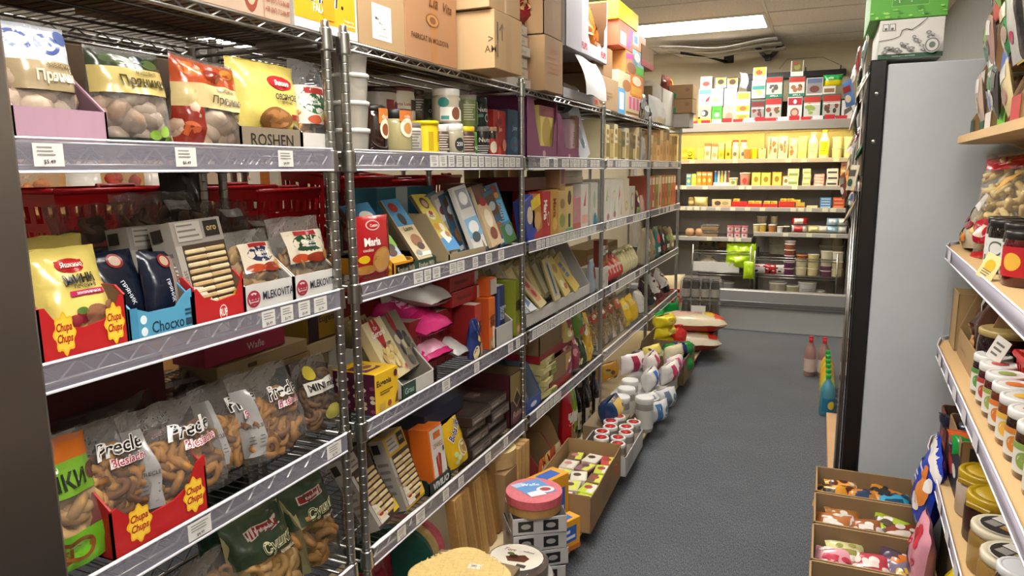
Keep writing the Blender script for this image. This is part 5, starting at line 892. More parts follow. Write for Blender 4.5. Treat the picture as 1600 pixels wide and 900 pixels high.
gc((4.12, .05, .27), S4+.133, 'brown jaffa biscuit pack with a white and blue label, first in the white carton', .06, '#6d2418', h=.16, xf=-1.175, F=[('r', 0, .45, 1, .8, '#d5d5d0'), ('t', 'jojo', .5, .6, .3, '#223a6d', .8, {'b': .03}), ('r', 0, 0, 1, .2, '#a8602c')], name='biscuit_pack', cat='biscuit pack'); gc((4.175, .05, .27), S4+.133, 'brown jaffa biscuit pack, second in the white carton', .06, '#7d2a1a', h=.16, xf=-1.175, F=[('t', 'TOP', .5, .72, .1, '#d8c9b8', .8), ('r', 0, .1, 1, .4, '#a8602c'), ('r', 0, .5, 1, .6, '#d5d5d0')], name='biscuit_pack', cat='biscuit pack')
for i in range(6): gb((4.28+.075*i, .1, .15), S4+.002, 'red glossy sweets bag lying in the row after the jaffa packs, %s from them' % NTH[i], .06, '#b81a20', xf=-1.175, tilt=.5, roll=-.25, seed=245+i, style='pillow', F=[('t', 'Bon', .5, .5, .15, '#f0d8d0', .6), ('r', .1, .2, .3, .8, '#d8a8a0')], cat='sweets bag', name='sweets_bag', nu=8, nv=10)
for i in range(6): gb((4.72+.075*i, .09, .17), S4+.002, 'pale yellow corn snack bag beyond the red sweets bags, %s from them' % NTH[i], .06, '#c9bf96', xf=-1.175, tilt=.4, roll=-.2, seed=255+i, style='pillow', F=[('e', .5, .5, .3, .2, '#dcd2a0'), ('r', .1, .8, .9, .9, '#7d8a50')], cat='snack bag', name='snack_bag', nu=8, nv=10)
gc((4.75, .75, .1), S4, 'long low tan carton behind the corn snack bags', .18, '#8a6d3c', xf=-1.36, h=.2, F=[('r', 0, .6, 1, .8, '#a89a78')], name='carton', cat='box')
for i, (c, lb, hh) in enumerate((('#b5a78c', 'tall cream bag at the start of the end bay, fourth shelf', .27), ('#8d8068', 'tan bag beside the tall cream bag in the end bay', .24), ('#1f6d6d', 'teal coffee bag with a red and white top in the end bay', .25), ('#1d1c1e', 'black coffee bag after the teal one', .24), ('#3a3530', 'dark coffee bag with green foot, one before the end post', .22), ('#9c8a6a', 'tan and green bag by the end post', .2))):
    gb((5.38+.19*i, .17, hh), S4, lb, .1, c, xf=-1.17, seed=262+i, F=[('e', .5, .6, .3, .15, ['#cfc4ac', '#a89878', '#c92a38', '#d0cec8', '#5c8a3c', '#8aa04a'][i]), ('r', .2, .2, .8, .35, ['#8a7a5c', '#6d6048', '#d8d4cc', '#8a2a2c', '#c9c0a0', '#cfc4a4'][i])], rough=1.1, cat='bag', name='coffee_bag')

# ---- fifth shelf, first bay
SU = lambda: [('r', 0, .52, 1, .97, '#2c3a28'), ('g', [(0, 0), (.18, 0), (.12, .5), (.5, .55), (.95, .95), (0, .9)], '#8e845c'), ('r', .22, .74, .78, .84, '#b8a89c'), ('r', .25, .75, .75, .83, '#7d1f22'), ('t', 'Krakowskie', .5, .79, .035, '#d8c8c0', .42), ('t', 'Сушки', .6, .60, .15, '#d8cfa8', .74, {'b': .05, 'sh': .2}), ('t', 'Сушки', .6, .60, .14, '#3a4a2a', .7, {'b': .005, 'sh': .2}), ('t', 'Крендель', .7, .50, .05, '#cfc8b0', .45, {'sh': .2}), ('g', [(.88, 0), (1, 0), (1, .5), (.92, .3)], '#24452c')]
gb((1.282, .215, .25), S5, 'cream and green bag of big ring biscuits on the fifth shelf, before the doubled posts', .13, '#b5a878', clear=True, xf=-1.17, tilt=.25, seed=301, F=SU(), fill=('ring_biscuits', dict(what='ring', n=22, col='#b58a4c', col2='#c9a06a', size=.034, top=.5)), cat='ring biscuit bag', name='ring_biscuit_bag')
gb((1.486, .19, .25), S5, 'cream and green bag of big ring biscuits partly behind the steel post', .12, '#a89a70', clear=True, xf=-1.2, tilt=.2, seed=302, F=SU(), fill=('ring_biscuits', dict(what='ring', n=16, col='#a8783c', col2='#96683a', size=.034, top=.5)), cat='ring biscuit bag', name='ring_biscuit_bag')
gb((1.111, .2, .2), S5, 'clear bag of small rings with an orange round print on the fifth shelf', .12, '#c9c0b4', clear=True, xf=-1.18, tilt=.3, seed=303, F=[('e', .5, .25, .15, .12, '#c9781c'), ('e', .5, .25, .09, .07, '#e0a03c')], fill=('pretzels', dict(what='ring', n=40, col='#8a6438', col2='#6d4a28', size=.02, top=.8)), cat='pretzel bag', name='pretzel_bag')
gb((0.961, .2, .17), S5, 'clear dark bag with a yellow and red corner low beside the steel cabinet', .1, '#8a8078', clear=True, xf=-1.18, tilt=.35, seed=304, F=[('g', [(.1, .3), (.6, .2), (.5, .8), (.2, .7)], '#c98a1c'), ('e', .3, .4, .1, .08, '#b8321c')], fill=PF2, cat='pretzel bag', name='pretzel_bag')
gb((1.344, .22, .25), S5, 'dark green bag behind the cream and green ring biscuit bag', .1, '#122a1c', xf=-1.36, tilt=.2, seed=305, F=[('r', .2, .5, .8, .7, '#1f4630'), ('e', .6, .6, .1, .05, '#a8c0b4')], cat='bag', name='ring_biscuit_bag')
# ---- fifth shelf, second bay
WD = dict(w=.115, h=.25, d=.06)
windowed((1.749, 0, 0), S5, 'dark windowed biscuit pack leaning far back right after the doubled posts', -1.175, .5, 311, roll=-.12, body='#3a2c22', **WD)
windowed((1.9, 0, 0), S5, 'yellow sided windowed biscuit pack leaning beside the breadstick carton', -1.175, .3, 312, roll=-.08, body='#b08a24', **WD)
windowed((1.891, 0, 0), S5, 'yellow sided windowed biscuit pack behind the other two leaning packs', -1.25, .32, 313, roll=-.05, body='#9c7420', **WD)
gt((2.054,0.2,0.01), S5, 'dark green tray lettered in white under the breadstick carton', .2, '#16281f', h=.055, hf=.045, kind='print', inner='#4a4030', F=[('t', 'VIVILIO', .55, .5, .6, '#d5d8d2', .8, {'b': .04, 'sh': .1})], cat='display tray', w=.15)
gc((2.071, .095, .19), S5+.008, 'orange and white breadstick carton in the dark green tray', .08, '#d86a1c', h=.205, xf=-1.175, tilt=.12, F=[('r', .06, .02, 1, .96, '#cfcac0'), ('r', .3, .78, .8, .9, '#cf6a24'), ('t', 'CEVANELE', .55, .66, .09, '#a8642c', .7, {'b': .01}), ('g', [(.35, .1), (.5, .1), (.42, .5), (.3, .46)], '#9c2c1c'), ('g', [(.48, .1), (.6, .1), (.68, .48), (.55, .52)], '#8a2418'), ('g', [(.45, .1), (.55, .1), (.54, .54), (.47, .5)], '#b03c24'), ('e', .88, .55, .07, .05, '#3f4a34'), ('e', .85, .12, .06, .04, '#6d7a5c')], name='breadstick_carton', cat='carton')
gc((2.138, .09, .19), S5+.003, 'orange breadstick carton standing behind the white fronted one', .08, '#c85c16', h=.2, xf=-1.27, top='#d8a078', name='breadstick_carton', cat='carton')
gb((2.258, .135, .17), S5+.002, 'yellow and green puffed snack bag with a biscuit picture', .07, '#d3ac1a', xf=-1.175, tilt=.2, roll=-.1, seed=314, F=[('g', [(0, 0), (1, 0), (1, .38), (.5, .46), (0, .4)], '#4a8a24'), ('t', 'Bobaniki', .5, .78, .17, '#e8e4d8', .8, {'b': .06, 'rot': .5}), ('t', 'Bobaniki', .5, .78, .15, '#2b2f6d', .75, {'b': .02, 'rot': .5}), ('e', .6, .34, .26, .2, '#d8cf9a'), ('e', .6, .34, .2, .16, '#a8803c'), ('e', .2, .3, .08, .06, '#b8c88a'), ('e', .3, .2, .08, .06, '#c4d498'), ('e', .2, .12, .07, .05, '#b8c88a')], cat='snack bag', name='snack_bag')
gb((2.441, .15, .15), S5+.002, 'dark green snack bag with pale stalks, beside the yellow snack bag', .07, '#1c4a26', xf=-1.175, tilt=.3, roll=-.12, seed=315, F=[('g', [(.2, .4), (.3, .35), (.5, .8), (.45, .85)], '#c9cda8'), ('g', [(.45, .35), (.55, .35), (.75, .8), (.68, .85)], '#b8c09a'), ('e', .5, .3, .2, .1, '#8aa06a'), ('e', .8, .7, .1, .1, '#2f6a38')], cat='snack bag', name='snack_bag')
gb((2.318, .2, .17), S5, 'green foil bag in the shade at the back of the snack shelf', .09, '#1d5c26', xf=-1.36, tilt=.3, seed=316, rough=1.3, cat='snack bag', name='snack_bag')
for c in range(2):
    for i in range(4):
        gc((2.40+.185*c, .18, .03), S5+.001+.043*i, 'flat dark chocolate carton, %s from the bottom in the pile %s the diamond carton' % (NTH[i], ['further from', 'next to'][c]), .3-.02*(i % 2), '#2e221d', h=.041, xf=-1.175-.012*((i+c) % 3), F=[('r', .05, .15, .95, .85, '#6d625a'), ('r', .12, .3, .5, .45, '#a89c92'), ('r', .6, .55, .85, .7, '#3a2c26')], T=[('r', .1, .1, .9, .9, '#3d2d26'), ('r', .2, .3, .6, .5, '#6d5c50')]+pic(c*9+i, .2, .2, .8, .8, ['#5c2f20', '#8a7a6c'], 4, .1), name='chocolate_carton', cat='carton')
gt((2.748,0.242,0.256), S5, 'maroon open carton with a diamond cut out, beside the steel post', .26, '#3f1218', h=.24, hf=.235, xf=-1.172, kind='print', inner='#7a6238', cat='display carton', F=[('r', 0, .5, 1, 1, '#7d6a3c'), ('g', [(.2, .5), (.5, .32), (.8, .5), (.5, .72)], '#b09a6a'), ('g', [(.25, .5), (.5, .36), (.75, .5), (.5, .67)], '#2a1a14'), ('t', 'Rubin', .5, .22, .12, '#c9a8a0', .8, {'sh': .3})]+lines(.15, .04, .85, .16, 3, '#8a5c5c'), w=.14)
gc((2.5, .2, .2), S5+.001, 'maroon carton with faint lines behind the dark chocolate cartons', .12, '#451419', h=.25, xf=-1.49, F=lines(.2, .3, .8, .6, 5, '#7d4a4a'), name='chocolate_carton', cat='carton')
gc((2.74-.5, .3, .2), S5+.18, 'dark blue carton lying in shade on the chocolate pile', .14, '#1e2438', h=.06, xf=-1.25, name='chocolate_carton', cat='carton')
# ---- fifth shelf, middle bay
gt((2.95, .19, .2), S5, 'blue display tray with a tall grey blue back, just past the steel post', .2, '#23408a', h=.2, hf=.06, kind='print', inner='#5f6d7c', F=[('e', .5, .5, .2, .2, '#c9cdd6')], cat='display tray')
gb((2.95, .15, .17), S5+.006, 'grey blue packet with a pink fish, in the blue display tray', .05, '#6d7a8a', xf=-1.2, tilt=.4, seed=321, F=[('e', .5, .3, .2, .15, '#c98a7a'), ('r', .2, .6, .8, .7, '#9aa6b4')], name='snack_packet', cat='packet')
for i in range(6): gc((3.17+.01*((i*3) % 4), .19, .03), S5+.001+.031*i, 'pale green and cream sweets box in the pile beside the blue tray, %s up' % NTH[i], .12, '#a8a068', h=.03, yaw=.12*((i*7) % 3-1), xf=-1.175-.01*(i % 2), F=[('r', .05, .2, .6, .8, '#cfc890'), ('r', .65, .2, .95, .8, '#7d8a3c')], T=[('r', .1, .1, .9, .9, '#b8ae78'), ('e', .5, .5, .2, .25, '#9c4a3a')], name='sweets_carton', cat='box')
BX = [(3.36, .34, .17, '#8a6a3c', 'brown carton with a red base band beside the pile of green sweets boxes', 0, -1.25), (3.33, .46, .16, '#836438', 'upper brown carton with a red base band, stacked by the big display', .175, -1.27)]
for y_, w_, h_, c, lb, dz, xf in BX: gt((y_, w_, h_), S5+dz, lb, .26, c, h=h_, hf=h_*.97, xf=xf+.07, F=[('r', 0, 0, 1, .28, '#8e1c20'), ('r', .7, .35, .95, .9, '#b08a5a')], L=[('r', 0, 0, 1, .25, '#8e1c20')], cat='box')
for i, (y_, dz, c, c2, lb, w_, h_, xf) in enumerate(((3.5, .02, '#8a3a4c', '#c98a96', 'pink red packet standing before the lower red banded carton', .12, .17, -1.165), (3.62, .02, '#7d2c40', '#b5707c', 'second pink red packet before the lower red banded carton', .12, .19, -1.165), (3.5, .2, '#b5a060', '#8a2c2a', 'cream packet with red seals standing in the upper carton', .12, .17, -1.165), (3.72, .18, '#5c7a34', '#b8321c', 'green packet with red tomatoes in a dark tray, fifth shelf', .14, .19, -1.17), (3.76, .0, '#2c3a20', '#8a9a6a', 'dark green leafy packet under the tomato packet', .14, .17, -1.165), (3.88, .0, '#c99a24', '#e0bc4a', 'tall bag of yellow pasta beside the steel post, fifth shelf', .14, .28, -1.165))):
    gb((y_, w_, h_), S5+dz, lb, .07 if dz else .09, c, xf=xf, tilt=.1, seed=330+i, F=pic(330+i, .15, .1, .85, .9, [c2, c2, '#d8c9a8'], 8, .13), name='snack_packet' if i < 5 else 'pasta_bag', cat='packet' if i < 5 else 'pasta bag')
# ---- fifth shelf, last two bays: pasta and yellow packs
PA = [('#c9a86a', '#a8322c', 'clear pasta bag with a dark red label at the steel post'), ('#cfae70', '#9c2c28', 'clear pasta bag with a dark red label, second from the steel post'), ('#d3b478', '#8a3028', 'clear pasta bag with a tan front card, third from the steel post'), ('#c9a25c', '#a84a2c', 'clear pasta bag with an orange label, fourth from the steel post'), ('#d8b01c', '#e8cf6a', 'bright yellow pasta pack after the clear pasta bags'), ('#d2a81a', '#e0c24a', 'yellow pasta pack with a red corner at the end of the pasta row')]
for i, (c, c2, lb) in enumerate(PA): gb((4.14+.185*i, .18, .26 if i < 4 else .18), S5, lb, .12, '#d8cfc0' if i < 4 else c, clear=i < 4, xf=-1.168, tilt=.2, roll=-.12, seed=341+i, F=[('r', .15, .62, .85, .84, c2), ('e', .5, .75, .2, .06, '#d8c8a8'), ('g', [(.1, 0), (.3, 0), (.15, .4)], '#d0c4b0')], fill=('pasta', dict(what='noodle', n=60, col=c, col2='#b8924a', size=.028, top=.8)) if i < 4 else None, cat='pasta bag', name='pasta_bag')
for i in range(3): gb((4.75+.02*i, .3, .1), S5+.19+.085*i, 'bread loaf bag lying high at the back over the yellow pasta, %s up' % NTH[i], .16, ['#8a4a24', '#7d2c28', '#a8641c'][i], xf=-1.28, tilt=0, h=.085, w=.32, seed=351+i, style='pillow', cat='bread bag', name='bread_bag')
gc((4.75, .4, .1), S5, 'dark carton behind the yellow pasta packs', .2, '#3a2a1c', h=.185, xf=-1.34, name='carton', cat='box')
for i in range(7): gb((5.36+.15*i, .16, .17), S5+.07*(i % 2), 'black, white and maroon sweets bag heaped in the end bay, %s along' % NTH[i], .1, ['#d3d0cc', '#3a1a24', '#1e1c1c', '#cfcbc6', '#5c1c30', '#d8d5d0', '#2b2324'][i], xf=-1.17, tilt=.3, seed=361+i, rough=1.8, F=pic(361+i, .1, .1, .9, .9, ['#4a1c2c', '#e0dcd8', '#1d1a1a'], 8, .12), cat='sweets bag', name='sweets_bag')
b = MB(); gmn = mat('#1f9a44', 'film')
b.grid(lambda u, v, o: (-1.15+.04*math.sin(u*9)+.03*v, 5.5+.85*u, .44-.22*v*(1-.3*u)+.02*math.sin(u*14)), 16, 6, gmn); o = b.build('green_netting'); o.modifiers.new('thickness', 'SOLIDIFY').thickness = .002
tag(o, 'bright green plastic sheet hanging from the lowest shelf of the end bay', 'sheet')

# ================================================================== the low plinth and the goods on it
PT = .082
b = MB(); pw = mat('#c9b58c', 'wood')
b.box(-1.62, -.84, 1.25, 6.45, .06, PT-.002, pw, .004); o = b.build('wooden_plinth'); tag(o, 'low pale wooden plinth under the racks, edging the carpet', 'plinth')
for y_ in (1.4, 2.6, 3.8, 5.0, 6.3): b = MB(); b.box(-1.6, -.9, y_-.04, y_+.04, 0, .06, pw, .003); b.build('support', o)
def disc(label, cat, r, h, col, x, y, z, side=None, name='wafer_cake', scal=0, lab=None, nlobe=8, rz=0, sx=1, wf=False):
    b = MB(); n = 48; P = [((r*(1+scal*math.cos(nlobe*2*PI*i/n)))*math.cos(2*PI*i/n)*sx, (r*(1+scal*math.cos(nlobe*2*PI*i/n)))*math.sin(2*PI*i/n)) for i in range(n)]
    b.prism(P, 0, h, mat(side or col, 'food'), 'z'); S = lambda u, v, o: ((u-.5)*2*r*sx, (v-.5)*2*r, h+o)
    b.add([(p[0]*.985, p[1]*.985, h+.0005) for p in P], [tuple(range(n))], mat(col, 'food'))
    if wf:
        m = mat('#a8884c', 'food')
        for k in range(-9, 10):
            t = k*.1*r; L_ = .93*math.sqrt(max(0, r*r-t*t))
            b.tube([(-L_*sx, t, h+.001), (L_*sx, t, h+.001)], .0022, mat(col, 'food'), 4, False, False); b.tube([(t*sx, -L_, h+.001), (t*sx, L_, h+.001)], .0022, mat(col, 'food'), 4, False, False)
    b.decals(S, 2*r, 2*r, lab, .0016); o = b.build(name); o.rotation_euler = (0, 0, rz); o.location = (x, y, z); return tag(o, label, cat)
disc('pale scalloped waffle sheet with a white sticker, at the foot of the picture', 'waffle sheet', .155, .02, '#d8bd7c', -1.0, 1.86, .272, '#c2a05c', 'waffle_sheet', .09, [('g', [(.56, .62), (.7, .6), (.72, .7), (.58, .72)], '#e0dfe0'), ('r', .6, .64, .66, .68, '#5c7aa0')], 4, .3, 1.0, True)
cartx = carton('dim carton carrying the scalloped waffle sheet', 'box', .3, .3, .188, '#8a7550', kind='card', name='carton'); put(cartx, -1.0, 1.86, PT, PI/2)
for i in range(2):
    k = disc(['round chocolate wafer cake in a clear tray, under the white labelled one', 'round chocolate wafer cake with a white label and cocoa picture'][i], 'cake', .108, .055, '#4a2d1a', -.905+.01*i, 2.085, PT+.008+.092*i, '#54341f', 'wafer_cake', .012, None, 20)
    t = MB(); t.lathe([(.10, -.005), (.122, -.002), (.128, .012), (.124, .013)], 28, mat('#d5d2cc', 'tub'), True); t.build('tray', k)
    l = MB(); l.lathe([(.112, .012), (.113, .058), (.105, .068), (.09, .071)], 28, mat('#dcd8d0', 'clear'), True, 0, 0, False, True); l.build('clear_cover', k)
    l = MB(); S = lambda u, v, o: ((u-.5)*.19, (v-.5)*.17, .0725+o); l.decals(S, .19, .17, [('e', .5, .5, .5, .5, '#d9d3c4'), ('g', [(.3, .45), (.62, .62), (.75, .52), (.7, .36), (.4, .3)], '#5a3018'), ('e', .45, .5, .09, .08, '#3a1c10'), ('e', .36, .58, .07, .05, '#4f6a2c'), ('t', 'Tort', .3, .72, .1, '#8a2c24', .25, {'sh': .3}), ('t', 'waflowy', .66, .74, .07, '#4a3a2c', .3), ('r', .6, .15, .78, .26, '#3a3632')], .0004); l.build('label', k)
gb((-.0, .1, .1), PT, 'small clear price wrapper tucked beside the cake', .02, '#cfd0d2', seed=370, style='pillow', clear=True).location = (-1.03, 2.16, PT)
for i in range(4):
    o = carton('silver wafer tart carton with black pictures, %s' % ['bottom of the pile of four', 'second up in the pile of four', 'third up in the pile of four', 'topmost of the pile under the pink cake'][i], 'cake box', .2, .19, .064, '#a9a7a6', name='cake_carton', top='#17161a', F=[('r', .1, .18, .38, .82, '#121114'), ('e', .24, .5, .09, .16, '#8d8a88'), ('r', .56, .18, .84, .82, '#121114'), ('e', .7, .5, .09, .16, '#8d8a88')], T=[('t', 'Tort', .8, .4, .14, '#b8b5b2', .3), ('r', .1, .7, .4, .8, '#6d3a5c')], L=[('t', 'tart', .5, .5, .4, '#4a484a', .5)])
    put(o, -.915+.004*(i % 2), 2.30, PT+.066*i, .62+.05*((i*5) % 3-1))
disc('pink round wafer cake with a blue label, on the pile of silver cartons', 'cake', .105, .03, '#c76a72', -.91, 2.29, PT+.264+.033, '#b8525c', 'wafer_cake', 0, [('g', [(.1, .72), (.62, .95), (.9, .42), (.42, .22)], '#5b8ec4'), ('g', [(.1, .72), (.3, .81), (.42, .7), (.2, .6)], '#a9c4dc'), ('e', .7, .5, .16, .12, '#d9d6d2'), ('e', .7, .5, .1, .07, '#9c3a3c'), ('g', [(.42, .22), (.7, .3), (.62, .48), (.36, .38)], '#d5d9dc'), ('t', 'Wafle', .45, .7, .1, '#e4ecf4', .4)], 8, .5)
disc('tan layer of wafers under the pink cake', 'cake', .102, .032, '#a58048', -.91, 2.29, PT+.264, '#9c7440', 'wafer_cake')
for i, (x, y, z, w_, d_, h_, rz, lb) in enumerate(((-.90, 2.52, PT, .16, .09, .26, 1.2, 'yellow orange wafer carton with a blue label standing beyond the silver cartons'), (-.86, 2.48-.06, PT, .14, .05, .0, 1.2, ''), (-.865, 2.475, PT, .15, .06, .13, 1.15, 'small orange wafer carton with a blue label, nearest the carpet'))):
    if h_: put(carton(lb, 'box', w_, d_, h_, '#d99a1e', name='wafer_carton', F=[('r', .15, .3, .85, .8, '#2f5cae'), ('r', .2, .4, .8, .5, '#d8dce6'), ('r', .2, .6, .6, .7, '#d8dce6'), ('r', 0, 0, 1, .15, '#b8641c')], T=[('r', .2, .2, .8, .8, '#2f5cae')], side='#c47a1a'), x-(.06 if i == 0 else -.0), y+(.05 if i == 0 else 0), z, rz)
# wafer sheets, rounds and rolls leaning under the second bay
for i in range(5): gc((2.12+.10*i, .3, .33), PT, 'tan pack of wafer sheets leaning on edge, %s from the doubled posts' % NTH[i], .04, ['#a8824c', '#9c7644', '#ad8850', '#a37c48', '#8f6c3e'][i], h=.33-.01*i, w=.06, xf=-1.10-.012*i, tilt=.12, roll=-.06*(i % 2), F=[('r', .1, .02, .2, .98, '#8a683a'), ('r', .7, .02, .8, .98, '#b8965c')], side='#9a7340', cat='wafer pack', name='wafer_sheet_pack', kind='food').dimensions
for i, (c, lb) in enumerate((('#12453a', 'dark green round wafer on edge under the snack shelf'), ('#a8905c', 'tan round wafer on edge between the green and pink ones'), ('#b0525c', 'pink round wafer on edge, last of the leaning rounds'))):
    o = disc(lb, 'wafer round', .145, .03, c, -1.3, 1.93+.04*i, PT+.145, None, 'wafer_round'); o.rotation_euler = (PI/2, .12, .45)
gb((1.74, .26, .24), PT, 'dark red foil bag under the first snack packs', .14, '#6d1420', xf=-1.2, seed=372, rough=1.5, cat='bag', name='foil_bag')
for i in range(3): gc((1.62+.05*i, .04, .2), PT, 'tan wafer strip pack leaning by the foot of the doubled posts, %s' % ('first of three', 'second of three', 'third of three')[i], .12, ['#a8824c', '#8a5c34', '#b5925c'][i], h=.21, xf=-1.12, tilt=.2, roll=-.2, cat='wafer pack', name='wafer_sheet_pack')
disc('cream topped round wafer stack under the snack shelf', 'wafer round', .09, .07, '#d8c48c', -1.22, 2.62, PT+.255, '#b5986a', 'wafer_round'); put(carton('tan carton under the cream topped wafer stack', 'box', .24, .22, .25, '#a07c48', kind='card', name='carton'), -1.24, 2.64, PT, PI/2)
for i in range(3): gc((2.66+.045*i, .035, .3), PT, 'long tan wafer sheet pack standing by the steel post, %s' % ('first of three', 'second of three', 'third of three')[i], .2, '#b08a54', h=.32, xf=-1.12+.0*i, F=[('r', .2, 0, .5, 1, '#c9a46c')], cat='wafer pack', name='wafer_sheet_pack', kind='food')
# open brown carton of small boxes
put(open_carton('big brown open carton of small sweets boxes on the plinth by the carpet', 'box', .60, .27, .165, '#a47c48', hf=.16, inner='#a8854f', F=[('r', .35, .35, .6, .6, '#7a5a32')], name='open_carton', notch=[(0, 0), (1, 0), (1, 1), (.8, .97), (.5, 1), (.2, .96), (0, 1)]), -.945, 2.93, PT, PI/2+.05)
SB = [('#b8c82c', 'yellow green sweets box'), ('#c9c0a8', 'cream sweets box'), ('#8a5c64', 'mauve sweets box'), ('#d8d2c0', 'white sweets box'), ('#6d4a30', 'brown sweets box'), ('#c43a34', 'red sweets box')]
for i in range(15):
    c, lb = SB[(0, 2, 3, 0, 1, 2, 4, 3, 1, 0, 2, 1, 5, 3, 4)[i]]
    o = carton(lb+' in the big brown carton, %s row, %s along' % (('front', 'middle', 'back')[i % 3], NTH[i//3]), 'box', .1, .075, .05, c, name='sweets_carton', T=[('r', .08, .1, .92, .5, '#e0dccf' if i % 2 else '#d0d84a'), ('e', .6, .6, .18, .25, ['#9c3a34', '#5a3a2c', '#b8787c'][i % 3])], F=[('r', .1, .2, .6, .8, ['#7d3034', '#4a3a2c', '#a8a050'][i % 3])])
    put(o, -.862-.083*(i % 3), 2.72+.108*(i//3), PT+.006+.052, PI/2+.25*((i*7) % 5-2)/2, 0, .0)
for i in range(6): put(carton('small pink and cream sweets box under the others in the big brown carton, %s along' % NTH[i], 'box', .085, .22, .05, '#b89a96', name='sweets_carton', T=[('r', .1, .1, .9, .9, '#a87a7c')]), -.945, 2.70+.092*i, PT+.005, PI/2+.05)
# white carton of red lidded jars
put(open_carton('white open carton of red lidded jars on the plinth', 'box', .42, .25, .10, '#b9b7b4', kind='print', inner='#8d8a86', name='open_carton', F=[('r', .1, .2, .4, .8, '#a39f9a')]), -.93, 3.44, PT, PI/2+.03)
for i in range(10):
    o = lathed('clear jar with a white rimmed red lid, %s row by the aisle, %s along' % (('front', 'back')[i % 2], NTH[i//2]), 'jar', jar_prof(.036, .135, .95), '#b5aea4', 'tub', lid_prof(.039, .125, .018), '#d8d5d0', name='jar', group='red lidded jars', extra=None, band=[(.0365, .04, .09, '#cfc4b8', [('r', .3, .2, .7, .8, '#a83030')], 0, 2.4)])
    k = MB(); k.lathe([(.001, .1432), (.027, .1432), (.028, .1436), (.001, .1442)], 18, mat('#c41a1c', 'plastic')); k.build('lid_disc', o)
    put(o, -.855-.085*(i % 2)-.02*(i//2 % 2), 3.285+.083*(i//2), PT+.006+.02*(i % 2), PI/2)
for i in range(2): gt((3.05+.32*i, .22, .2), PT, ['red sided open display carton under the middle bay, after the steel post', 'brown display carton with a slanted cut and red base under the middle bay'][i], .24, ['#8e1a1e', '#96703c'][i], h=[.2, .25][i], hf=[.09, .07][i], xf=-1.13, F=[('r', 0, 0, 1, .8 if i else .1, '#a81c20')], inner='#8a6a3c', cat='display carton')
for i in range(4): gb((2.92+.07*i, .08, .17), PT, 'orange printed packet low behind the big brown carton, %s from the steel post' % NTH[i], .04, ['#b8622c', '#c9a86a', '#a8482c', '#c4b48a'][i], xf=-1.1, seed=381+i, F=pic(381+i, .1, .1, .9, .9, ['#d8c49a', '#8e2c1c'], 6, .15), cat='packet', name='snack_packet')
for i in range(4): bt = bottle('dark wine bottle under the middle bay, %s from the red and green packets' % NTH[i], 'bottle', .036, .31, ['#120e10', '#16100f', '#0f1210', '#181011'][i], '#15151a', [(.0365, .05, .15, '#b5ad98', [('r', .2, .3, .8, .5, '#5c4a3a'), ('e', .5, .75, .2, .12, '#7d2a2c')], .3, 2.6)], 'glass', 'wine_bottle'); put(bt, -1.2+.02*(i % 2), 3.66+.095*i, PT, PI/2)
for i, (c, lb) in enumerate((('#a81c24', 'red bag standing under the middle bay before the wine bottles'), ('#7d9a2c', 'light green bag standing between the red bag and the bottles'), ('#b8202c', 'red and white bag behind the wine bottles'), ('#8d9096', 'grey bag at the back beyond the wine bottles'), ('#6d1c28', 'maroon bag at the back of the bottles'))): gb(((3.5, 3.57, 3.75, 3.9, 3.66)[i], .14, .33), PT, lb, .08, c, xf=(-1.16, -1.16, -1.32, -1.3, -1.34)[i], seed=388+i, F=[('r', .2, .4, .8, .6, '#d0c9bc'), ('e', .5, .2, .2, .1, '#3a3a34')], cat='bag', name='snack_bag')
# coffee brick, white lidded jars, flour and paper packs
gb((3.66, .2, .1), PT+.12, 'blue and yellow coffee brick lying among the jars', .13, '#1f3660', xf=-.93, h=.13, w=.22, seed=395, style='pillow', rough=.4, F=[('r', .22, .05, .78, .95, '#cfae5c'), ('e', .4, .3, .08, .1, '#2a2a2c'), ('e', .65, .7, .06, .08, '#3a3a30'), ('e', .5, .5, .1, .12, '#e0cf9a')], cat='coffee pack', name='coffee_pack')
put(carton('tan carton carrying the coffee brick', 'box', .26, .2, .118, '#8a7550', kind='card', name='carton'), -1.02, 3.67+.0, PT, PI/2)
gb((3.78, .12, .12), PT, 'dark pack with a cream flower print beside the coffee brick', .08, '#3a241c', xf=-.86, seed=396, F=pic(396, .1, .2, .9, .9, ['#d8c48a', '#e0d6b0'], 8, .15), cat='packet', name='snack_packet')
for i, (x, y) in enumerate(((-.99, 3.86), (-.86, 3.9), (-1.0, 4.03), (-1.02, 4.2))): put(lathed('big clear tub of white crystals with a white lid, %s' % ['beside the coffee brick', 'nearest the carpet', 'middle of the inner three', 'last of the inner three'][i], 'tub', jar_prof(.05, .19, .93), '#b8b6b0', 'tub', lid_prof(.053, .168, .034), '#d9d8d5', name='lidded_tub', band=[(.0505, .02, .13, '#c2c0ba', None)]), x, y, PT+.0, 0)
FL = [(-.83, 4.06, .0, '#c9c9cb', '#3f6a9c', 'white paper pack with blue print by the plinth edge', .2), (-.90, 4.2, .0, '#cdcccb', '#7d8a9c', 'white paper pack standing behind the blue print one', .19), (-.93, 4.36, .11, '#d5d3d0', '#2462b8', 'white pack with a broad blue band lying across', .22), (-.83, 4.32, .0, '#c4c4c6', '#5c6a7d', 'white box shaped pack with a black mark on its end', .2), (-.85, 4.58, .1, '#d8d2cf', '#b82a5c', 'white pack with a pink band nearest the carpet', .24), (-.98, 4.6, .15, '#d8cfcc', '#b02a54', 'white pack with a magenta end lying in the middle', .24), (-1.08, 4.5, .16, '#d2c8c6', '#9c2448', 'white pack with a crimson band at the inner end', .22), (-.86, 4.78, .1, '#d8c9cc', '#c24a78', 'crumpled white and pink pack beside the carton wall', .22)]
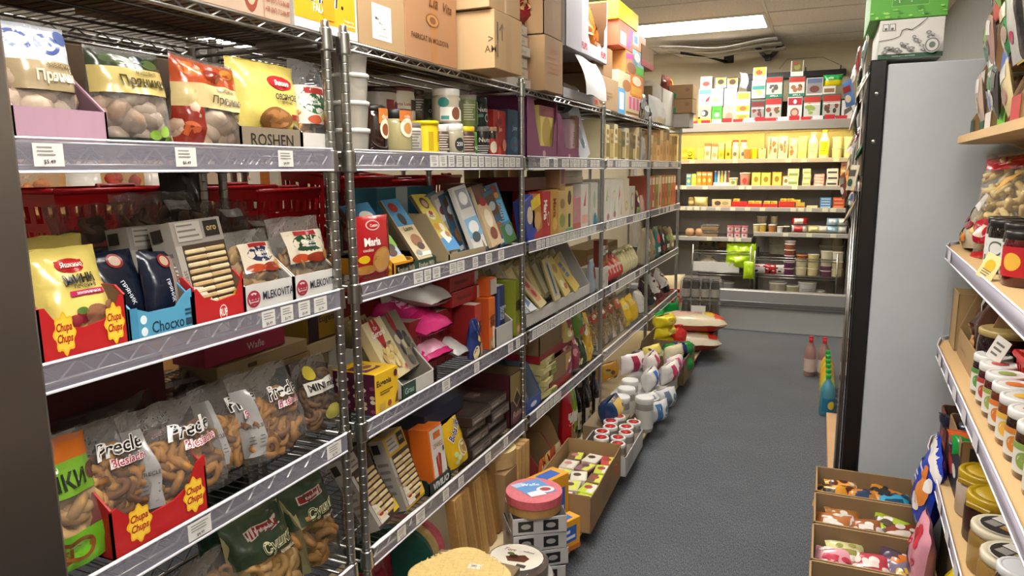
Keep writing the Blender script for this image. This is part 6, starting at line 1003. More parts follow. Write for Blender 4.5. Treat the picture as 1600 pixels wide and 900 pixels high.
for i, (x, y, dz, c, c2, lb, w_) in enumerate(FL):
    o = bag(lb, 'flour pack', w_, .13, .11, c, F=[('r', .3, .03, .55, .97, c2), ('e', .75, .6, .1, .15, c2), ('r', .62, .2, .9, .3, '#9a9aa0'), ('t', 'MAKA', .75, .4, .12, c2, .25)], style='pillow', seed=400+i, rough=.8, name='flour_pack'); put(o, x, y, PT+dz+(.0 if dz else .0), PI/2-.5+.25*(i % 3), 0)
put(carton('low white carton under the pink banded packs', 'box', .75, .3, .1, '#b8b5b0', name='carton', F=[('r', .1, .2, .2, .8, '#2b2b2c')]), -.99, 4.52, PT-.002, PI/2)
put(open_carton('brown open carton of paper rolls with its flap standing, by the carpet', 'box', .48, .32, .2, '#8d7048', hf=.18, inner='#8a6d45', name='open_carton', flaps=[('k', .1, -.2)]), -.96, 5.08, PT, PI/2)
for i, (x, y, z, c, c2, lb) in enumerate(((-1.02, 4.98, .15, '#1f6cc4', '#d5d9e0', 'pack of rolls in blue and white film'), (-.88, 5.05, .2, '#15803a', '#20286d', 'upper pack of rolls in green and navy film'), (-.87, 5.0, .1, '#178a3e', '#222a74', 'lower pack of rolls in green and navy film'))):
    b = MB(); b.tube([(-.11, 0, 0), (-.10, 0, 0), (.10, 0, 0), (.11, 0, 0)], [.035, .055, .055, .035], mat(c, 'film'), 16); b.tube([(-.04, 0, 0), (.04, 0, 0)], .0562, mat(c2, 'film'), 16); o = tag(b.build('paper_roll_pack'), lb, 'paper rolls'); o.location = (x, y, PT+z); o.rotation_euler = (0, 0, PI/2-.7)
for i, (x, y, z, c, lb) in enumerate(((-1.02, 4.8, .16, '#c9b95a', 'yellow print pack beside the blue film rolls'), (-.88, 4.86, .16, '#c4bc9a', 'cream print pack in front of the green film rolls'), (-1.1, 4.82, .12, '#4a4c52', 'dark foil pack behind the yellow print pack'), (-1.24, 4.45, .1, '#c98a1c', 'orange yellow bag in the shade under the pasta'))): put(bag(lb, 'flour pack', .2, .12, .11, c, F=pic(410+i, .1, .1, .9, .9, ['#e0d8b0', '#5a4a3c', '#a8983c'], 7, .13), style='pillow', seed=410+i, rough=.9, name='flour_pack'), x, y, PT+z, PI/2-.4)
for i in range(4): jar('dim jar with a pale band under the pasta shelf, %s along' % NTH[i], .04, .16, '#1c1815', 4.45+.15*i, PT+.0, -1.45, '#8d8a84', band=[(.0405, .04, .12, '#8d8678', None)], group='jars under the pasta shelf')
for i in range(4): put(bag('bright yellow bag of a pile at the end bay, %s up from the plinth' % NTH[i], 'bag', .24, .095, .16, '#d3bf1c', F=[('r', .3, .3, .7, .5, '#e8de7a'), ('e', .5, .7, .2, .15, '#a8901c')], style='pillow', seed=420+i, rough=1, name='sugar_bag'), -1.08, 5.55, PT+.085*i, PI/2-.4)
put(bag('crumpled red foil bag beside the yellow bags', 'bag', .14, .13, .1, '#c4241c', style='gather', seed=425, rough=2, name='foil_bag'), -.98, 5.62, PT+.13, .8)
RC = [(0, '#c9bda4', '#8a2420', 'lower cream rice sack with a red underside by the carpet'), (1, '#cfc2a6', '#b02a1c', 'upper cream rice sack with a red and yellow end by the carpet')]
for i, c, c2, lb in RC:
    b = MB(); m1, m2 = mat(c, 'film'), mat(c2, 'film'); L_ = .58
    for side in (0, 1):
        b.grid(lambda u, v, o, side=side: ((u-.5)*L_, (v-.5)*.36*(1-.5*abs(2*u-1)**4), (1 if side == 0 else -1)*.075*(max(0, 1-abs(2*u-1)**3)*max(0, 1-abs(2*v-1)**2.4))**.5+.012*noise.noise(Vector((u*5, v*5, i*3+side)))), 16, 10, m1 if side == 0 else m2, flip=side == 1)
    S = lambda u, v, o: ((u-.5)*L_, (v-.5)*.36*(1-.5*abs(2*u-1)**4), .075*(max(0, 1-abs(2*u-1)**3)*max(0, 1-abs(2*v-1)**2.4))**.5+.012*noise.noise(Vector((u*5, v*5, i*3)))+o)
    b.decals(S, L_, .36, [('r', .8, .15, .95, .85, '#c42a18'), ('e', .76, .5, .08, .2, '#d8b01c'), ('e', .35, .5, .2, .25, '#d0a898'), ('t', 'RICE', .5, .5, .2, '#b85a4a', .3)], .002, 3)
    o = tag(b.build('rice_sack'), lb, 'rice sack'); o.location = (-.97+.03*i, 5.86+.1*i, PT+.08+.145*i); o.rotation_euler = (0, .03, .35)
# shrink wrapped trays of jars at the end of the plinth
for i in range(3):
    r_ = tag(empty('wrapped_jar_tray', (-.90, 6.2, PT+.19*i), PI/2*0+.1), 'shrink wrapped tray of dark jars, %s of the stack by the cooler' % ['bottom', 'middle', 'topmost'][i], 'tray of jars')
    for k in range(8):
        b = MB(); b.lathe([(.036, .003), (.037, .1), (.03, .15), (.03, .165)], 12, mat(['#2c221a', '#3a3022', '#241f1c'][i], 'glass'), True, -.12+.08*(k % 4), -.06+.1*(k//4)); b.lathe([(.0375, .03), (.0375, .1)], 12, mat(['#8d8a70', '#4a443a', '#a8a498'][i], 'print'), True, -.12+.08*(k % 4), -.06+.1*(k//4), False, False); b.lathe([(.032, .158), (.032, .176)], 12, mat('#6d6a64', 'metal'), True, -.12+.08*(k % 4), -.06+.1*(k//4)); b.build('jar', r_)
    b = MB(); b.box(-.17, .17, -.115, .105, 0, .188, mat('#cfcdc8', 'clear'), .02); b.build('shrink_film', r_)
    if i == 1: b = MB(); b.box(-.07, .05, -.119, -.117, .06, .15, mat('#d5d3ce'), .0005); b.build('label', r_)


# ================================================================== the open cooler along the back wall
CX, CY = -.72, 7.5
r = tag(empty('open_cooler', (CX, CY, 0)), 'long grey open refrigerated cooler along the back wall, lit yellow at the top', 'cooler')
def part(name, boxes, m, par=None, b_=.003):
    b = MB()
    for x0, x1, y0, y1, z0, z1 in boxes: b.box(x0-CX, x1-CX, y0-CY, y1-CY, z0, z1, m, b_)
    return b.build(name, par or r)
gr, gd, gl = mat('#8d877e', 'plastic'), mat('#57504a', 'plastic'), mat('#b2aca2', 'plastic')
X0, X1 = -1.75, .31
part('kick_plate', [(X0, X1, 7.17, 7.2, 0, .235)], mat('#b3b3b0', 'plastic'))
part('bumper', [(X0, X1, 7.116, 7.19, .24, .41)], mat('#8a8987', 'plastic'), None, .012)
part('bumper_rail', [(X0, X1, 7.108, 7.12, .262, .30)], mat('#5c5a58', 'plastic'), None, .004)
part('well_floor', [(X0, X1, 7.19, 7.86, .28, .30)], gd)
part('back_panel', [(X0, X1, 7.86, 7.93, .24, 1.93)]+[(x, x+.006, 7.855, 7.862, .3, 1.93) for x in (-1.4, -1.1, -.8, -.5, -.2, .1)], mat('#c9c1b4', 'plastic'))
part('upper_back_panel', [(X0+.04, -.55, 7.848, 7.8545, 1.68, 1.93), (-.50, X1-.05, 7.848, 7.8545, 1.68, 1.93)], mat('#d8cf9c', 'plastic'))  # yellow lamplight painted into the colour of the upper back
part('side_panel', [(X0, X0+.04, 7.19, 7.93, .24, 2.0)], gr); part('side_panel', [(X1-.04, X1, 7.19, 7.93, .24, 2.0)], gr)
part('canopy', [(X0, X1, 7.2, 7.93, 1.955, 2.005)], gl); part('canopy_front', [(X0, X1, 7.19, 7.215, 1.925, 2.012)], mat('#9c9488', 'plastic'), None, .006)
part('lamp_tube', [(X0+.1, X1-.1, 7.255, 7.275, 1.938, 1.953)], glow('#ffe08c', CASE_TUBE), None, .006)
def cshelf(x0, x1, yf, z):
    s = part('shelf', [(x0, x1, yf, 7.85, z-.022, z)], gr); part('price_channel', [(x0, x1, yf-.012, yf+.002, z-.036, z+.006)], mat('#a9a29a', 'plastic'), s)
    rn = random.Random(int(z*1000)); x = x0+.06
    while x < x1-.1:
        if rn.random() < .4: b = MB(); b.box(x-CX, x+.05-CX, yf-.0145-CY, yf-.0125-CY, z-.033, z+.002, mat('#d9d5b8'), .0003); b.build('price_tag', s)
        x += .07
ZA, ZB, ZC_, ZL, ZR = 1.662, 1.403, 1.194, .893, .955
cshelf(X0+.04, X1-.04, 7.42, ZA); cshelf(X0+.04, X1-.04, 7.4, ZB); cshelf(X0+.04, X1-.04, 7.36, ZC_); cshelf(X0+.04, -.59, 7.32, ZL); cshelf(-.575, X1-.04, 7.32, ZR)
q = tag(empty('paper_strip', (-.4, 7.203, 2.0125)), 'strip of small red and white paper slips along the cooler top', 'paper strip')
for i in range(14): tp = MB(); tp.box(-.7+.1*i, -.612+.1*i, 0, .002, 0, .028+.006*(i % 3), mat(['#c4202a', '#e0d8d4', '#b81c26'][i % 3]), .0003); tp.build('paper_slip', q)
def cput(o, x, y, z, d, rz=0): o.location = (x, y+d/2, z); o.rotation_euler = (0, 0, rz); return o
def cbox(g, z, label, c, d=.1, yf=7.45, F=None, h=None, cat='carton', name='milk_carton', **k): return cput(carton(label, cat, g[1]*.97, d, h or g[2], c, F=F, name=name, **k), g[0], yf, z+.001, d)
def ctub(g, z, label, c, lc, yf=7.45, band=None, cat='tub', h=None, kind='plastic', name='dairy_tub', n=14, **k):
    rr = g[1]*.47; return cput(tub(label, cat, rr, h or g[2], c, lc, band=band, name=name, kind=kind, n=n, **k), g[0], yf, z+.001, rr*2)
# top shelf, lit yellow
cbox((-1.29,0.052,0.119), ZA, 'orange carton at the inner end of the cooler top shelf', '#e8a23c', F=[('r', 0, .3, 1, .6, '#f2c46a')])
cput(bag('yellow pouch with a dark swirl on the cooler top shelf', 'pouch', .082, .125, .05, '#f0d21c', F=[('e', .5, .5, .3, .22, '#4a3420'), ('e', .5, .52, .2, .13, '#f0d21c'), ('r', .2, .1, .8, .2, '#4a3420')], seed=501, rough=.5, name='pouch'), -1.235, 7.44, ZA+.001, .05)
CA = [((-1.13,0.063,0.116), '#e9dc7a', 'pale yellow carton after the swirl pouch', [('e', .5, .3, .3, .15, '#c9b858')]), ((-1.063,0.063,0.165), '#e6dccb', 'white carton with a brown top, first of two', [('r', 0, .82, 1, 1, '#7d5a44'), ('e', .5, .4, .3, .15, '#b58a6a')]), ((-0.994,0.062,0.157), '#e3d8c6', 'white carton with a brown top, second of two', [('r', 0, .82, 1, 1, '#7d5a44'), ('e', .5, .3, .35, .15, '#b5916e')]), ((-0.929,0.056,0.162), '#eac04a', 'slim amber carton beside the brown topped ones', [('r', 0, .6, 1, 1, '#efdc9a'), ('e', .5, .3, .3, .14, '#c9902c')]), ((-0.861,0.055,0.179), '#e8b93e', 'slim amber carton beside the red capped bottles', [('r', 0, .6, 1, 1, '#efd88a'), ('e', .5, .3, .25, .1, '#7d4a1c')])]
for g, c, lb, F_ in CA: cbox(g, ZA, lb+' on the cooler top shelf', c, F=F_)
for i, g in enumerate(((-0.798,0.073,0.19), (-0.719,0.073,0.188))): cput(bottle('white milk bottle with a red cap, %s, cooler top shelf' % ['by the amber carton', 'by the red round tub'][i], 'bottle', g[1]*.48, g[2], '#e9e4d3', '#c4281f', [(g[1]*.485, .02, g[2]*.5, None, [('r', .2, .1, .8, .8, '#a8adae'), ('e', .5, .45, .2, .25, '#5c6a7a')], 0, 2.4)], 'plastic', 'milk_bottle', neck=.7), g[0], 7.45, ZA+.001, g[1])
ctub((-0.684,0.06,0.107), ZA, 'round red and cream tub in front of the milk bottles', '#e07a4a', '#e8c9a0', yf=7.425); ctub((-0.619,0.072,0.112), ZA, 'yellow tub beside the round red one', '#efcf2a', '#e8dc9a'); cbox((-0.539,0.065,0.104), ZA, 'pale green carton with a dark cap on the cooler top shelf', '#cfd8a0', F=[('r', .3, .9, .6, 1, '#4a4a34'), ('e', .5, .4, .3, .2, '#9ab07a')])
CB = [((-0.444,0.088,0.212), '#e6d9bf', 'white carton with brown spots, first of three', 5), ((-0.351,0.087,0.216), '#e8dcc2', 'white carton with blue grey spots, second of three', 6), ((-0.258,0.075,0.195), '#e9dfb8', 'cream carton with upright red print, third of three', 7)]
for g, c, lb, sd in CB: cbox(g, ZA, lb+' on the cooler top shelf', c, F=pic(sd, .15, .2, .85, .85, [['#7d5a48', '#a88a6a'], ['#5c6470', '#8a7a5c'], ['#b5644a', '#8a8a6a']][sd-5], 7, .17)+[('t', 'mleko', .3, .5, .14, '#8a5a3c', .7, {'rot': 1.57})])
cbox((-0.176,0.079,0.211), ZA, 'lemon yellow carton with a green leaf on the cooler top shelf', '#ece48a', F=[('g', [(.55, .7), (.8, .85), (.7, .6)], '#7d8a4a'), ('r', .2, .2, .8, .25, '#b8a84a')])
for i, g in enumerate(((-0.085,0.095,0.25), (0.014,0.094,0.265))): cput(bottle(['tall white bottle with a pinkish label on the cooler top shelf', 'tall white bottle with a bright yellow label and cap on the cooler top shelf'][i], 'bottle', g[1]*.48, g[2], '#efece2', ['#c9c9c0', '#e8d81c'][i], [(g[1]*.485, g[2]*.12, g[2]*.6, None, [('r', .1, 0, .9, 1, ['#e0cfb8', '#f0e80c'][i])]+lines(.25, .2, .8, .9, 4, ['#c99a80', '#8a8410'][i]), 0, 2.2)], 'plastic', 'milk_bottle', neck=.45), g[0], 7.45, ZA+.001, g[1])
for i, (g, dz) in enumerate((((0.128,0.093,0.114), 0), ((0.128,0.093,0.114), .1), ((0.229,0.087,0.112), 0), ((0.229,0.087,0.112), .1))): cput(tub('cream deli tub %s, fridge end of the cooler top shelf' % ['under another', 'stacked on another', 'under another by the side panel', 'stacked by the side panel'][i], 'tub', .046, .098, '#e6dfb4', '#efeac8', name='dairy_tub', n=14), g[0], 7.45, ZA+.001+dz, .09)
# second shelf
for i, (px, c, lb) in enumerate(((1069, '#5f9ab0', 'blue and green pack'), (1078, '#c4c23c', 'yellow green pack'), (1088, '#d89032', 'orange juice carton with a pale top'), (1098, '#d67a1c', 'plain orange carton'), (1106, '#cf7a24', 'orange carton with a brown foot'))): cbox(((-1.238+.052*i), .05, .14 if i > 1 else .12), ZB, lb+' at the inner end of the second cooler shelf', c, F=[('e', .5, .4, .3, .15, '#e8c46a'), ('r', .1, .75, .9, .9, '#efe0b0')], yf=7.43)
put(open_carton('white tray of drinking yogurts on the second cooler shelf', 'tray', .16, .12, .035, '#d6d3ca', kind='print', inner='#a09a8e'), -.915, 7.50, ZB+.001)
for i in range(5): cput(bottle('slim drinking yogurt bottle in the white tray, %s along' % NTH[i], 'bottle', .0145, .145, ['#3f9cd8', '#d8d8d0', '#d8c84a', '#cfcabc', '#8a5a3c'][i], '#e9e4d8', None, 'plastic', 'yogurt_bottle', neck=.6), -.979+.032*i, 7.47, ZB+.006, .03)
BB = [((-0.802,0.092,0.08), '#d9dcae', 't', 'round pale green tub'), ((-0.691,0.109,0.129), '#c98a7a', 't', 'red and white lidded tub'), ((-0.583,0.084,0.129), '#d8c44e', 'b', 'yellow tray with a black print, first of three'), ((-0.491,0.089,0.128), '#e0b83a', 'b', 'yellow tray, middle of three'), ((-0.391,0.088,0.133), '#e8a82a', 'b', 'amber tray, last of three'), ((-0.308,0.064,0.096), '#e0862c', 'b', 'short orange and white carton')]
for g, c, k, lb in BB:
    if k == 't': ctub(g, ZB, lb+' on the second cooler shelf', c, '#e6e2cf', yf=7.42, band=[(g[1]*.465, .01, g[2]*.7, None, [('e', .5, .5, .2, .35, '#7d8a4a' if 'green' in lb else '#b03a30')], 0, 2.2)])
    else: cbox(g, ZB, lb+' on the second cooler shelf', c, F=[('r', .1, .08, .9, .92, '#ead06a' if 'tray' in lb else '#efe6d0'), ('e', .5, .5, .25, .22, '#9c7a1c')], yf=7.42, cat='tray', name='butter_tray', d=.06)
for i, (x, n, w_, c, lb) in enumerate(((-.247, 2, .10, '#d9d9a0', 'pale green cheese tub'), (-.125, 3, .072, '#d3d49a', 'round cheese tub'), (-.015, 4, .09, '#d89a88', 'pink striped pack'), (.10, 3, .098, '#d6d2c2', 'white pack with dark print'), (.2, 2, .07, '#dfa050', 'orange edged tub'))):
    for j in range(n): cput(carton(lb+' in its pile on the second cooler shelf, %s up' % NTH[j], 'tub', w_, .09, .13/max(2, n)*1.25 if n < 4 else .028, c, name='dairy_pack', F=[('r', .1, .2, .9, .5, ['#8aa05c', '#a8b070', '#efe0d8', '#3a3a44', '#c9702c'][i]), ('r', .1, .65, .6, .8, '#efeadc')]), x+.004*(j % 2), 7.42, ZB+.001+j*(.13/max(2, n)*1.25 if n < 4 else .028), .09)
cbox((.215, .09, .06), ZB+.163, 'cream carton stacked high at the fridge end of the second cooler shelf', '#c9a88a', F=[('r', .1, .3, .9, .6, '#b5645a')])
# third shelf
cput(lathed('brown wrapped cheese roll standing at the inner end of the third cooler shelf', 'cheese', [(.024, 0), (.027, .01), (.027, .085), (.02, .095)], '#8a6a3c', 'film', name='cheese_roll', n=12, band=[(.0275, .03, .06, '#d8c47a', None)]), -1.205, 7.39, ZC_+.001, .05)
o = bag('pale wrapped cheese loaf on the third cooler shelf', 'cheese', .14, .1, .1, '#d3bf7a', style='pillow', rough=.4, seed=511, name='cheese_loaf'); cput(o, -1.11, 7.39, ZC_+.001, .1)
cbox((-.90, .19, .075), ZC_, 'cream dessert carton with a brown picture on the third cooler shelf', '#cdb88a', F=[('e', .3, .5, .17, .3, '#5c4432'), ('e', .7, .5, .18, .25, '#a8925c'), ('r', 0, 0, 1, .12, '#b03a2c')], yf=7.39, name='dessert_carton')
CC = [(-.727, .15, .055, '#c4241c', 'red butter carton'), (-.585, .14, .035, '#c92a1e', 'low red carton'), (-.44, .14, .035, '#c62a20', 'second low red carton'), (-.288, .15, .06, '#c8301f', 'taller red carton'), (-.165, .08, .05, '#c9a83a', 'yellow butter carton')]
for i, (x, w_, h_, c, lb) in enumerate(CC):
    cbox((x, w_, h_), ZC_, lb+' on the third cooler shelf, before the blue packs', c, yf=7.39, F=[('r', .05, .1, .95, .3, '#a81c18')], name='butter_carton')
    for j in range(1 if i == 0 else 2 if i < 4 else 1): cbox((x-.03+.065*j, .06, .025), ZC_+h_+.001, 'yellow butter brick %s on the %s' % (['lying', 'second to lie'][j], lb), '#dcc04a', yf=7.40, F=[('r', .1, .2, .6, .8, '#c9902c')], name='butter_brick')
cbox((-.06, .1, .02), ZC_, 'flat cream pack on the third cooler shelf', '#d6c9a0', yf=7.39, name='butter_brick')
for i in range(4): cbox((.057, .1, .024), ZC_+.025*i, 'blue and white cheese pack, %s of the pile on the third cooler shelf' % NTH[i], '#4a86b8', yf=7.39, F=[('r', .1, .3, .9, .6, '#d0d8dc')], name='cheese_pack', h=.024)
for i in range(3): cbox((.17, .1, .03), ZC_+.034*i, 'orange red cheese pack, %s of the pile by the side panel' % NTH[i], '#c9562c', yf=7.39, F=[('r', .1, .3, .9, .6, '#d89a7a')], name='cheese_pack', h=.032)
# lowest shelves
for i in range(2): cput(lathed(['sliced meat roll at the inner end of the low cooler shelf', 'sliced meat roll with a pale core on the low cooler shelf'][i], 'meat roll', [(.02, 0), (.045, .012), (.045, .06), (.03, .08)], '#b58a62', 'food', name='meat_roll', n=14), -1.2+.1*i, 7.33, ZL+.001, .09)
for i in range(2):
    o = carton(['lower clear clamshell of pastries on the low cooler shelf', 'upper clear clamshell of pastries on the low cooler shelf'][i], 'clamshell', .155, .12, .028, '#a8803c', name='pastry_clamshell', kind='food'); k = MB(); k.box(-.085, .085, -.068, .068, -.001, .06, mat('#d8d4c8', 'clear'), .012); k.build('clear_lid', o); cput(o, -1.0, 7.34, ZL+.003+.064*i, .12)
for i in range(6): cput(tub('pink yogurt cup, %s row, %s along on the low cooler shelf' % (['lower', 'upper'][i//3], NTH[i % 3]), 'cup', .031, .058, '#d9c4c0', '#cf6a78', name='yogurt_cup', n=12, band=[(.0295, .01, .04, '#e0cfc8', [('e', .5, .5, .2, .3, '#b0405a')])]), -.80+.068*(i % 3), 7.335, ZL+.001+.06*(i//3), .06)
RR = [(-.555, .03, .075, '#cfc28a', 'cream cup'), (-.497, .034, .08, '#d0ac48', 'yellow custard cup'), (-.41, .034, .075, '#b5743a', 'orange caramel cup'), (-.335, .028, .06, '#d5d3cb', 'white cup'), (-.275, .027, .065, '#4a3a38', 'dark pudding cup')]
for x, rr, h_, c, lb in RR: cput(tub(lb+' at the front of the low cooler shelf over the wire baskets', 'cup', rr, h_, c, '#d8d2c2', name='pudding_cup', n=14), x, 7.335, ZR+.001, rr*2)
for i, (x, c) in enumerate(((-.5, '#b8a988'), (-.4, '#c4b08c'), (-.53, '#a89a7c'))): cput(tub('stacked pale cup behind the %s cup' % ['yellow custard', 'orange caramel', 'cream'][i], 'cup', .034, .075, c, '#c9c0a8', name='pudding_cup', n=12), x, 7.46, ZR+.001, .07); cput(tub('upper pale cup behind the %s cup' % ['yellow custard', 'orange caramel', 'cream'][i], 'cup', .034, .075, c, '#c9c0a8', name='pudding_cup', n=12), x, 7.46, ZR+.078, .07)
for i, (x, w_, c, c2, lb) in enumerate(((-.16, .15, '#b8282a', '#d8cfc4', 'red and white meat tray on the low cooler shelf'), (-.03, .12, '#c9c08a', '#d6cfa4', 'wrapped cheese wedge pack on the low cooler shelf'), (.05, .1, '#c6c2b8', '#d9d5cc', 'white wrapped pack beside the cheese wedges'), (.13, .11, '#9fc0d0', '#d0d8da', 'pale blue wrapped pack on the low cooler shelf'), (.215, .09, '#c2c4bc', '#d5d4c8', 'grey white tray by the side panel on the low cooler shelf'))):
    for j in range(2 if i in (0, 3, 4) else 1): cput(bag(lb+[' under another', ' stacked on top'][j] if i in (0, 3, 4) else lb, 'pack', w_, .07, .12, [c2, c][j] if i == 0 else c, F=[('r', .15, .1, .7, .9, c if j == 0 else c2)], style='pillow', seed=520+i*2+j, rough=.8, name='meat_pack'), x, 7.34, ZR+.003+.075*j, .12)
# wire baskets in the well and what they hold
def wire_rack(label, x0, x1, yf, zs, nx):
    q = tag(empty('wire_rack', ((x0+x1)/2, yf+.22, .3)), label, 'wire rack'); cx = (x0+x1)/2
    for sx in (x0, x1):
        for sy in (-.21, .21): b = MB(); b.tube([(sx-cx, sy, 0), (sx-cx, sy, zs[-1]-.3+.06)], .008, chrome, 8); b.build('post', q)
    for z in zs:
        b = MB(); zz = z-.3
        for y_ in (-.21, .21):
            for d in (0, -.025): b.tube([(x0-cx, y_, zz+d), (x1-cx, y_, zz+d)], .004, chrome, 6)
        for k in range(nx+1): x = x0-cx+(x1-x0)*k/nx; b.tube([(x, -.21, zz), (x, .21, zz)], .0022, chrome2, 4, False, False)
        for y_ in (-.21,):
            b.tube([(x0-cx+(x1-x0)*k/(nx*2), y_, zz-.025*(k % 2)) for k in range(nx*2+1)], .002, chrome, 4, False)
        b.build('wire_shelf', q)
wire_rack('chrome wire rack in the inner half of the cooler well', -1.15, -.59, 7.28, [.545, .76], 22); wire_rack('chrome wire rack in the fridge end half of the cooler well', -.55, .19, 7.28, [.545, .715], 28)
put(open_carton('long pale tray lying on the inner wire rack of the cooler', 'tray', .46, .3, .10, '#cfccc4', kind='print', inner='#b8b09c', name='open_carton'), -.92, 7.44, .549)
put(bag('crumpled cream bag in the long pale tray', 'bag', .2, .14, .14, '#b0a283', style='gather', rough=1.5, seed=541, name='crumpled_bag'), -1.0, 7.44, .556)
put(bag('bright lime green plastic bag slumped over the tray in the cooler', 'bag', .30, .24, .18, '#b4d81c', style='pouch', rough=2.2, seed=542, name='plastic_bag', F=[('e', .3, .3, .15, .1, '#c9e24a')]), -.69, 7.36, .60); put(bag('lime green bag tail hanging over the front of the wire rack', 'bag', .1, .17, .06, '#a8cc18', rough=1.6, seed=543, style='pillow', name='plastic_bag'), -.6, 7.26, .50)
for i in range(3): put(bag('red, white and black meat packet lying on the wire rack, %s along' % NTH[i], 'packet', .13, .09, .06, ['#d6cbc4', '#b82a2c', '#d9d2cc'][i], F=pic(545+i, .1, .1, .9, .9, ['#b02024', '#1e1a1a', '#e0dad4'], 8, .13), style='pillow', rough=1.4, seed=545+i, name='meat_pack'), -.50+.1*i, 7.36, .549)
DT = [(-.235, .05, [('#5a2c4c', .062), ('#5f3050', .062), ('#63345a', .062), ('#8a4a34', .055), ('#a05a3c', .055), ('#c9b0b4', .03)], 'purple beetroot salad tub'), (-.125, .052, [('#cfc49a', .075), ('#d3c9a0', .075)], 'cream salad tub'), (-.02, .05, [('#d0c08a', .07), ('#d6c892', .07), ('#d3c37c', .065)], 'pale yellow salad tub'), (.095, .052, [('#653a50', .055), ('#6a4056', .05), ('#cdc4a6', .06), ('#d0c8ac', .075)], 'salad tub of the mixed pile'), (.19, .05, [('#cfc39a', .075), ('#c9bd94', .07), ('#d6d0c0', .09)], 'cream tub of the pile by the side panel')]
for x, rr, st_, lb in DT:
    z = .549
    for j, (c, h_) in enumerate(st_): put(tub('%s, %s up on the wire rack' % (lb, NTH[j]), 'tub', rr, h_, c, '#c9b8b4' if '#5' in c[:2] or '#6' in c[:2] else '#d8d0b4', name='salad_tub', n=16, taper=.9, lh=.008), x, 7.36, z+.001); z += h_+.001
put(tub('orange carrot salad tub beside the purple pile', 'tub', .05, .045, '#a8582c', '#b8764a', name='salad_tub', n=16), -.125, 7.36, .703)
for i, (x, c) in enumerate(((-.38, '#b5ad98'), (-.3, '#beb69e'), (.1, '#a89f8a'), (.18, '#c2b490'))): put(tub('big pale tub standing behind the salad tubs, %s along' % NTH[i], 'tub', .07, .1, c, '#c9c2ac', name='salad_tub', n=14), x, 7.62, .72); put(tub('big pale tub stacked behind the salad tubs, %s along' % NTH[i], 'tub', .07, .1, c, '#c9c2ac', name='salad_tub', n=14), x, 7.62, .822)
for i, (x, rr, h_, c) in enumerate(((-.33, .085, .16, '#a9a08c'), (-.19, .07, .14, '#b0a980'), (-.06, .085, .18, '#c2c0bc'), (.06, .045, .1, '#c4ba98'), (-1.02, .07, .16, '#9a9a98'), (-.9, .06, .15, '#a0a09c'), (-.8, .06, .14, '#94948f'))): put(lathed('%s bucket on the cooler well floor under the wire rack' % ['big beige', 'yellowish', 'white printed', 'small cream', 'large grey', 'medium grey', 'last grey'][i], 'bucket', [(rr*.86, 0), (rr, h_-.012)], c, 'plastic', [(rr*1.03, h_-.014), (rr*1.05, h_-.002), (rr*.98, h_), (rr*.9, h_-.003)], '#b8b4a6', [(rr*.96, h_*.25, h_*.7, None, lines(.2, .1, .8, .9, 4, '#8d8a84'), 0, 2.2)] if i in (2, 4, 5) else None, 'bucket', n=16), x, 7.4, .301)
for i in range(3): put(bag('pastry bag at the back of the cooler above the pale tray, %s along' % NTH[i], 'bag', .16, .12, .1, ['#7d6a4a', '#8a7040', '#a09880'][i], F=pic(550+i, .1, .1, .9, .9, ['#a8843c', '#5c4428'], 6, .15), style='pillow', seed=550+i, name='pastry_bag'), -1.05+.17*i, 7.55, .764)
basket('red basket of cream paper on the floor at the inner end of the cooler', .36, .26, .2, 6.85, .25, -1.28); put(bag('cream paper sack sticking out of the red basket by the cooler', 'sack', .3, .3, .16, '#cfc09a', rough=1, seed=560, name='paper_sack'), -1.28, 6.85, .26, .6)
put(carton('tan carton carrying the red basket by the cooler', 'box', .42, .34, .248, '#8d7048', kind='card', name='carton'), -1.28, 6.85, 0, PI/2)
# seasoning display boxes standing on the cooler
def season(px0, g, z, label, c, F_, d=.11, yf=7.27, dk=None):
    o = carton(label, 'seasoning box', g[1]*.96, d, g[2], c, F=F_, name='seasoning_box', side=dk or '#3a3630'); return cput(o, g[0], yf, z, d, 0)
TZ = 2.008
def SG(c1, c2, c3, pk): return [('r', .04, .16, .96, .96, c1), ('r', .04, .72, .96, .96, c2)]+pic(pk, .2, .3, .8, .6, c3, 6, .14)+[('r', .04, .62, .96, .66, '#e3ded2'), ('r', 0, 0, 1, .16, '#1f6a52'), ('t', 'APRIL.A', .5, .08, .08, '#d8e4da', .6)]
R1 = [(1092, 1114, '#e3dc8a', 'yellow and black spice box with white flowers', [('r', 0, 0, 1, .3, '#e6d81c'), ('e', .5, .6, .3, .2, '#3a3a34'), ('e', .4, .6, .15, .12, '#e0ddd0')], .17), (1115, 1132, '#3fae2a', 'bright green spice box', [('r', .1, .1, .9, .9, '#4fc832'), ('e', .5, .5, .25, .12, '#d8e8cc'), ('r', .2, .7, .8, .76, '#2a7a1e')], .165), (1133, 1154, '#d8a888', 'peach coloured spice box', [('e', .5, .4, .3, .25, '#c98468'), ('r', .1, .7, .9, .8, '#e8c8a8')], .155), (1154, 1177, '#a8c0cc', 'pale blue box with yellow bands', [('r', .05, .55, .95, .85, '#e0cf2a'), ('r', .05, .1, .95, .4, '#e0cf2a'), ('e', .5, .7, .25, .12, '#d8602c'), ('e', .5, .25, .3, .12, '#c9882c')], .19)]
for px0, px1, c, lb, F_, hh in R1: o = carton(lb+' in the bottom row on the cooler', 'seasoning box', (px1-px0)*.0057, .11, hh, c, F=F_, name='seasoning_box', side='#4a463c'); cput(o, -1.118+(px0-1096)*.00571+(px1-px0)*.00285, 7.27, TZ, .11)
xs = lambda px: -1.118+(px-1096)*.00571
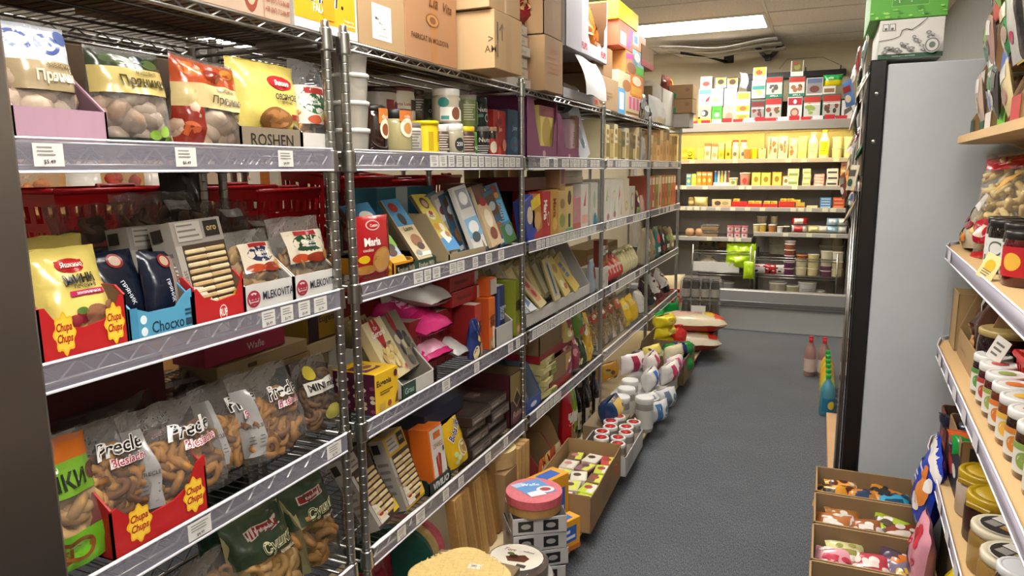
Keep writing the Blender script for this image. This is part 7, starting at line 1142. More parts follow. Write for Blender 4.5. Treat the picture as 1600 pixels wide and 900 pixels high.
SB2 = [ # x0, x1 by eye, z, h, label, marks, body
 (1178, 1200, .0, .2, 'maroon and white coffee spice box', SG('#8d8680', '#6d1c1c', ['#7d2c20', '#5a3a2c'], 1), 1), (1200, 1227, .0, .22, 'green footed spice box with olives', SG('#a8a49a', '#a8241c', ['#5c5a2a', '#3a3a1e', '#8a3a2a'], 2), 1),
 (1235, 1258, .0, .22, 'red headed meat spice box with a white badge', [('r', .04, .04, .96, .96, '#cfcac2'), ('r', .04, .66, .96, .96, '#a8182c'), ('e', .5, .8, .12, .09, '#e6dcd8'), ('e', .5, .35, .3, .2, '#8a5a48'), ('e', .5, .35, .2, .12, '#c9a088')], 0), (1259, 1286, .0, .225, 'green footed spice box with potatoes', SG('#c2c0b8', '#b0301c', ['#c9a84a', '#b8903c', '#8aa04a'], 3), 1), (1287, 1315, .0, .23, 'green footed spice box with dark nuts', SG('#b5b0a6', '#b02c1c', ['#5a3a2a', '#7d3c2a', '#3a3a24'], 4), 1), (1316, 1336, .0, .17, 'white crumpled spice box by the fridge end', [('g', [(.2, .2), (.8, .5), (.7, .7), (.2, .5)], '#5c5650')], 0),
 (1092, 1114, .172, .16, 'cream spice box with a red pepper', [('r', .04, .7, .96, .96, '#5aa88a'), ('g', [(.5, .2), (.8, .3), (.9, .6), (.6, .4)], '#c4241c'), ('r', .04, .1, .96, .2, '#d8d08a')], 0), (1113, 1133, .167, .165, 'white leaning spice box with small garlic', [('e', .4, .35, .3, .12, '#d0b070'), ('r', .2, .7, .7, .75, '#b8b0a0')], 0), (1134, 1155, .157, .17, 'white spice box with a grey flower print', [('e', .5, .5, .3, .3, '#cfcabc'), ('e', .6, .4, .15, .15, '#b5ae96')], 0), (1155, 1177, .192, .095, 'blue and yellow spice box lying on the banded one', [('r', .05, .3, .95, .9, '#e0d43a'), ('e', .5, .5, .3, .2, '#b8a82c')], 0),
 (1178, 1200, .222, .165, 'teal and white garlic spice box', [('r', .04, .08, .96, .96, '#cfccc0'), ('r', .04, .48, .96, .7, '#2f8a7c'), ('e', .5, .3, .3, .16, '#cdb858'), ('e', .4, .25, .15, .1, '#ddd0a0')], 0), (1200, 1227, .222, .19, 'green footed spice box with dark fish, second tier', SG('#b8b4a8', '#b02a1c', ['#4a4a40', '#5c5a50', '#8a8478'], 5), 1), (1235, 1261, .222, .18, 'green footed spice box with meatballs, second tier', SG('#d0cabc', '#b82c20', ['#8a5a3c', '#9c6a48', '#4a5a2a'], 6), 1), (1262, 1287, .227, .155, 'clear blue topped spice bag box', [('r', .04, .7, .96, .96, '#5c6a88'), ('r', .04, .1, .96, .7, '#8d8a84'), ('e', .5, .35, .3, .2, '#6d3a30')], 0), (1287, 1306, .232, .07, 'tan open box under the green and yellow bags', [('r', .1, .2, .9, .7, '#8a6a44')], 0),
 (1094, 1114, .334, .115, 'white box of pinkish spice packets, top tier', [('r', .08, .35, .92, 1.0, '#d8b098'), ('e', .5, .4, .3, .2, '#a83a2c'), ('e', .5, .75, .25, .12, '#e3d0b0')], 0), (1119, 1137, .335, .095, 'white box of yellow spice packets, top tier, first', [('r', .08, .3, .92, 1, '#c9b43c'), ('e', .5, .6, .3, .25, '#3a2c1c')], 0), (1138, 1156, .33, .1, 'white box of orange spice packets with a dark top, top tier', [('r', .08, .3, .92, 1, '#c98a2c'), ('e', .5, .55, .3, .25, '#4a2c1c'), ('r', 0, .9, 1, 1, '#3a1c14')], 0), (1179, 1201, .39, .115, 'white box of bright yellow spice packets, highest tier', [('r', .08, .35, .92, 1, '#dcb81c'), ('e', .45, .6, .25, .2, '#c9401c'), ('e', .7, .8, .2, .12, '#e8d03c')], 0), (1237, 1257, .404, .14, 'white box of brown spice packets, highest tier', [('r', .08, .3, .92, 1, '#6a5a2c'), ('e', .5, .6, .25, .2, '#7d8a3c'), ('e', .4, .8, .2, .12, '#8a3a24')], 0)]
for x0, x1, z, hh, lb, F_, gf in SB2:
    o = carton(lb+' on the cooler', 'seasoning box', (xs(x1)-xs(x0))*.97, .11, hh, '#d6d2c8' if not gf else '#3c6a58', F=F_, name='seasoning_box', side='#2f3a34' if gf else '#8a867c'); cput(o, (xs(x0)+xs(x1))/2, 7.27, TZ+z, .11)
put(carton('long brown carton filling the cooler top behind the spice boxes', 'box', 1.35, .3, .2, '#6d4a30', kind='card', name='carton'), -.45, 7.62, TZ)
put(bag('green and yellow spice bags tossed on the tan box on the cooler', 'bag', .16, .1, .06, '#e0cf1c', F=[('r', 0, .5, 1, 1, '#2fae5a'), ('e', .4, .7, .15, .1, '#d8e0c0')], style='pillow', rough=2, seed=570, name='spice_bag'), xs(1301), 7.30, TZ+.304)
put(carton('orange and red carton at the inner end of the cooler top', 'box', .13, .12, .07, '#d86a3c', F=[('r', 0, 0, 1, .4, '#c4201c'), ('e', .5, .7, .2, .2, '#e8b03c')], name='carton'), -1.18, 7.33, TZ)
b = MB(); b.grid(lambda u, v, o: (.0+.07*u+.02*math.sin(v*3), 0+.02*math.sin(u*5), .14*v-.02*u), 6, 6, mat('#b9bcc0', 'film')); o = b.build('paper_flap'); o.location = (xs(1157), 7.29, TZ+.335); o.modifiers.new('thickness', 'SOLIDIFY').thickness = .002; tag(o, 'loose grey white lid flap hanging off the top tier of spice boxes', 'flap')
# ceiling corner: sagging sheets, cables, black bracket, rail on the wall
b = MB()
for k in range(3):
    b.grid(lambda u, v, o, k=k: (-1.5+1.06*u+.03*k, 7.05+.22*k+.22*v+.1*u*(1-k*.4), 2.79-.035-.05*math.sin(PI*min(1, u*.9+.1))*(1-.4*v)-.012*k+.01*math.sin(u*9+k)), 14, 4, mat(['#f2eee6', '#e6e1d6', '#dcd6ca'][k], 'film'))
o = b.build('plastic_sheeting'); o.modifiers.new('thickness', 'SOLIDIFY').thickness = .002; tag(o, 'white plastic sheeting sagging under the ceiling tiles near the back wall', 'sheeting')
bb = MB(); km = mat('#17161a', 'plastic')
bb.box(-.03, .03, -.05, .0, .0, .06, km, .004); o = bb.build('ceiling_bracket')
for sx in (-1, 1): k = MB(); k.prism([(sx*.02-.025, .03), (sx*.02+.025, .03), (sx*.115+.03, .145), (sx*.115-.03, .145)], -.045, -.005, km); k.build('arm', o)
o.location = (-.56, 7.94, 2.655); tag(o, 'black forked bracket under the ceiling at the back wall', 'bracket')
b = MB(); b.box(-.05, .05, -.012, 0, -.04, .04, mat('#1c1a18', 'matte'), .002); o = b.build('wall_vent'); o.location = (-.95, 7.948, 2.70); tag(o, 'small dark square opening in the back wall below the sheeting', 'opening')
b = MB(); 
for k in range(2): b.tube([(-1.35, 7.4, 2.72-.01*k), (-1.1, 7.7, 2.69), (-.97, 7.9, 2.68-.02*k)], .008, km, 6)
o = b.build('black_cable'); tag(o, 'black cables running into the dark opening in the back wall', 'cable')
b = MB(); b.box(-.75, .17, -.06, 0, -.03, .03, km, .004); o = b.build('wall_rail'); o.location = (0, 7.948, 2.5)
for xx in (-.6, -.2, .12): k = MB(); k.tube([(xx, -.03, .03), (xx, -.03, .07)], .006, km, 6); k.build('hook', o)
k = MB(); k.box(-.75, -.5, -.07, -.06, -.18, -.03, mat('#2b2a2a', 'plastic'), .002); k.build('grille', o)
tag(o, 'black equipment rail on the back wall above the spice boxes', 'rail')
k = MB(); k.tube([(-.45, 7.93, 2.57), (-.38, 7.93, 2.66), (-.05, 7.93, 2.66), (.1, 7.93, 2.58)], .0025, mat('#8d8672', 'plastic'), 4); o = k.build('wire'); tag(o, 'thin wire looped on the back wall over the black rail', 'wire')


# ================================================================== the upright fridge on the other side of the aisle
r = tag(empty('upright_fridge', (.45, 2.95, 0)), 'tall pale grey upright fridge with a black door edge', 'fridge')
def fpart(name, x0, x1, y0, y1, z0, z1, m, b_=.003, par=None): b = MB(); b.box(x0-.45, x1-.45, y0-2.95, y1-2.95, z0, z1, m, b_); return b.build(name, par or r)
bk = mat('#0d0d0f', 'plastic', .3)
fpart('body', .176, .80, 2.605, 3.3, .06, 1.9, mat('#aab0b4', 'plastic', .45), .004)
fpart('base', .19, .79, 2.63, 3.29, .0, .06, bk)
d = fpart('door', .125, .174, 2.60, 3.3, .07, 1.915, bk, .004)
fpart('glass_pane', .1215, .125, 2.66, 3.24, .16, 1.5, mat('#0a0b0d', 'glass'), .001, d); fpart('header', .1205, .1255, 2.605, 3.295, 1.55, 1.9, mat('#1a1a1c', 'plastic'), .001, d)
for i, z in enumerate((1.66, 1.81)): b = MB(); b.lathe([(.001, .002), (.006, .0015), (.007, 0)], 12, chrome); o = b.build('screw', d, (.15-.45, 2.60-2.95, z), (PI/2, 0, 0))
for xx in (.106, .113): b = MB(); b.tube([(xx-.45, 2.64-2.95, .35), (xx-.45, 2.64-2.95, 1.5)], .004, chrome, 6); b.build('handle', d)
# cartons on the fridge
put(carton('white carton printed with grey spice drawings, lying on the fridge', 'box', .18, .34, .118, '#c9c8c2', name='shipping_carton', F=[('r', 0, 0, 1, .12, '#1d4a34'), ('t', 'natural spices assortment', .4, .06, .05, '#a8b8aa', .6), ('r', .05, .72, .145, .9, '#57565a'), ('r', .06, .735, .135, .885, '#c9c8c2'), ('r', .155, .72, .25, .9, '#57565a'), ('r', .165, .735, .24, .885, '#c9c8c2'), ('r', .08, .74, .12, .8, '#57565a'), ('r', .18, .74, .22, .8, '#57565a'), ('g', [(0, .46), (.22, .5), (.33, .56), (.33, .575), (.22, .515), (0, .475)], '#3a3a3c'), ('g', [(.33, .56), (.36, .7), (.42, .74), (.5, .7), (.5, .72), (.42, .76), (.35, .72), (.32, .575)], '#3a3a3c'), ('g', [(.5, .7), (.62, .82), (.74, .99), (.725, .99), (.61, .835), (.5, .72)], '#3a3a3c')]+
  [it for k in range(26) for it in [('e', .08+.84*((k*37) % 100)/100, .16+(.1+.5*((k*37) % 100)/100)*((k*53) % 100)/100, .03+.014*(k % 3), .025+.02*(k % 2), '#77787a'), ('e', .08+.84*((k*37) % 100)/100, .16+(.1+.5*((k*37) % 100)/100)*((k*53) % 100)/100, .018, .018, '#b5b5b0')]]+[('e', .82, .28, .12, .2, '#a9a9a6'), ('e', .82, .28, .105, .175, '#5c5d60'), ('e', .82, .28, .09, .15, '#c4c3be'), ('e', .82, .28, .05, .08, '#5f6b62')]), .235, 2.79, 1.917, 0)
put(carton('bright green carton with white outlined lettering, on top of the spice drawing carton', 'box', .215, .36, .13, '#4f9e2e', name='shipping_carton', F=[('r', .28, .28, .76, .9, '#6fae4c'), ('r', .29, .3, .75, .88, '#3f8a26'), ('t', 'Приправы', .52, .52, .3, '#d8e6c8', .42, {'b': .04}), ('t', 'Приправы', .52, .52, .27, '#3f7a2a', .4, {'b': .005})]+pic(601, .02, .04, .98, .24, ['#7dc24a', '#3c8424', '#8fd05c'], 16, .04), side='#438a28'), .222, 2.80, 2.037, 0)
rnd = random.Random(61)
pc = ['#6d7a70', '#8e2a22', '#b5b2a8', '#2a4a34', '#c9c4b8', '#4a6d9c', '#3a3a38', '#a8542c', '#cfcac0', '#5c6a4a', '#7d2c28', '#d0d4d2', '#1f5a38', '#8a8a82', '#c4b49a', '#35312c', '#b0a890', '#6a3a2c', '#d5d2ca', '#3f5a48', '#a89c84', '#4a4640']
for i in range(22):
    y_ = 2.65+.06*(i % 4); z_ = 1.97-.026*i+.01*rnd.random(); xx = .104-.012*(i % 3)
    o = bag('seasoning sachet hanging at the fridge door edge, %s' % (NTH[i]+' down' if i < 16 else NTH[i-16]+' of the lowest six'), 'sachet', .055, .085, .012, pc[i], F=[('r', .1, .55, .9, .8, pc[(i+5) % 22]), ('e', .5, .3, .3, .15, pc[(i+9) % 22])], style='pillow', seed=610+i, rough=.9, name='seasoning_sachet', nu=8, nv=8); o.location = (xx, y_, z_-.06); o.rotation_euler = (rnd.uniform(-.5, .2), rnd.uniform(-.5, .6), -PI/2+rnd.uniform(-.2, .55))
b = MB(); b.tube([(.112, 2.66, 1.12), (.112, 2.66, 2.0)], .003, mat('#b5b5b2', 'plastic'), 5); b.tube([(.112, 2.9, 1.12), (.112, 2.9, 2.0)], .003, mat('#b5b5b2', 'plastic'), 5); o = b.build('clip_strip'); tag(o, 'thin clip strips hanging at the fridge door that carry the sachets', 'clip strip')
# plank and bottles beyond the fridge
b = MB(); b.box(.118, .2, 3.36, 4.72, 0, .05, mat('#c49a70', 'wood'), .003); o = b.build('floor_plank'); tag(o, 'pinkish wooden plank on the carpet just beyond the fridge', 'plank')
for i in range(6):
    o = bottle('green capped yellow drink bottle in the row by the fridge, %s from the plank' % NTH[i], 'bottle', .045, .27, ['#4a8a9c', '#b5b83c', '#c9a82c', '#d89a24', '#c4b430', '#cfa82c'][i], '#1f9a3a', [(.0455, .03, .12, ['#1f6d8e', '#8aa83a', '#c98a1c', '#d8861c', '#c9a024', '#d0941c'][i], [('e', .5, .5, .2, .3, '#e8c43a')], .6, 2.6)], 'plastic', 'drink_bottle'); put(o, .12, 4.82+.13*i, 0, 0)
for i in range(4): put(bottle('clear pink bottle with a red cap beyond the green capped row, %s' % NTH[i], 'bottle', .042, .29, '#b58a84', '#b82428', [(.0425, .04, .14, '#c9b5a8', None)], 'tub', 'drink_bottle'), .10-.095*(i % 2), 5.72+.1*(i//2), 0, 0)

# ================================================================== the wooden shelves on the near side
def rx(y, inn): return .26+.04*y+inn
BW = mat('#c9a876', 'wood'); Y0R, Y1R = .35, 2.59
r = tag(empty('wooden_wall_shelves', (.58, 1.5, 0)), 'wooden wall shelves with clear price strips beside the grey fridge', 'shelf')
for z, dd, st_ in ((1.664, .0, 0), (1.34, .0, 1), (1.04, .0, 1), (.715, .0, 1)):
    P = [(rx(Y0R, 0), Y0R), (rx(2.42, 0), 2.42), (rx(2.52, .018), 2.52), (rx(2.57, .05), 2.57), (rx(2.59, .11), 2.59), (.795, 2.59), (.795, Y0R)]
    b = MB(); b.prism([(x-.58, y-1.5) for x, y in P], z-.02, z, BW, 'z'); sh = b.build('shelf_board', r)
    if st_:
        b = MB(); m = mat('#a6a2b2', 'plastic'); Q = P[:5]
        for k in range(4):
            (xa, ya), (xb, yb_) = Q[k], Q[k+1]; b.add([(xa-.004-.58, ya-1.5, z-.03), (xb-.004-.58, yb_-1.5, z-.03), (xb-.004-.58, yb_-1.5, z+.008), (xa-.004-.58, ya-1.5, z+.008)], [(3, 2, 1, 0)], m, True)
        s = b.build('price_strip', sh); s.modifiers.new('thickness', 'SOLIDIFY').thickness = .002
        b = MB(); b.tube([(x-.004-.58, y-1.5, z+.008) for x, y in Q], .0022, lip_m, 5); b.tube([(x-.004-.58, y-1.5, z-.03) for x, y in Q], .0022, lip_m, 5); b.build('strip_rim', s)
        for k in range(5 if z < 1.3 else 1):
            y = 2.3-.17*k-(0 if z > .8 else .1); b = MB(); x = rx(y, -.0075)-.58; b.add([(x, y+.025-1.5, z-.027), (x-.001*0, y-.025-1.5, z-.027), (x, y-.025-1.5, z+.005), (x, y+.025-1.5, z+.005)], [(3, 2, 1, 0)], mat('#c9c7cc')); b.build('price_tag', s)
for y in (.6, 1.6, 2.5):
    b = MB(); b.box(.795-.58, .855-.58, y-.03-1.5, y+.03-1.5, .0, 2.0, BW, .003); b.build('upright', r)
    for z in (1.64, 1.318, 1.018, .693): b = MB(); b.prism([(.50, z-.012+.012), (.795, z), (.795, z-.12)], y-.012, y+.012, BW); b.v = [(a-.58, c-1.5, e) for a, c, e in b.v]; b.build('bracket', r)
# seasoning boxes and sachets piled on the top board
ZT = 1.665
cc = ['#a07a4a', '#8e6d44', '#b08854', '#98744a']
def sbox(y, z, w, h, label, inn, kind, c, F_, seed):
    if kind == 'o': o = open_carton(label, 'seasoning box', w, .1, h, '#9c7848', hf=h*.4, F=[('r', 0, 0, 1, 1, c)], L=[('r', 0, 0, 1, .35, c)], name='seasoning_box', inner='#7d6038')
    elif kind == 'c': o = carton(label, 'seasoning box', w, .1, h, c, F=F_, name='seasoning_box', side='#a8835a')
    else: o = bag(label, 'sachet', w, h, .022, c, F=F_, seed=seed, style='pillow', rough=1.1, name='seasoning_sachet', nu=8, nv=8)
    return right(o, y, z, .1 if kind != 's' else .03, inn, tilt=.0 if kind != 's' else -.15, roll=0 if kind != 's' else (seed % 5-2)*.16)
SX = [(2.44, 0, .06, .11, 'o', '#1d4a34', 'dark green footed spice box at the far end of the top board'), (2.36, 0, .07, .12, 'o', '#2a5c3f', 'second green footed spice box from the far end of the top board'), (2.27, 0, .08, .13, 'o', '#1f5238', 'third green footed spice box from the far end of the top board'), (2.17, 0, .09, .12, 'o', '#c9c6bf', 'white fronted spice box on the top board'), (2.06, 0, .1, .13, 'o', '#63b52a', 'lime green spice box on the top board'), (1.94, 0, .1, .13, 'o', '#b8b4aa', 'grey white spice box on the top board near the lime one'), (1.82, 0, .1, .15, 'o', '#a8302c', 'red footed spice box on the top board near the lime one'),
      (2.42, .125, .075, .13, 'o', '#d3d0ca', 'white fronted tan spice box in the second tier, at the far end'), (2.31, .14, .09, .13, 'o', '#b0aca2', 'tan spice box with a grey front in the second tier'), (2.2, .14, .09, .12, 'c', '#d0cdc4', 'white spice carton in the second tier'), (2.08, .14, .1, .12, 'o', '#4a6aa8', 'blue footed spice box in the second tier'), (1.95, .14, .1, .13, 'o', '#c9a02c', 'amber footed spice box in the second tier'), (1.83, .16, .1, .13, 'o', '#cfcbc2', 'pale spice box in the second tier toward the camera'),
      (2.42, .262, .085, .14, 'o', '#a82c22', 'red footed tall tan spice box in the third tier, by the fridge'), (2.31, .275, .09, .13, 'o', '#c9c5bc', 'white footed tan spice box in the third tier'), (2.2, .27, .09, .13, 'o', '#b5342a', 'red footed spice box in the third tier'), (2.08, .27, .1, .12, 'c', '#d5d2ca', 'white spice carton with green top in the third tier'), (1.95, .28, .1, .14, 'o', '#6aa83a', 'light green footed spice box in the third tier'), (1.83, .3, .1, .14, 'o', '#d0ccc4', 'pale footed spice box in the third tier'),
      (2.41, .41, .09, .13, 'o', '#8e6d44', 'plain tan spice box in the highest tier by the fridge'), (2.3, .412, .09, .14, 'o', '#a83226', 'red footed spice box in the highest tier'), (2.18, .405, .1, .13, 'o', '#97734a', 'plain tan spice box in the highest tier'), (2.05, .41, .1, .14, 'o', '#c4c0b6', 'white footed spice box in the highest tier')]
for i, (y, z, w_, h_, k, c, lb) in enumerate(SX): sbox(y, ZT+z, w_, h_, lb, .035+.012*(i % 3), k, c, [('g', [(.2, .3), (.5, .8), (.7, .4)], '#4f9a3c'), ('r', .1, .1, .9, .2, '#5c8a6a')], 630+i)
sc = ['#cfcdc6', '#1f5a38', '#b09a8c', '#d8d5cc', '#4a4a48', '#c4b48a', '#7486a8', '#b8b5ac', '#a4867c', '#cfcac0', '#2f7a44', '#6d6a64', '#d3cfc6', '#ad9488', '#7da85a', '#d5d3cb', '#84827c', '#b39c78', '#d0cec6', '#2a2a2a', '#c9c6be', '#9c9a92', '#a5948c', '#d3d0c8', '#b5b2aa', '#4f6a3c']
YS = [2.44, 2.36, 2.27, 2.17, 2.06, 1.95, 2.41, 2.3, 2.19, 2.07, 1.95, 1.84, 2.41, 2.3, 2.19, 2.07, 1.95, 1.84, 2.4, 2.29, 2.17, 2.05]; ZS_ = [.03]*6+[.165]*6+[.305]*6+[.445]*4
pl = ['far end', 'second spot', 'third spot', 'fourth spot', 'fifth spot', 'sixth spot']
for i in range(22):
    if YS[i] > 2.33: continue
    F_ = [('r', .1, .62, .9, .9, sc[(i+7) % 26]), ('e', .5, .35, .3, .16, sc[(i+3) % 26]), ('g', [(.3, .2), (.6, .55), (.75, .3)], ['#c4302a', '#4f8a3c', '#c9882c', '#2f2f2e'][i % 4])]
    tier = ['lowest', 'second', 'third', 'highest'][0 if i < 6 else 1 if i < 12 else 2 if i < 18 else 3]; j = i % 6 if i < 18 else i-18
    sbox(YS[i], ZT+ZS_[i], .07 if i < 12 else .08, .12, 'spice sachet sticking out of a box of the %s tier, %s' % (tier, pl[j]), .022+.012*((i*3) % 2), 's', sc[i], F_, 660+i)
sbox(1.86, ZT+.31, .16, .2, 'big white spice bag with a red chilli and green top, toward the camera', .012, 's', '#c9c7c0', [('r', 0, .75, 1, 1, '#6aa83c'), ('g', [(.55, .2), (.8, .5), (.9, .8), (.7, .55), (.45, .4)], '#c42a28'), ('t', 'Приправа', .4, .64, .08, '#5c5a54', .6)], 690)
sbox(1.78, ZT+.12, .14, .17, 'grey white spice bag with black edge, toward the camera', .012, 's', '#b5b4ae', [('r', .8, 0, 1, 1, '#2a2a2a'), ('e', .5, .3, .15, .08, '#b0305a')], 692)
# second board: corn puffs and dark jars
ZR2, ZR3, ZR4 = 1.341, 1.041, .716
def gr_(y, w, h, z, label, t, c, inn=.03, tilt=.1, roll=0, cat='bag', yaw=0, **k): o = bag(label, cat, w, h, t, c, **k); return right(o, y, z, t, inn, tilt, yaw, roll)
gr_(2.12, .33, .275, ZR2, 'big clear bag of corn puffs with a red top and yellow print', .16, '#e3dccb', .06, .08, -.1, yaw=.6, clear=True, seed=701, rough=.9, F=[('r', 0, .86, 1, .97, '#a8161c'), ('e', .5, .88, .4, .06, '#b81c22'), ('e', .28, .25, .18, .12, '#a8182a'), ('e', .28, .25, .08, .06, '#d8c0b4'), ('g', [(.3, .62), (.42, .68), (.5, .78), (.36, .74)], '#e0a81c'), ('g', [(.1, .5), (.25, .62), (.3, .58), (.16, .44)], '#d5d2d0'), ('r', .0, 0, 1, .06, '#a8161c')], fill=('corn_puffs', dict(what='stick', n=110, col='#d8c080', col2='#cfb46e', size=.026, top=.86)), cat='snack bag', name='puff_bag')
gr_(1.78, .22, .22, ZR2, 'clear corn puff bag with a red top, toward the camera', .14, '#e3dccb', .05, .1, -.1, clear=True, seed=702, F=[('r', 0, .85, 1, .97, '#a8161c'), ('e', .5, .6, .25, .12, '#8e1420')], fill=('corn_puffs', dict(what='stick', n=60, col='#d8c080', size=.026, top=.84)), cat='snack bag', name='puff_bag')
gr_(2.36, .16, .13, ZR2, 'snack bag with orange, white and maroon print at the far end of the second board', .09, '#a89c84', .02, .1, -.1, seed=703, rough=1.4, F=pic(703, .1, .1, .9, .9, ['#c9702c', '#8e2430', '#d8d0c0', '#4a5a34', '#d8b02c'], 14, .13), cat='snack bag', name='snack_bag')
gr_(2.47, .07, .05, ZR2, 'small yellow bag at the very end of the second board', .05, '#dcb81c', .03, .3, 0, seed=704, rough=1.4, cat='snack bag', name='snack_bag')
right(bag('beige bread bag lying over the far snack bags, green at one end', 'bread bag', .24, .1, .1, '#8e7560', F=[('r', .86, 0, 1, 1, '#2f4a34'), ('e', .5, .6, .12, .15, '#b5a494')], style='pillow', seed=705, name='bread_bag'), 2.38, ZR2+.135, .1, .10, 0, 0, .3)
right(carton('tan carton at the back of the second board under the bread bag', 'box', .3, .14, .13, '#8a6a42', kind='card', name='carton'), 2.38, ZR2, .14, .16)
def rjar(label, r_, h_, c, y, z, inn, lidc, band=None, lh=.016, kind='glass', **k):
    o = lathed(label, 'jar', jar_prof(r_, h_-lh*.8, .93), c, kind, lid_prof(r_*.98, h_-lh, lh), lidc, band, 'jar', **k); return put(o, rx(y, inn)+r_, y, z, -PI/2+.75)
WL = [('r', 0, 0, 1, 1, '#d0cfca'), ('e', .4, .65, .18, .25, '#4a5a4c'), ('e', .4, .65, .14, .19, '#d0cfca'), ('r', .15, .1, .4, .3, '#5c6a44'), ('r', .6, .15, .85, .4, '#3a3a3a')]
for i, (y, inn) in enumerate(((1.99, .03), (1.89, .02), (1.93, .12), (1.78, .03))): rjar(['black jar with a white label in front of the corn puffs, first', 'black jar with a white label in front of the corn puffs, second', 'dark jar with a brown lid behind the white labelled black jars', 'black jar with a white label, third, toward the camera'][i], .041, .12, '#17110f', y, ZR2, inn, '#1b1a1a' if i != 2 else '#5a3a2a', [(.0415, .012, .08, None, WL, .2, 2.4)] if i != 2 else None)
o = rjar('dark red jar with a red label behind the yellow and white paper tag', .045, .11, '#4a0c12', 1.70, ZR2, .02, '#1e1c1c', [(.0455, .02, .08, None, [('r', 0, 0, 1, 1, '#b01a24'), ('e', .5, .5, .2, .3, '#d8a83a')], -.1, 2.0)])
def ptag(label, y, z, inn, c='#d8d5cc', yel=False):
    b = MB(); b.box(-.022, .022, -.001, 0, 0, .055, mat(c), .0004); b.decals(lambda u, v, of: (-.022+.044*u, -.001-of, .055*v), .044, .055, ([('e', .5, .55, .3, .25, '#d8a81c')] if yel else [])+lines(.2, .12, .8, .4 if yel else .8, 3, '#6d6a64')); o = b.build('paper_tag'); tag(o, label, 'price tag'); o.location = (rx(y, inn), y, z); o.rotation_euler = (-.25, .3, -PI/2+.5); return o
ptag('yellow and white paper tag in front of the dark red jar', 1.76, ZR2+.002, -.002, '#d8c88a', True)
# third board
right(open_carton('small tan carton with its wall cut, at the far end of the third board', 'box', .12, .1, .17, '#b89458', hf=.17, inner='#c9a86a', name='open_carton', F=[('r', 0, 0, .1, 1, '#8a6a3c')]), 2.44, ZR3, .1, .035)
gr_(2.22, .2, .25, ZR3+.005, 'brown snack bag with a red top in the cut out tan carton', .11, '#4a2a1c', .05, .05, -.05, seed=711, rough=1.4, F=[('r', 0, .78, 1, 1, '#b01c20'), ('e', .5, .86, .3, .06, '#d87a6a'), ('g', [(.1, .05), (.6, .05), (.75, .45), (.3, .4)], '#b5824a'), ('t', 'PS', .35, .36, .12, '#d89a6a', .3, {'b': .06}), ('r', .42, .56, .6, .68, '#cfccc6'), ('r', .45, .59, .57, .65, '#3a3430'), ('e', .4, .2, .15, .08, '#cfa070'), ('e', .7, .12, .15, .06, '#8a5a34')], cat='snack bag', name='snack_bag')
right(open_carton('cut out tan carton holding the brown snack bag on the third board', 'display carton', .34, .2, .27, '#b08c54', hf=.075, inner='#a8854c', name='open_carton', F=[('r', .2, .4, .5, .46, '#8d6d42')]), 2.18, ZR3, .2, .04)
b = MB(); b.box(-.12, .12, -.001, .001, 0, .2, mat('#d8d8d4', 'clear'), .0004); o = b.build('clear_divider'); tag(o, 'clear plastic divider standing at the end of the third board', 'divider'); o.location = (rx(2.53, .14), 2.53, ZR3)
rjar('big dark jar with a gold lid and grape label on the third board', .062, .15, '#1a0c0e', 2.0, ZR3, .035, '#a8955c', [(.0626, .012, .07, None, [('r', 0, 0, 1, 1, '#b5a8b0'), ('e', .4, .4, .2, .35, '#8e2438'), ('e', .55, .5, .15, .25, '#a83048'), ('r', 0, .75, 1, 1, '#2a2c5c'), ('e', .85, .3, .1, .2, '#4f8a3c')], .4, 2.6)])
ptag('white paper tag leaning on the gold lidded jar', 1.88, ZR3+.1, .05)
LJ = ['#241012', '#3a1416', '#4a1a14', '#5c2814', '#6a3416', '#2a1a10', '#3a2414', '#4a1a1a']
for i in range(8):
    y = 1.94-.085*i; k = ['#4f8a3c', '#b03a34', '#8a9a4a', '#c9702c', '#d8a83a', '#c47a2c', '#7d9a4a', '#b8402c'][i]
    rjar('white lidded jam jar in the row, %s from the gold lidded jar' % NTH[i], .04, .098, LJ[i], y, ZR3, .022+.0*(i % 2), '#d8d8d4', [(.0405, .012, .065, None, [('r', 0, 0, 1, 1, '#cfcdc4'), ('e', .35, .45, .2, .3, k), ('g', [(.6, .2), (.85, .3), (.8, .8), (.55, .7)], '#b0ada0'), ('r', .0, .8, 1, 1, k)], .35, 2.3)], lh=.017,
         extra=lambda o, k=k: (lambda q: (q.lathe([(.001, .0982), (.016, .0982), (.017, .0978)], 14, mat(k)), q.build('lid_print', o)))(MB()))
o = basket('maroon wire edged basket at the near end of the third board', .2, .16, .13, 1.74, ZR3+.0, .50, PI)
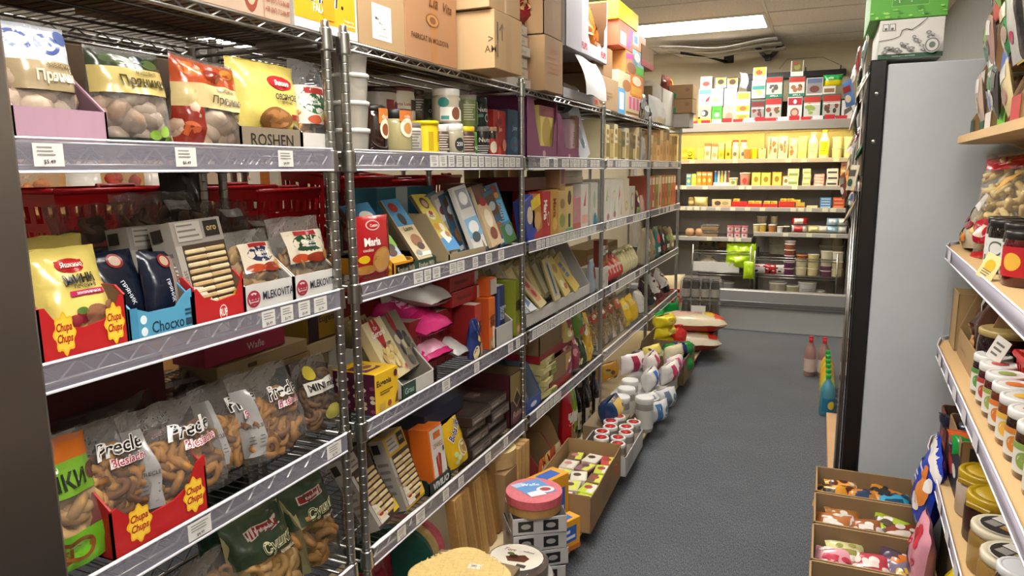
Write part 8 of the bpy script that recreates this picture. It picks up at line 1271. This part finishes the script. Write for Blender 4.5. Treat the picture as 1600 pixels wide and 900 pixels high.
# lowest board
right(open_carton('small dark red carton of wrapped candies at the far end of the lowest board', 'box', .15, .18, .13, '#7d3a2c', hf=.125, kind='print', inner='#4a3020', name='open_carton', R=pic(720, .1, .1, .9, .9, ['#c9502c', '#d8a06a', '#5a1c1c'], 12, .1), F=pic(721, .1, .1, .9, .9, ['#c9502c', '#d8a06a', '#5a1c1c'], 10, .12)), 2.40, ZR4, .18, .03)
right(open_carton('black and tan carton with a stamped number holding green wrapped candies', 'box', .24, .2, .165, '#9c7844', hf=.16, inner='#6d5230', name='open_carton', F=[('r', .0, .0, 1, .75, '#17182a'), ('t', 'КАРА', .3, .7, .2, '#c9c4bc', .4, {'b': .04, 'rot': .3}), ('e', .4, .3, .2, .15, '#a83a2c'), ('t', 'DA', .3, .45, .16, '#b8302c', .3, {'b': .04}), ('e', .7, .35, .15, .1, '#d0cac0')], L=[('r', .15, .25, .88, .9, '#191a2a'), ('r', .17, .5, .8, .8, '#8a6a3c'), ('r', .18, .51, .79, .79, '#191a2a'), ('t', '6928931', .485, .65, .16, '#a8854c', .5, {'b': .02})], R=[('r', .1, .1, .9, .9, '#191a2a'), ('r', .2, .5, .85, .84, '#9c7c4c'), ('r', .21, .515, .84, .825, '#191a2a'), ('t', '6928931', .525, .67, .17, '#b8945a', .55, {'b': .02})]), 2.16, ZR4, .2, .03)
CG = ['#1f8a3c', '#1d2440', '#b5b4b0', '#d8602c', '#2a2e4a', '#2f9a48', '#1c2036', '#c9c4b8', '#b82a24', '#1a1c30', '#d09a7a', '#a81c24']
for i in range(12):
    y, x0 = (2.16, .12) if i < 8 else (2.40, .11); o = bag('wrapped %s candy in the %s carton, %s' % (['green', 'navy', 'silver', 'orange', 'blue black', 'bright green', 'black', 'pale', 'red', 'dark', 'pinkish', 'crimson'][i], 'black and tan' if i < 8 else 'small dark red', NTH[i % 8]), 'candy', .075, .055, .04, CG[i], style='pillow', seed=730+i, rough=1.6, name='wrapped_candy', nu=8, nv=8)
    o.location = (rx(y, .05+.045*(i % 3)), y-.08+.05*((i*3) % 4), ZR4+.115+.01*(i % 2)); o.rotation_euler = (-.6, .2*(i % 3), i*.9)
    if i >= 8: o.location.x = rx(y, .05+.05*(i % 3)); o.location.y = y-.04+.04*(i % 3); o.location.z = ZR4+.085
right(carton('tan box hidden under the wrapped candies of the black and tan carton', 'box', .2, .16, .1, '#6d5230', kind='card', name='carton'), 2.16, ZR4+.005, .16, .045)
for i, y in enumerate((1.985, 1.845)):
    o = rjar(['mustard yellow lidded honey pail beside the black and tan carton', 'mustard yellow lidded dark pail nearer the camera'][i], .066, .115, ['#b8a898', '#2c1410'][i], y, ZR4, .02, '#a88a12', None, .03, 'plastic')
    k = MB(); k.lathe([(.001, .1155), (.045, .1155), (.047, .113), (.001, .113)], 22, mat('#b0921a', 'plastic')); k.build('lid_ring', o)
    k = MB(); k.box(-.03, .03, -.068, -.06, .088, .1, mat('#9c7f10', 'plastic'), .002); k.build('pull_tab', o)
for i, y in enumerate((1.70, 1.575)):
    o = rjar(['pale tub with a clear rim and dark printed lid below the yellow pails', 'pale tub with a clear rim and dark printed lid, nearest the camera'][i], .064, .105, '#b8924c', y, ZR4, .012, '#c9c0a8', None, .018, 'tub')
    k = MB(); S = lambda u, v, of: ((u-.5)*.10, (v-.5)*.10, .1062+of); k.decals(S, .1, .1, [('e', .5, .5, .5, .5, '#cfc9b8'), ('e', .5, .5, .46, .46, '#2a2624'), ('r', .15, .55, .45, .8, '#d0ccc4'), ('r', .5, .3, .85, .6, '#a8823c'), ('r', .2, .25, .45, .5, '#8d8a84'), ('t', 'HALVA', .65, .45, .1, '#e0d4b4', .3)]); k.build('lid_label', o)
for i, y in enumerate((1.46, 1.375)): rjar(['white lidded dark jar at the near end of the lowest board, first', 'white lidded dark jar at the near end of the lowest board, second'][i], .041, .14, '#2a140e', y, ZR4, .02+.02*i, '#cfd2d6', [(.0415, .02, .1, None, [('r', 0, 0, 1, 1, '#c9b8a4'), ('e', .5, .5, .2, .3, '#8a3a2c')], 0, 2.2)])
for i in range(6): ptag('white paper price tag on the %s of the lowest board goods' % ['first pail', 'space above the first pail', 'second pail', 'space beyond the second pail', 'first pale tub', 'second pale tub'][i], 1.93-.075*i, ZR4+.115-.012*(i % 3), .10+.01*(i % 2))
gr_(1.72, .1, .16, ZR4, 'grey white pack standing behind the pale tubs', .05, '#b5b2aa', .16, 0, 0, seed=745, cat='pack', name='snack_bag'); rjar('dark jar with a yellow lid behind the mustard pails', .035, .1, '#241a14', 1.86, ZR4, .16, '#c9b01c'); 
# cartons of sweets on the floor below
right_boxes = [(2.455, 'rearmost of the open tan sweets cartons before the fridge'), (2.235, 'second open tan sweets carton from the fridge'), (2.015, 'third open tan sweets carton from the fridge'), (1.80, 'open tan sweets carton nearest the camera')]
put(carton('long brown carton that carries the open sweets cartons', 'box', .95, .30, .42, '#8a6a42', kind='card', name='carton'), .198, 2.13, 0, PI/2)
for i, (y, lb) in enumerate(right_boxes): put(open_carton(lb, 'open carton', .295, .205, .13, '#a88652', hf=.128, inner='#8f6f44', name='open_carton', th=.005), .19-.004*i, y, .423, 0)
SW = [[('#c98a2c', '#3a3a3a'), ('#d89a3c', '#5a2c24'), ('#b87a34', '#2c3c5a'), ('#c98434', '#2c2c2e'), ('#3a9ac0', '#1c4a6d')], [('#a86a3c', '#d0cac0'), ('#96602f', '#c9c2b8'), ('#8e5530', '#cfc8c0'), ('#9cae34', '#5a4a3a'), ('#7d3a28', '#c4b8ae')], [('#c9909a', '#b03a4a'), ('#c4c08a', '#8a8a4a'), ('#b0404c', '#d8c8c0'), ('#4a3a4c', '#c9702c'), ('#6d6478', '#c9a03c')], [('#4a6a54', '#a8302c'), ('#3f6049', '#cfc8b8'), ('#35433c', '#9c2a2a'), ('#3a86b8', '#d8c03c'), ('#2f3a34', '#c9402c')]]
for i in range(4):
    for j in range(5):
        c, c2 = SW[i][j]; o = bag('sweets bag in the %s, %s from the aisle' % (['rearmost sweets carton', 'second sweets carton from the fridge', 'third sweets carton from the fridge', 'sweets carton nearest the camera'][i], NTH[j]), 'sweets bag', .105, .095, .05, c, F=pic(750+i*5+j, .1, .1, .9, .9, [c2, c2, '#d8d2c8'], 6, .16)+[('r', .3, .4, .7, .6, c2)], style='pillow', seed=750+i*5+j, rough=1.3, name='sweets_bag', nu=8, nv=8)
        o.location = (.085+.052*j, right_boxes[i][0]-.02+.03*(j % 2), .462+.006*(j % 2)); o.rotation_euler = (-1.05, .15*((j*3) % 5-2)*.5, .25*((j*2) % 3-1))
gr_(2.30, .2, .23, .56, 'big bright blue candy bag propped between the sweets cartons and the lowest board', .08, '#1c3aa8', -.055, .1, .35, seed=781, rough=1.0, F=[('r', 0, .82, 1, .97, '#d5d0cc'), ('e', .75, .5, .2, .2, '#d8883c'), ('e', .7, .3, .16, .1, '#e0dcd8'), ('r', .1, .6, .5, .64, '#c9d0e8'), ('r', .1, .5, .4, .53, '#c9d0e8'), ('r', .1, .42, .45, .45, '#c9d0e8'), ('e', .6, .72, .12, .08, '#c9702c'), ('e', .85, .68, .1, .1, '#e0dcd8')], cat='candy bag', name='candy_bag')
gr_(1.98, .16, .16, .53, 'pink candy bag with raspberries and hearts under the lowest board', .06, '#c98a9a', -.075, .05, .2, seed=782, F=[('e', .5, .75, .2, .14, '#b01c34'), ('e', .62, .68, .14, .1, '#c42a44'), ('e', .38, .66, .14, .1, '#a8182e'), ('g', heart(.25, .42, .13, .75), '#b81c3c'), ('g', heart(.75, .38, .12, .75), '#b01c38'), ('e', .45, .18, .3, .1, '#1f2a6d'), ('t', 'Jelly', .45, .18, .1, '#d8d4e0', .4)], cat='candy bag', name='candy_bag')
gr_(1.84, .09, .09, .53, 'yellow candy bag at the foot of the pink one', .06, '#d8c01c', -.02, .05, 0, seed=783, rough=1.5, F=pic(783, .1, .1, .9, .9, ['#e8d84a', '#b89a14'], 10, .1), cat='candy bag', name='candy_bag')
right(carton('tan carton in the shade under the lowest board', 'box', .7, .2, .5, '#7d6040', kind='card', name='carton'), 2.05, 0, .2, .05)

# ================================================================== a shopper in the next aisle
sk = mat('#b98a6c', 'matte', .55)
def skin_body(name, V, E, m, lv=2):
    me = bpy.data.meshes.new(name); me.from_pydata([v[:3] for v in V], E, []); o = bpy.data.objects.new(name, me); COL.objects.link(o); me.materials.append(m)
    s = o.modifiers.new('skin', 'SKIN'); s.use_smooth_shade = True
    sv = me.skin_vertices[0].data if me.skin_vertices else None
    if sv is None:
        bpy.context.view_layer.objects.active = o; sv = o.data.skin_vertices[0].data
    for i, v in enumerate(V): sv[i].radius = (v[3], v[4] if len(v) > 4 else v[3]); sv[i].use_root = i == 0
    o.modifiers.new('sub', 'SUBSURF').levels = lv; o.modifiers['sub'].render_levels = lv; return o
V = [(0, 0, .95, .15, .11), (0, 0, 1.15, .14, .10), (0, 0, 1.32, .17, .105), (0, -.005, 1.42, .07, .06), (0, -.012, 1.48, .052, .055), (0, -.03, 1.56, .068, .085), (0, -.025, 1.63, .066, .085), (0, -.01, 1.69, .045, .055),
     (.19, 0, 1.36, .055), (.25, .02, 1.1, .042), (.24, -.1, .88, .032), (.24, -.14, .80, .03), (-.19, 0, 1.36, .055), (-.25, .02, 1.1, .042), (-.24, -.1, .88, .032), (-.24, -.14, .80, .03),
     (.09, 0, .85, .095), (.1, 0, .48, .06), (.1, .02, .09, .042), (.1, -.12, .04, .04), (-.09, 0, .85, .095), (-.1, 0, .48, .06), (-.1, .02, .09, .042), (-.1, -.12, .04, .04)]
E = [(0, 1), (1, 2), (2, 3), (3, 4), (4, 5), (5, 6), (6, 7), (2, 8), (8, 9), (9, 10), (10, 11), (2, 12), (12, 13), (13, 14), (14, 15), (0, 16), (16, 17), (17, 18), (18, 19), (0, 20), (20, 21), (21, 22), (22, 23)]
pb = skin_body('person', V, E, sk); tag(pb, 'person in a dark olive jacket standing in the next aisle, seen through the rack gap', 'person')
pb.location = (-5.75, 5.95, -.075); pb.rotation_euler = (0, 0, .9)
jk = skin_body('jacket', [(0, 0, .92, .17, .13), (0, 0, 1.15, .16, .12), (0, 0, 1.33, .185, .118), (0, 0, 1.42, .085, .075), (.2, 0, 1.36, .068), (.26, .02, 1.1, .055), (.245, -.09, .9, .044), (-.2, 0, 1.36, .068), (-.26, .02, 1.1, .055), (-.245, -.09, .9, .044)], [(0, 1), (1, 2), (2, 3), (2, 4), (4, 5), (5, 6), (2, 7), (7, 8), (8, 9)], mat('#4f4a34', 'matte')); jk.parent = pb
tr = skin_body('trousers', [(0, 0, .93, .16, .12), (.09, 0, .83, .105), (.1, 0, .48, .072), (.1, .02, .1, .058), (-.09, 0, .83, .105), (-.1, 0, .48, .072), (-.1, .02, .1, .058)], [(0, 1), (1, 2), (2, 3), (0, 4), (4, 5), (5, 6)], mat('#23252b', 'matte')); tr.parent = pb
k = MB(); k.blob((0, .012, 1.66), (.083, .098, .085), mat('#2b1d14', 'matte'), 14, 8); k.build('hair', pb)
k = MB(); k.blob((0, -.122, 1.59), (.012, .022, .02), sk, 8, 6); k.build('nose', pb)
for sx in (-1, 1):
    k = MB(); k.blob((sx*.03, -.108, 1.615), (.011, .008, .007), mat('#e0dcd4', 'plastic'), 8, 6); k.blob((sx*.03, -.115, 1.615), (.005, .003, .005), mat('#2a1c12', 'plastic'), 6, 4); k.build('eye', pb)
    k = MB(); k.blob((sx*.078, -.02, 1.6), (.012, .022, .03), sk, 8, 6); k.build('ear', pb)
    for q in range(5): k = MB(); k.tube([(sx*(.24-.012+.008*q), -.15-.004*q, .79), (sx*(.238-.012+.009*q), -.17-.004*q, .75-.006*(2-abs(q-2))), (sx*(.232-.01+.008*q), -.165, .71-.008*(2-abs(q-2)))] if q < 4 else [(sx*.215, -.14, .80), (sx*.2, -.165, .775), (sx*.2, -.175, .75)], [.009, .008, .006], sk, 7); k.build('finger', pb)
k = MB(); k.blob((0, -.106, 1.55), (.022, .008, .006), mat('#9a5c4c', 'matte'), 8, 5); k.build('mouth', pb)

for k, v in USED.items():
    if v > 1 and not any(o.get('label') == k and o.get('group') for o in bpy.data.objects): print('SHARED LABEL', v, k)
for o in bpy.data.objects:
    lb = o.get('label')
    if lb and not 4 <= len(lb.split()) <= 16: print('LABEL LENGTH', len(lb.split()), lb)
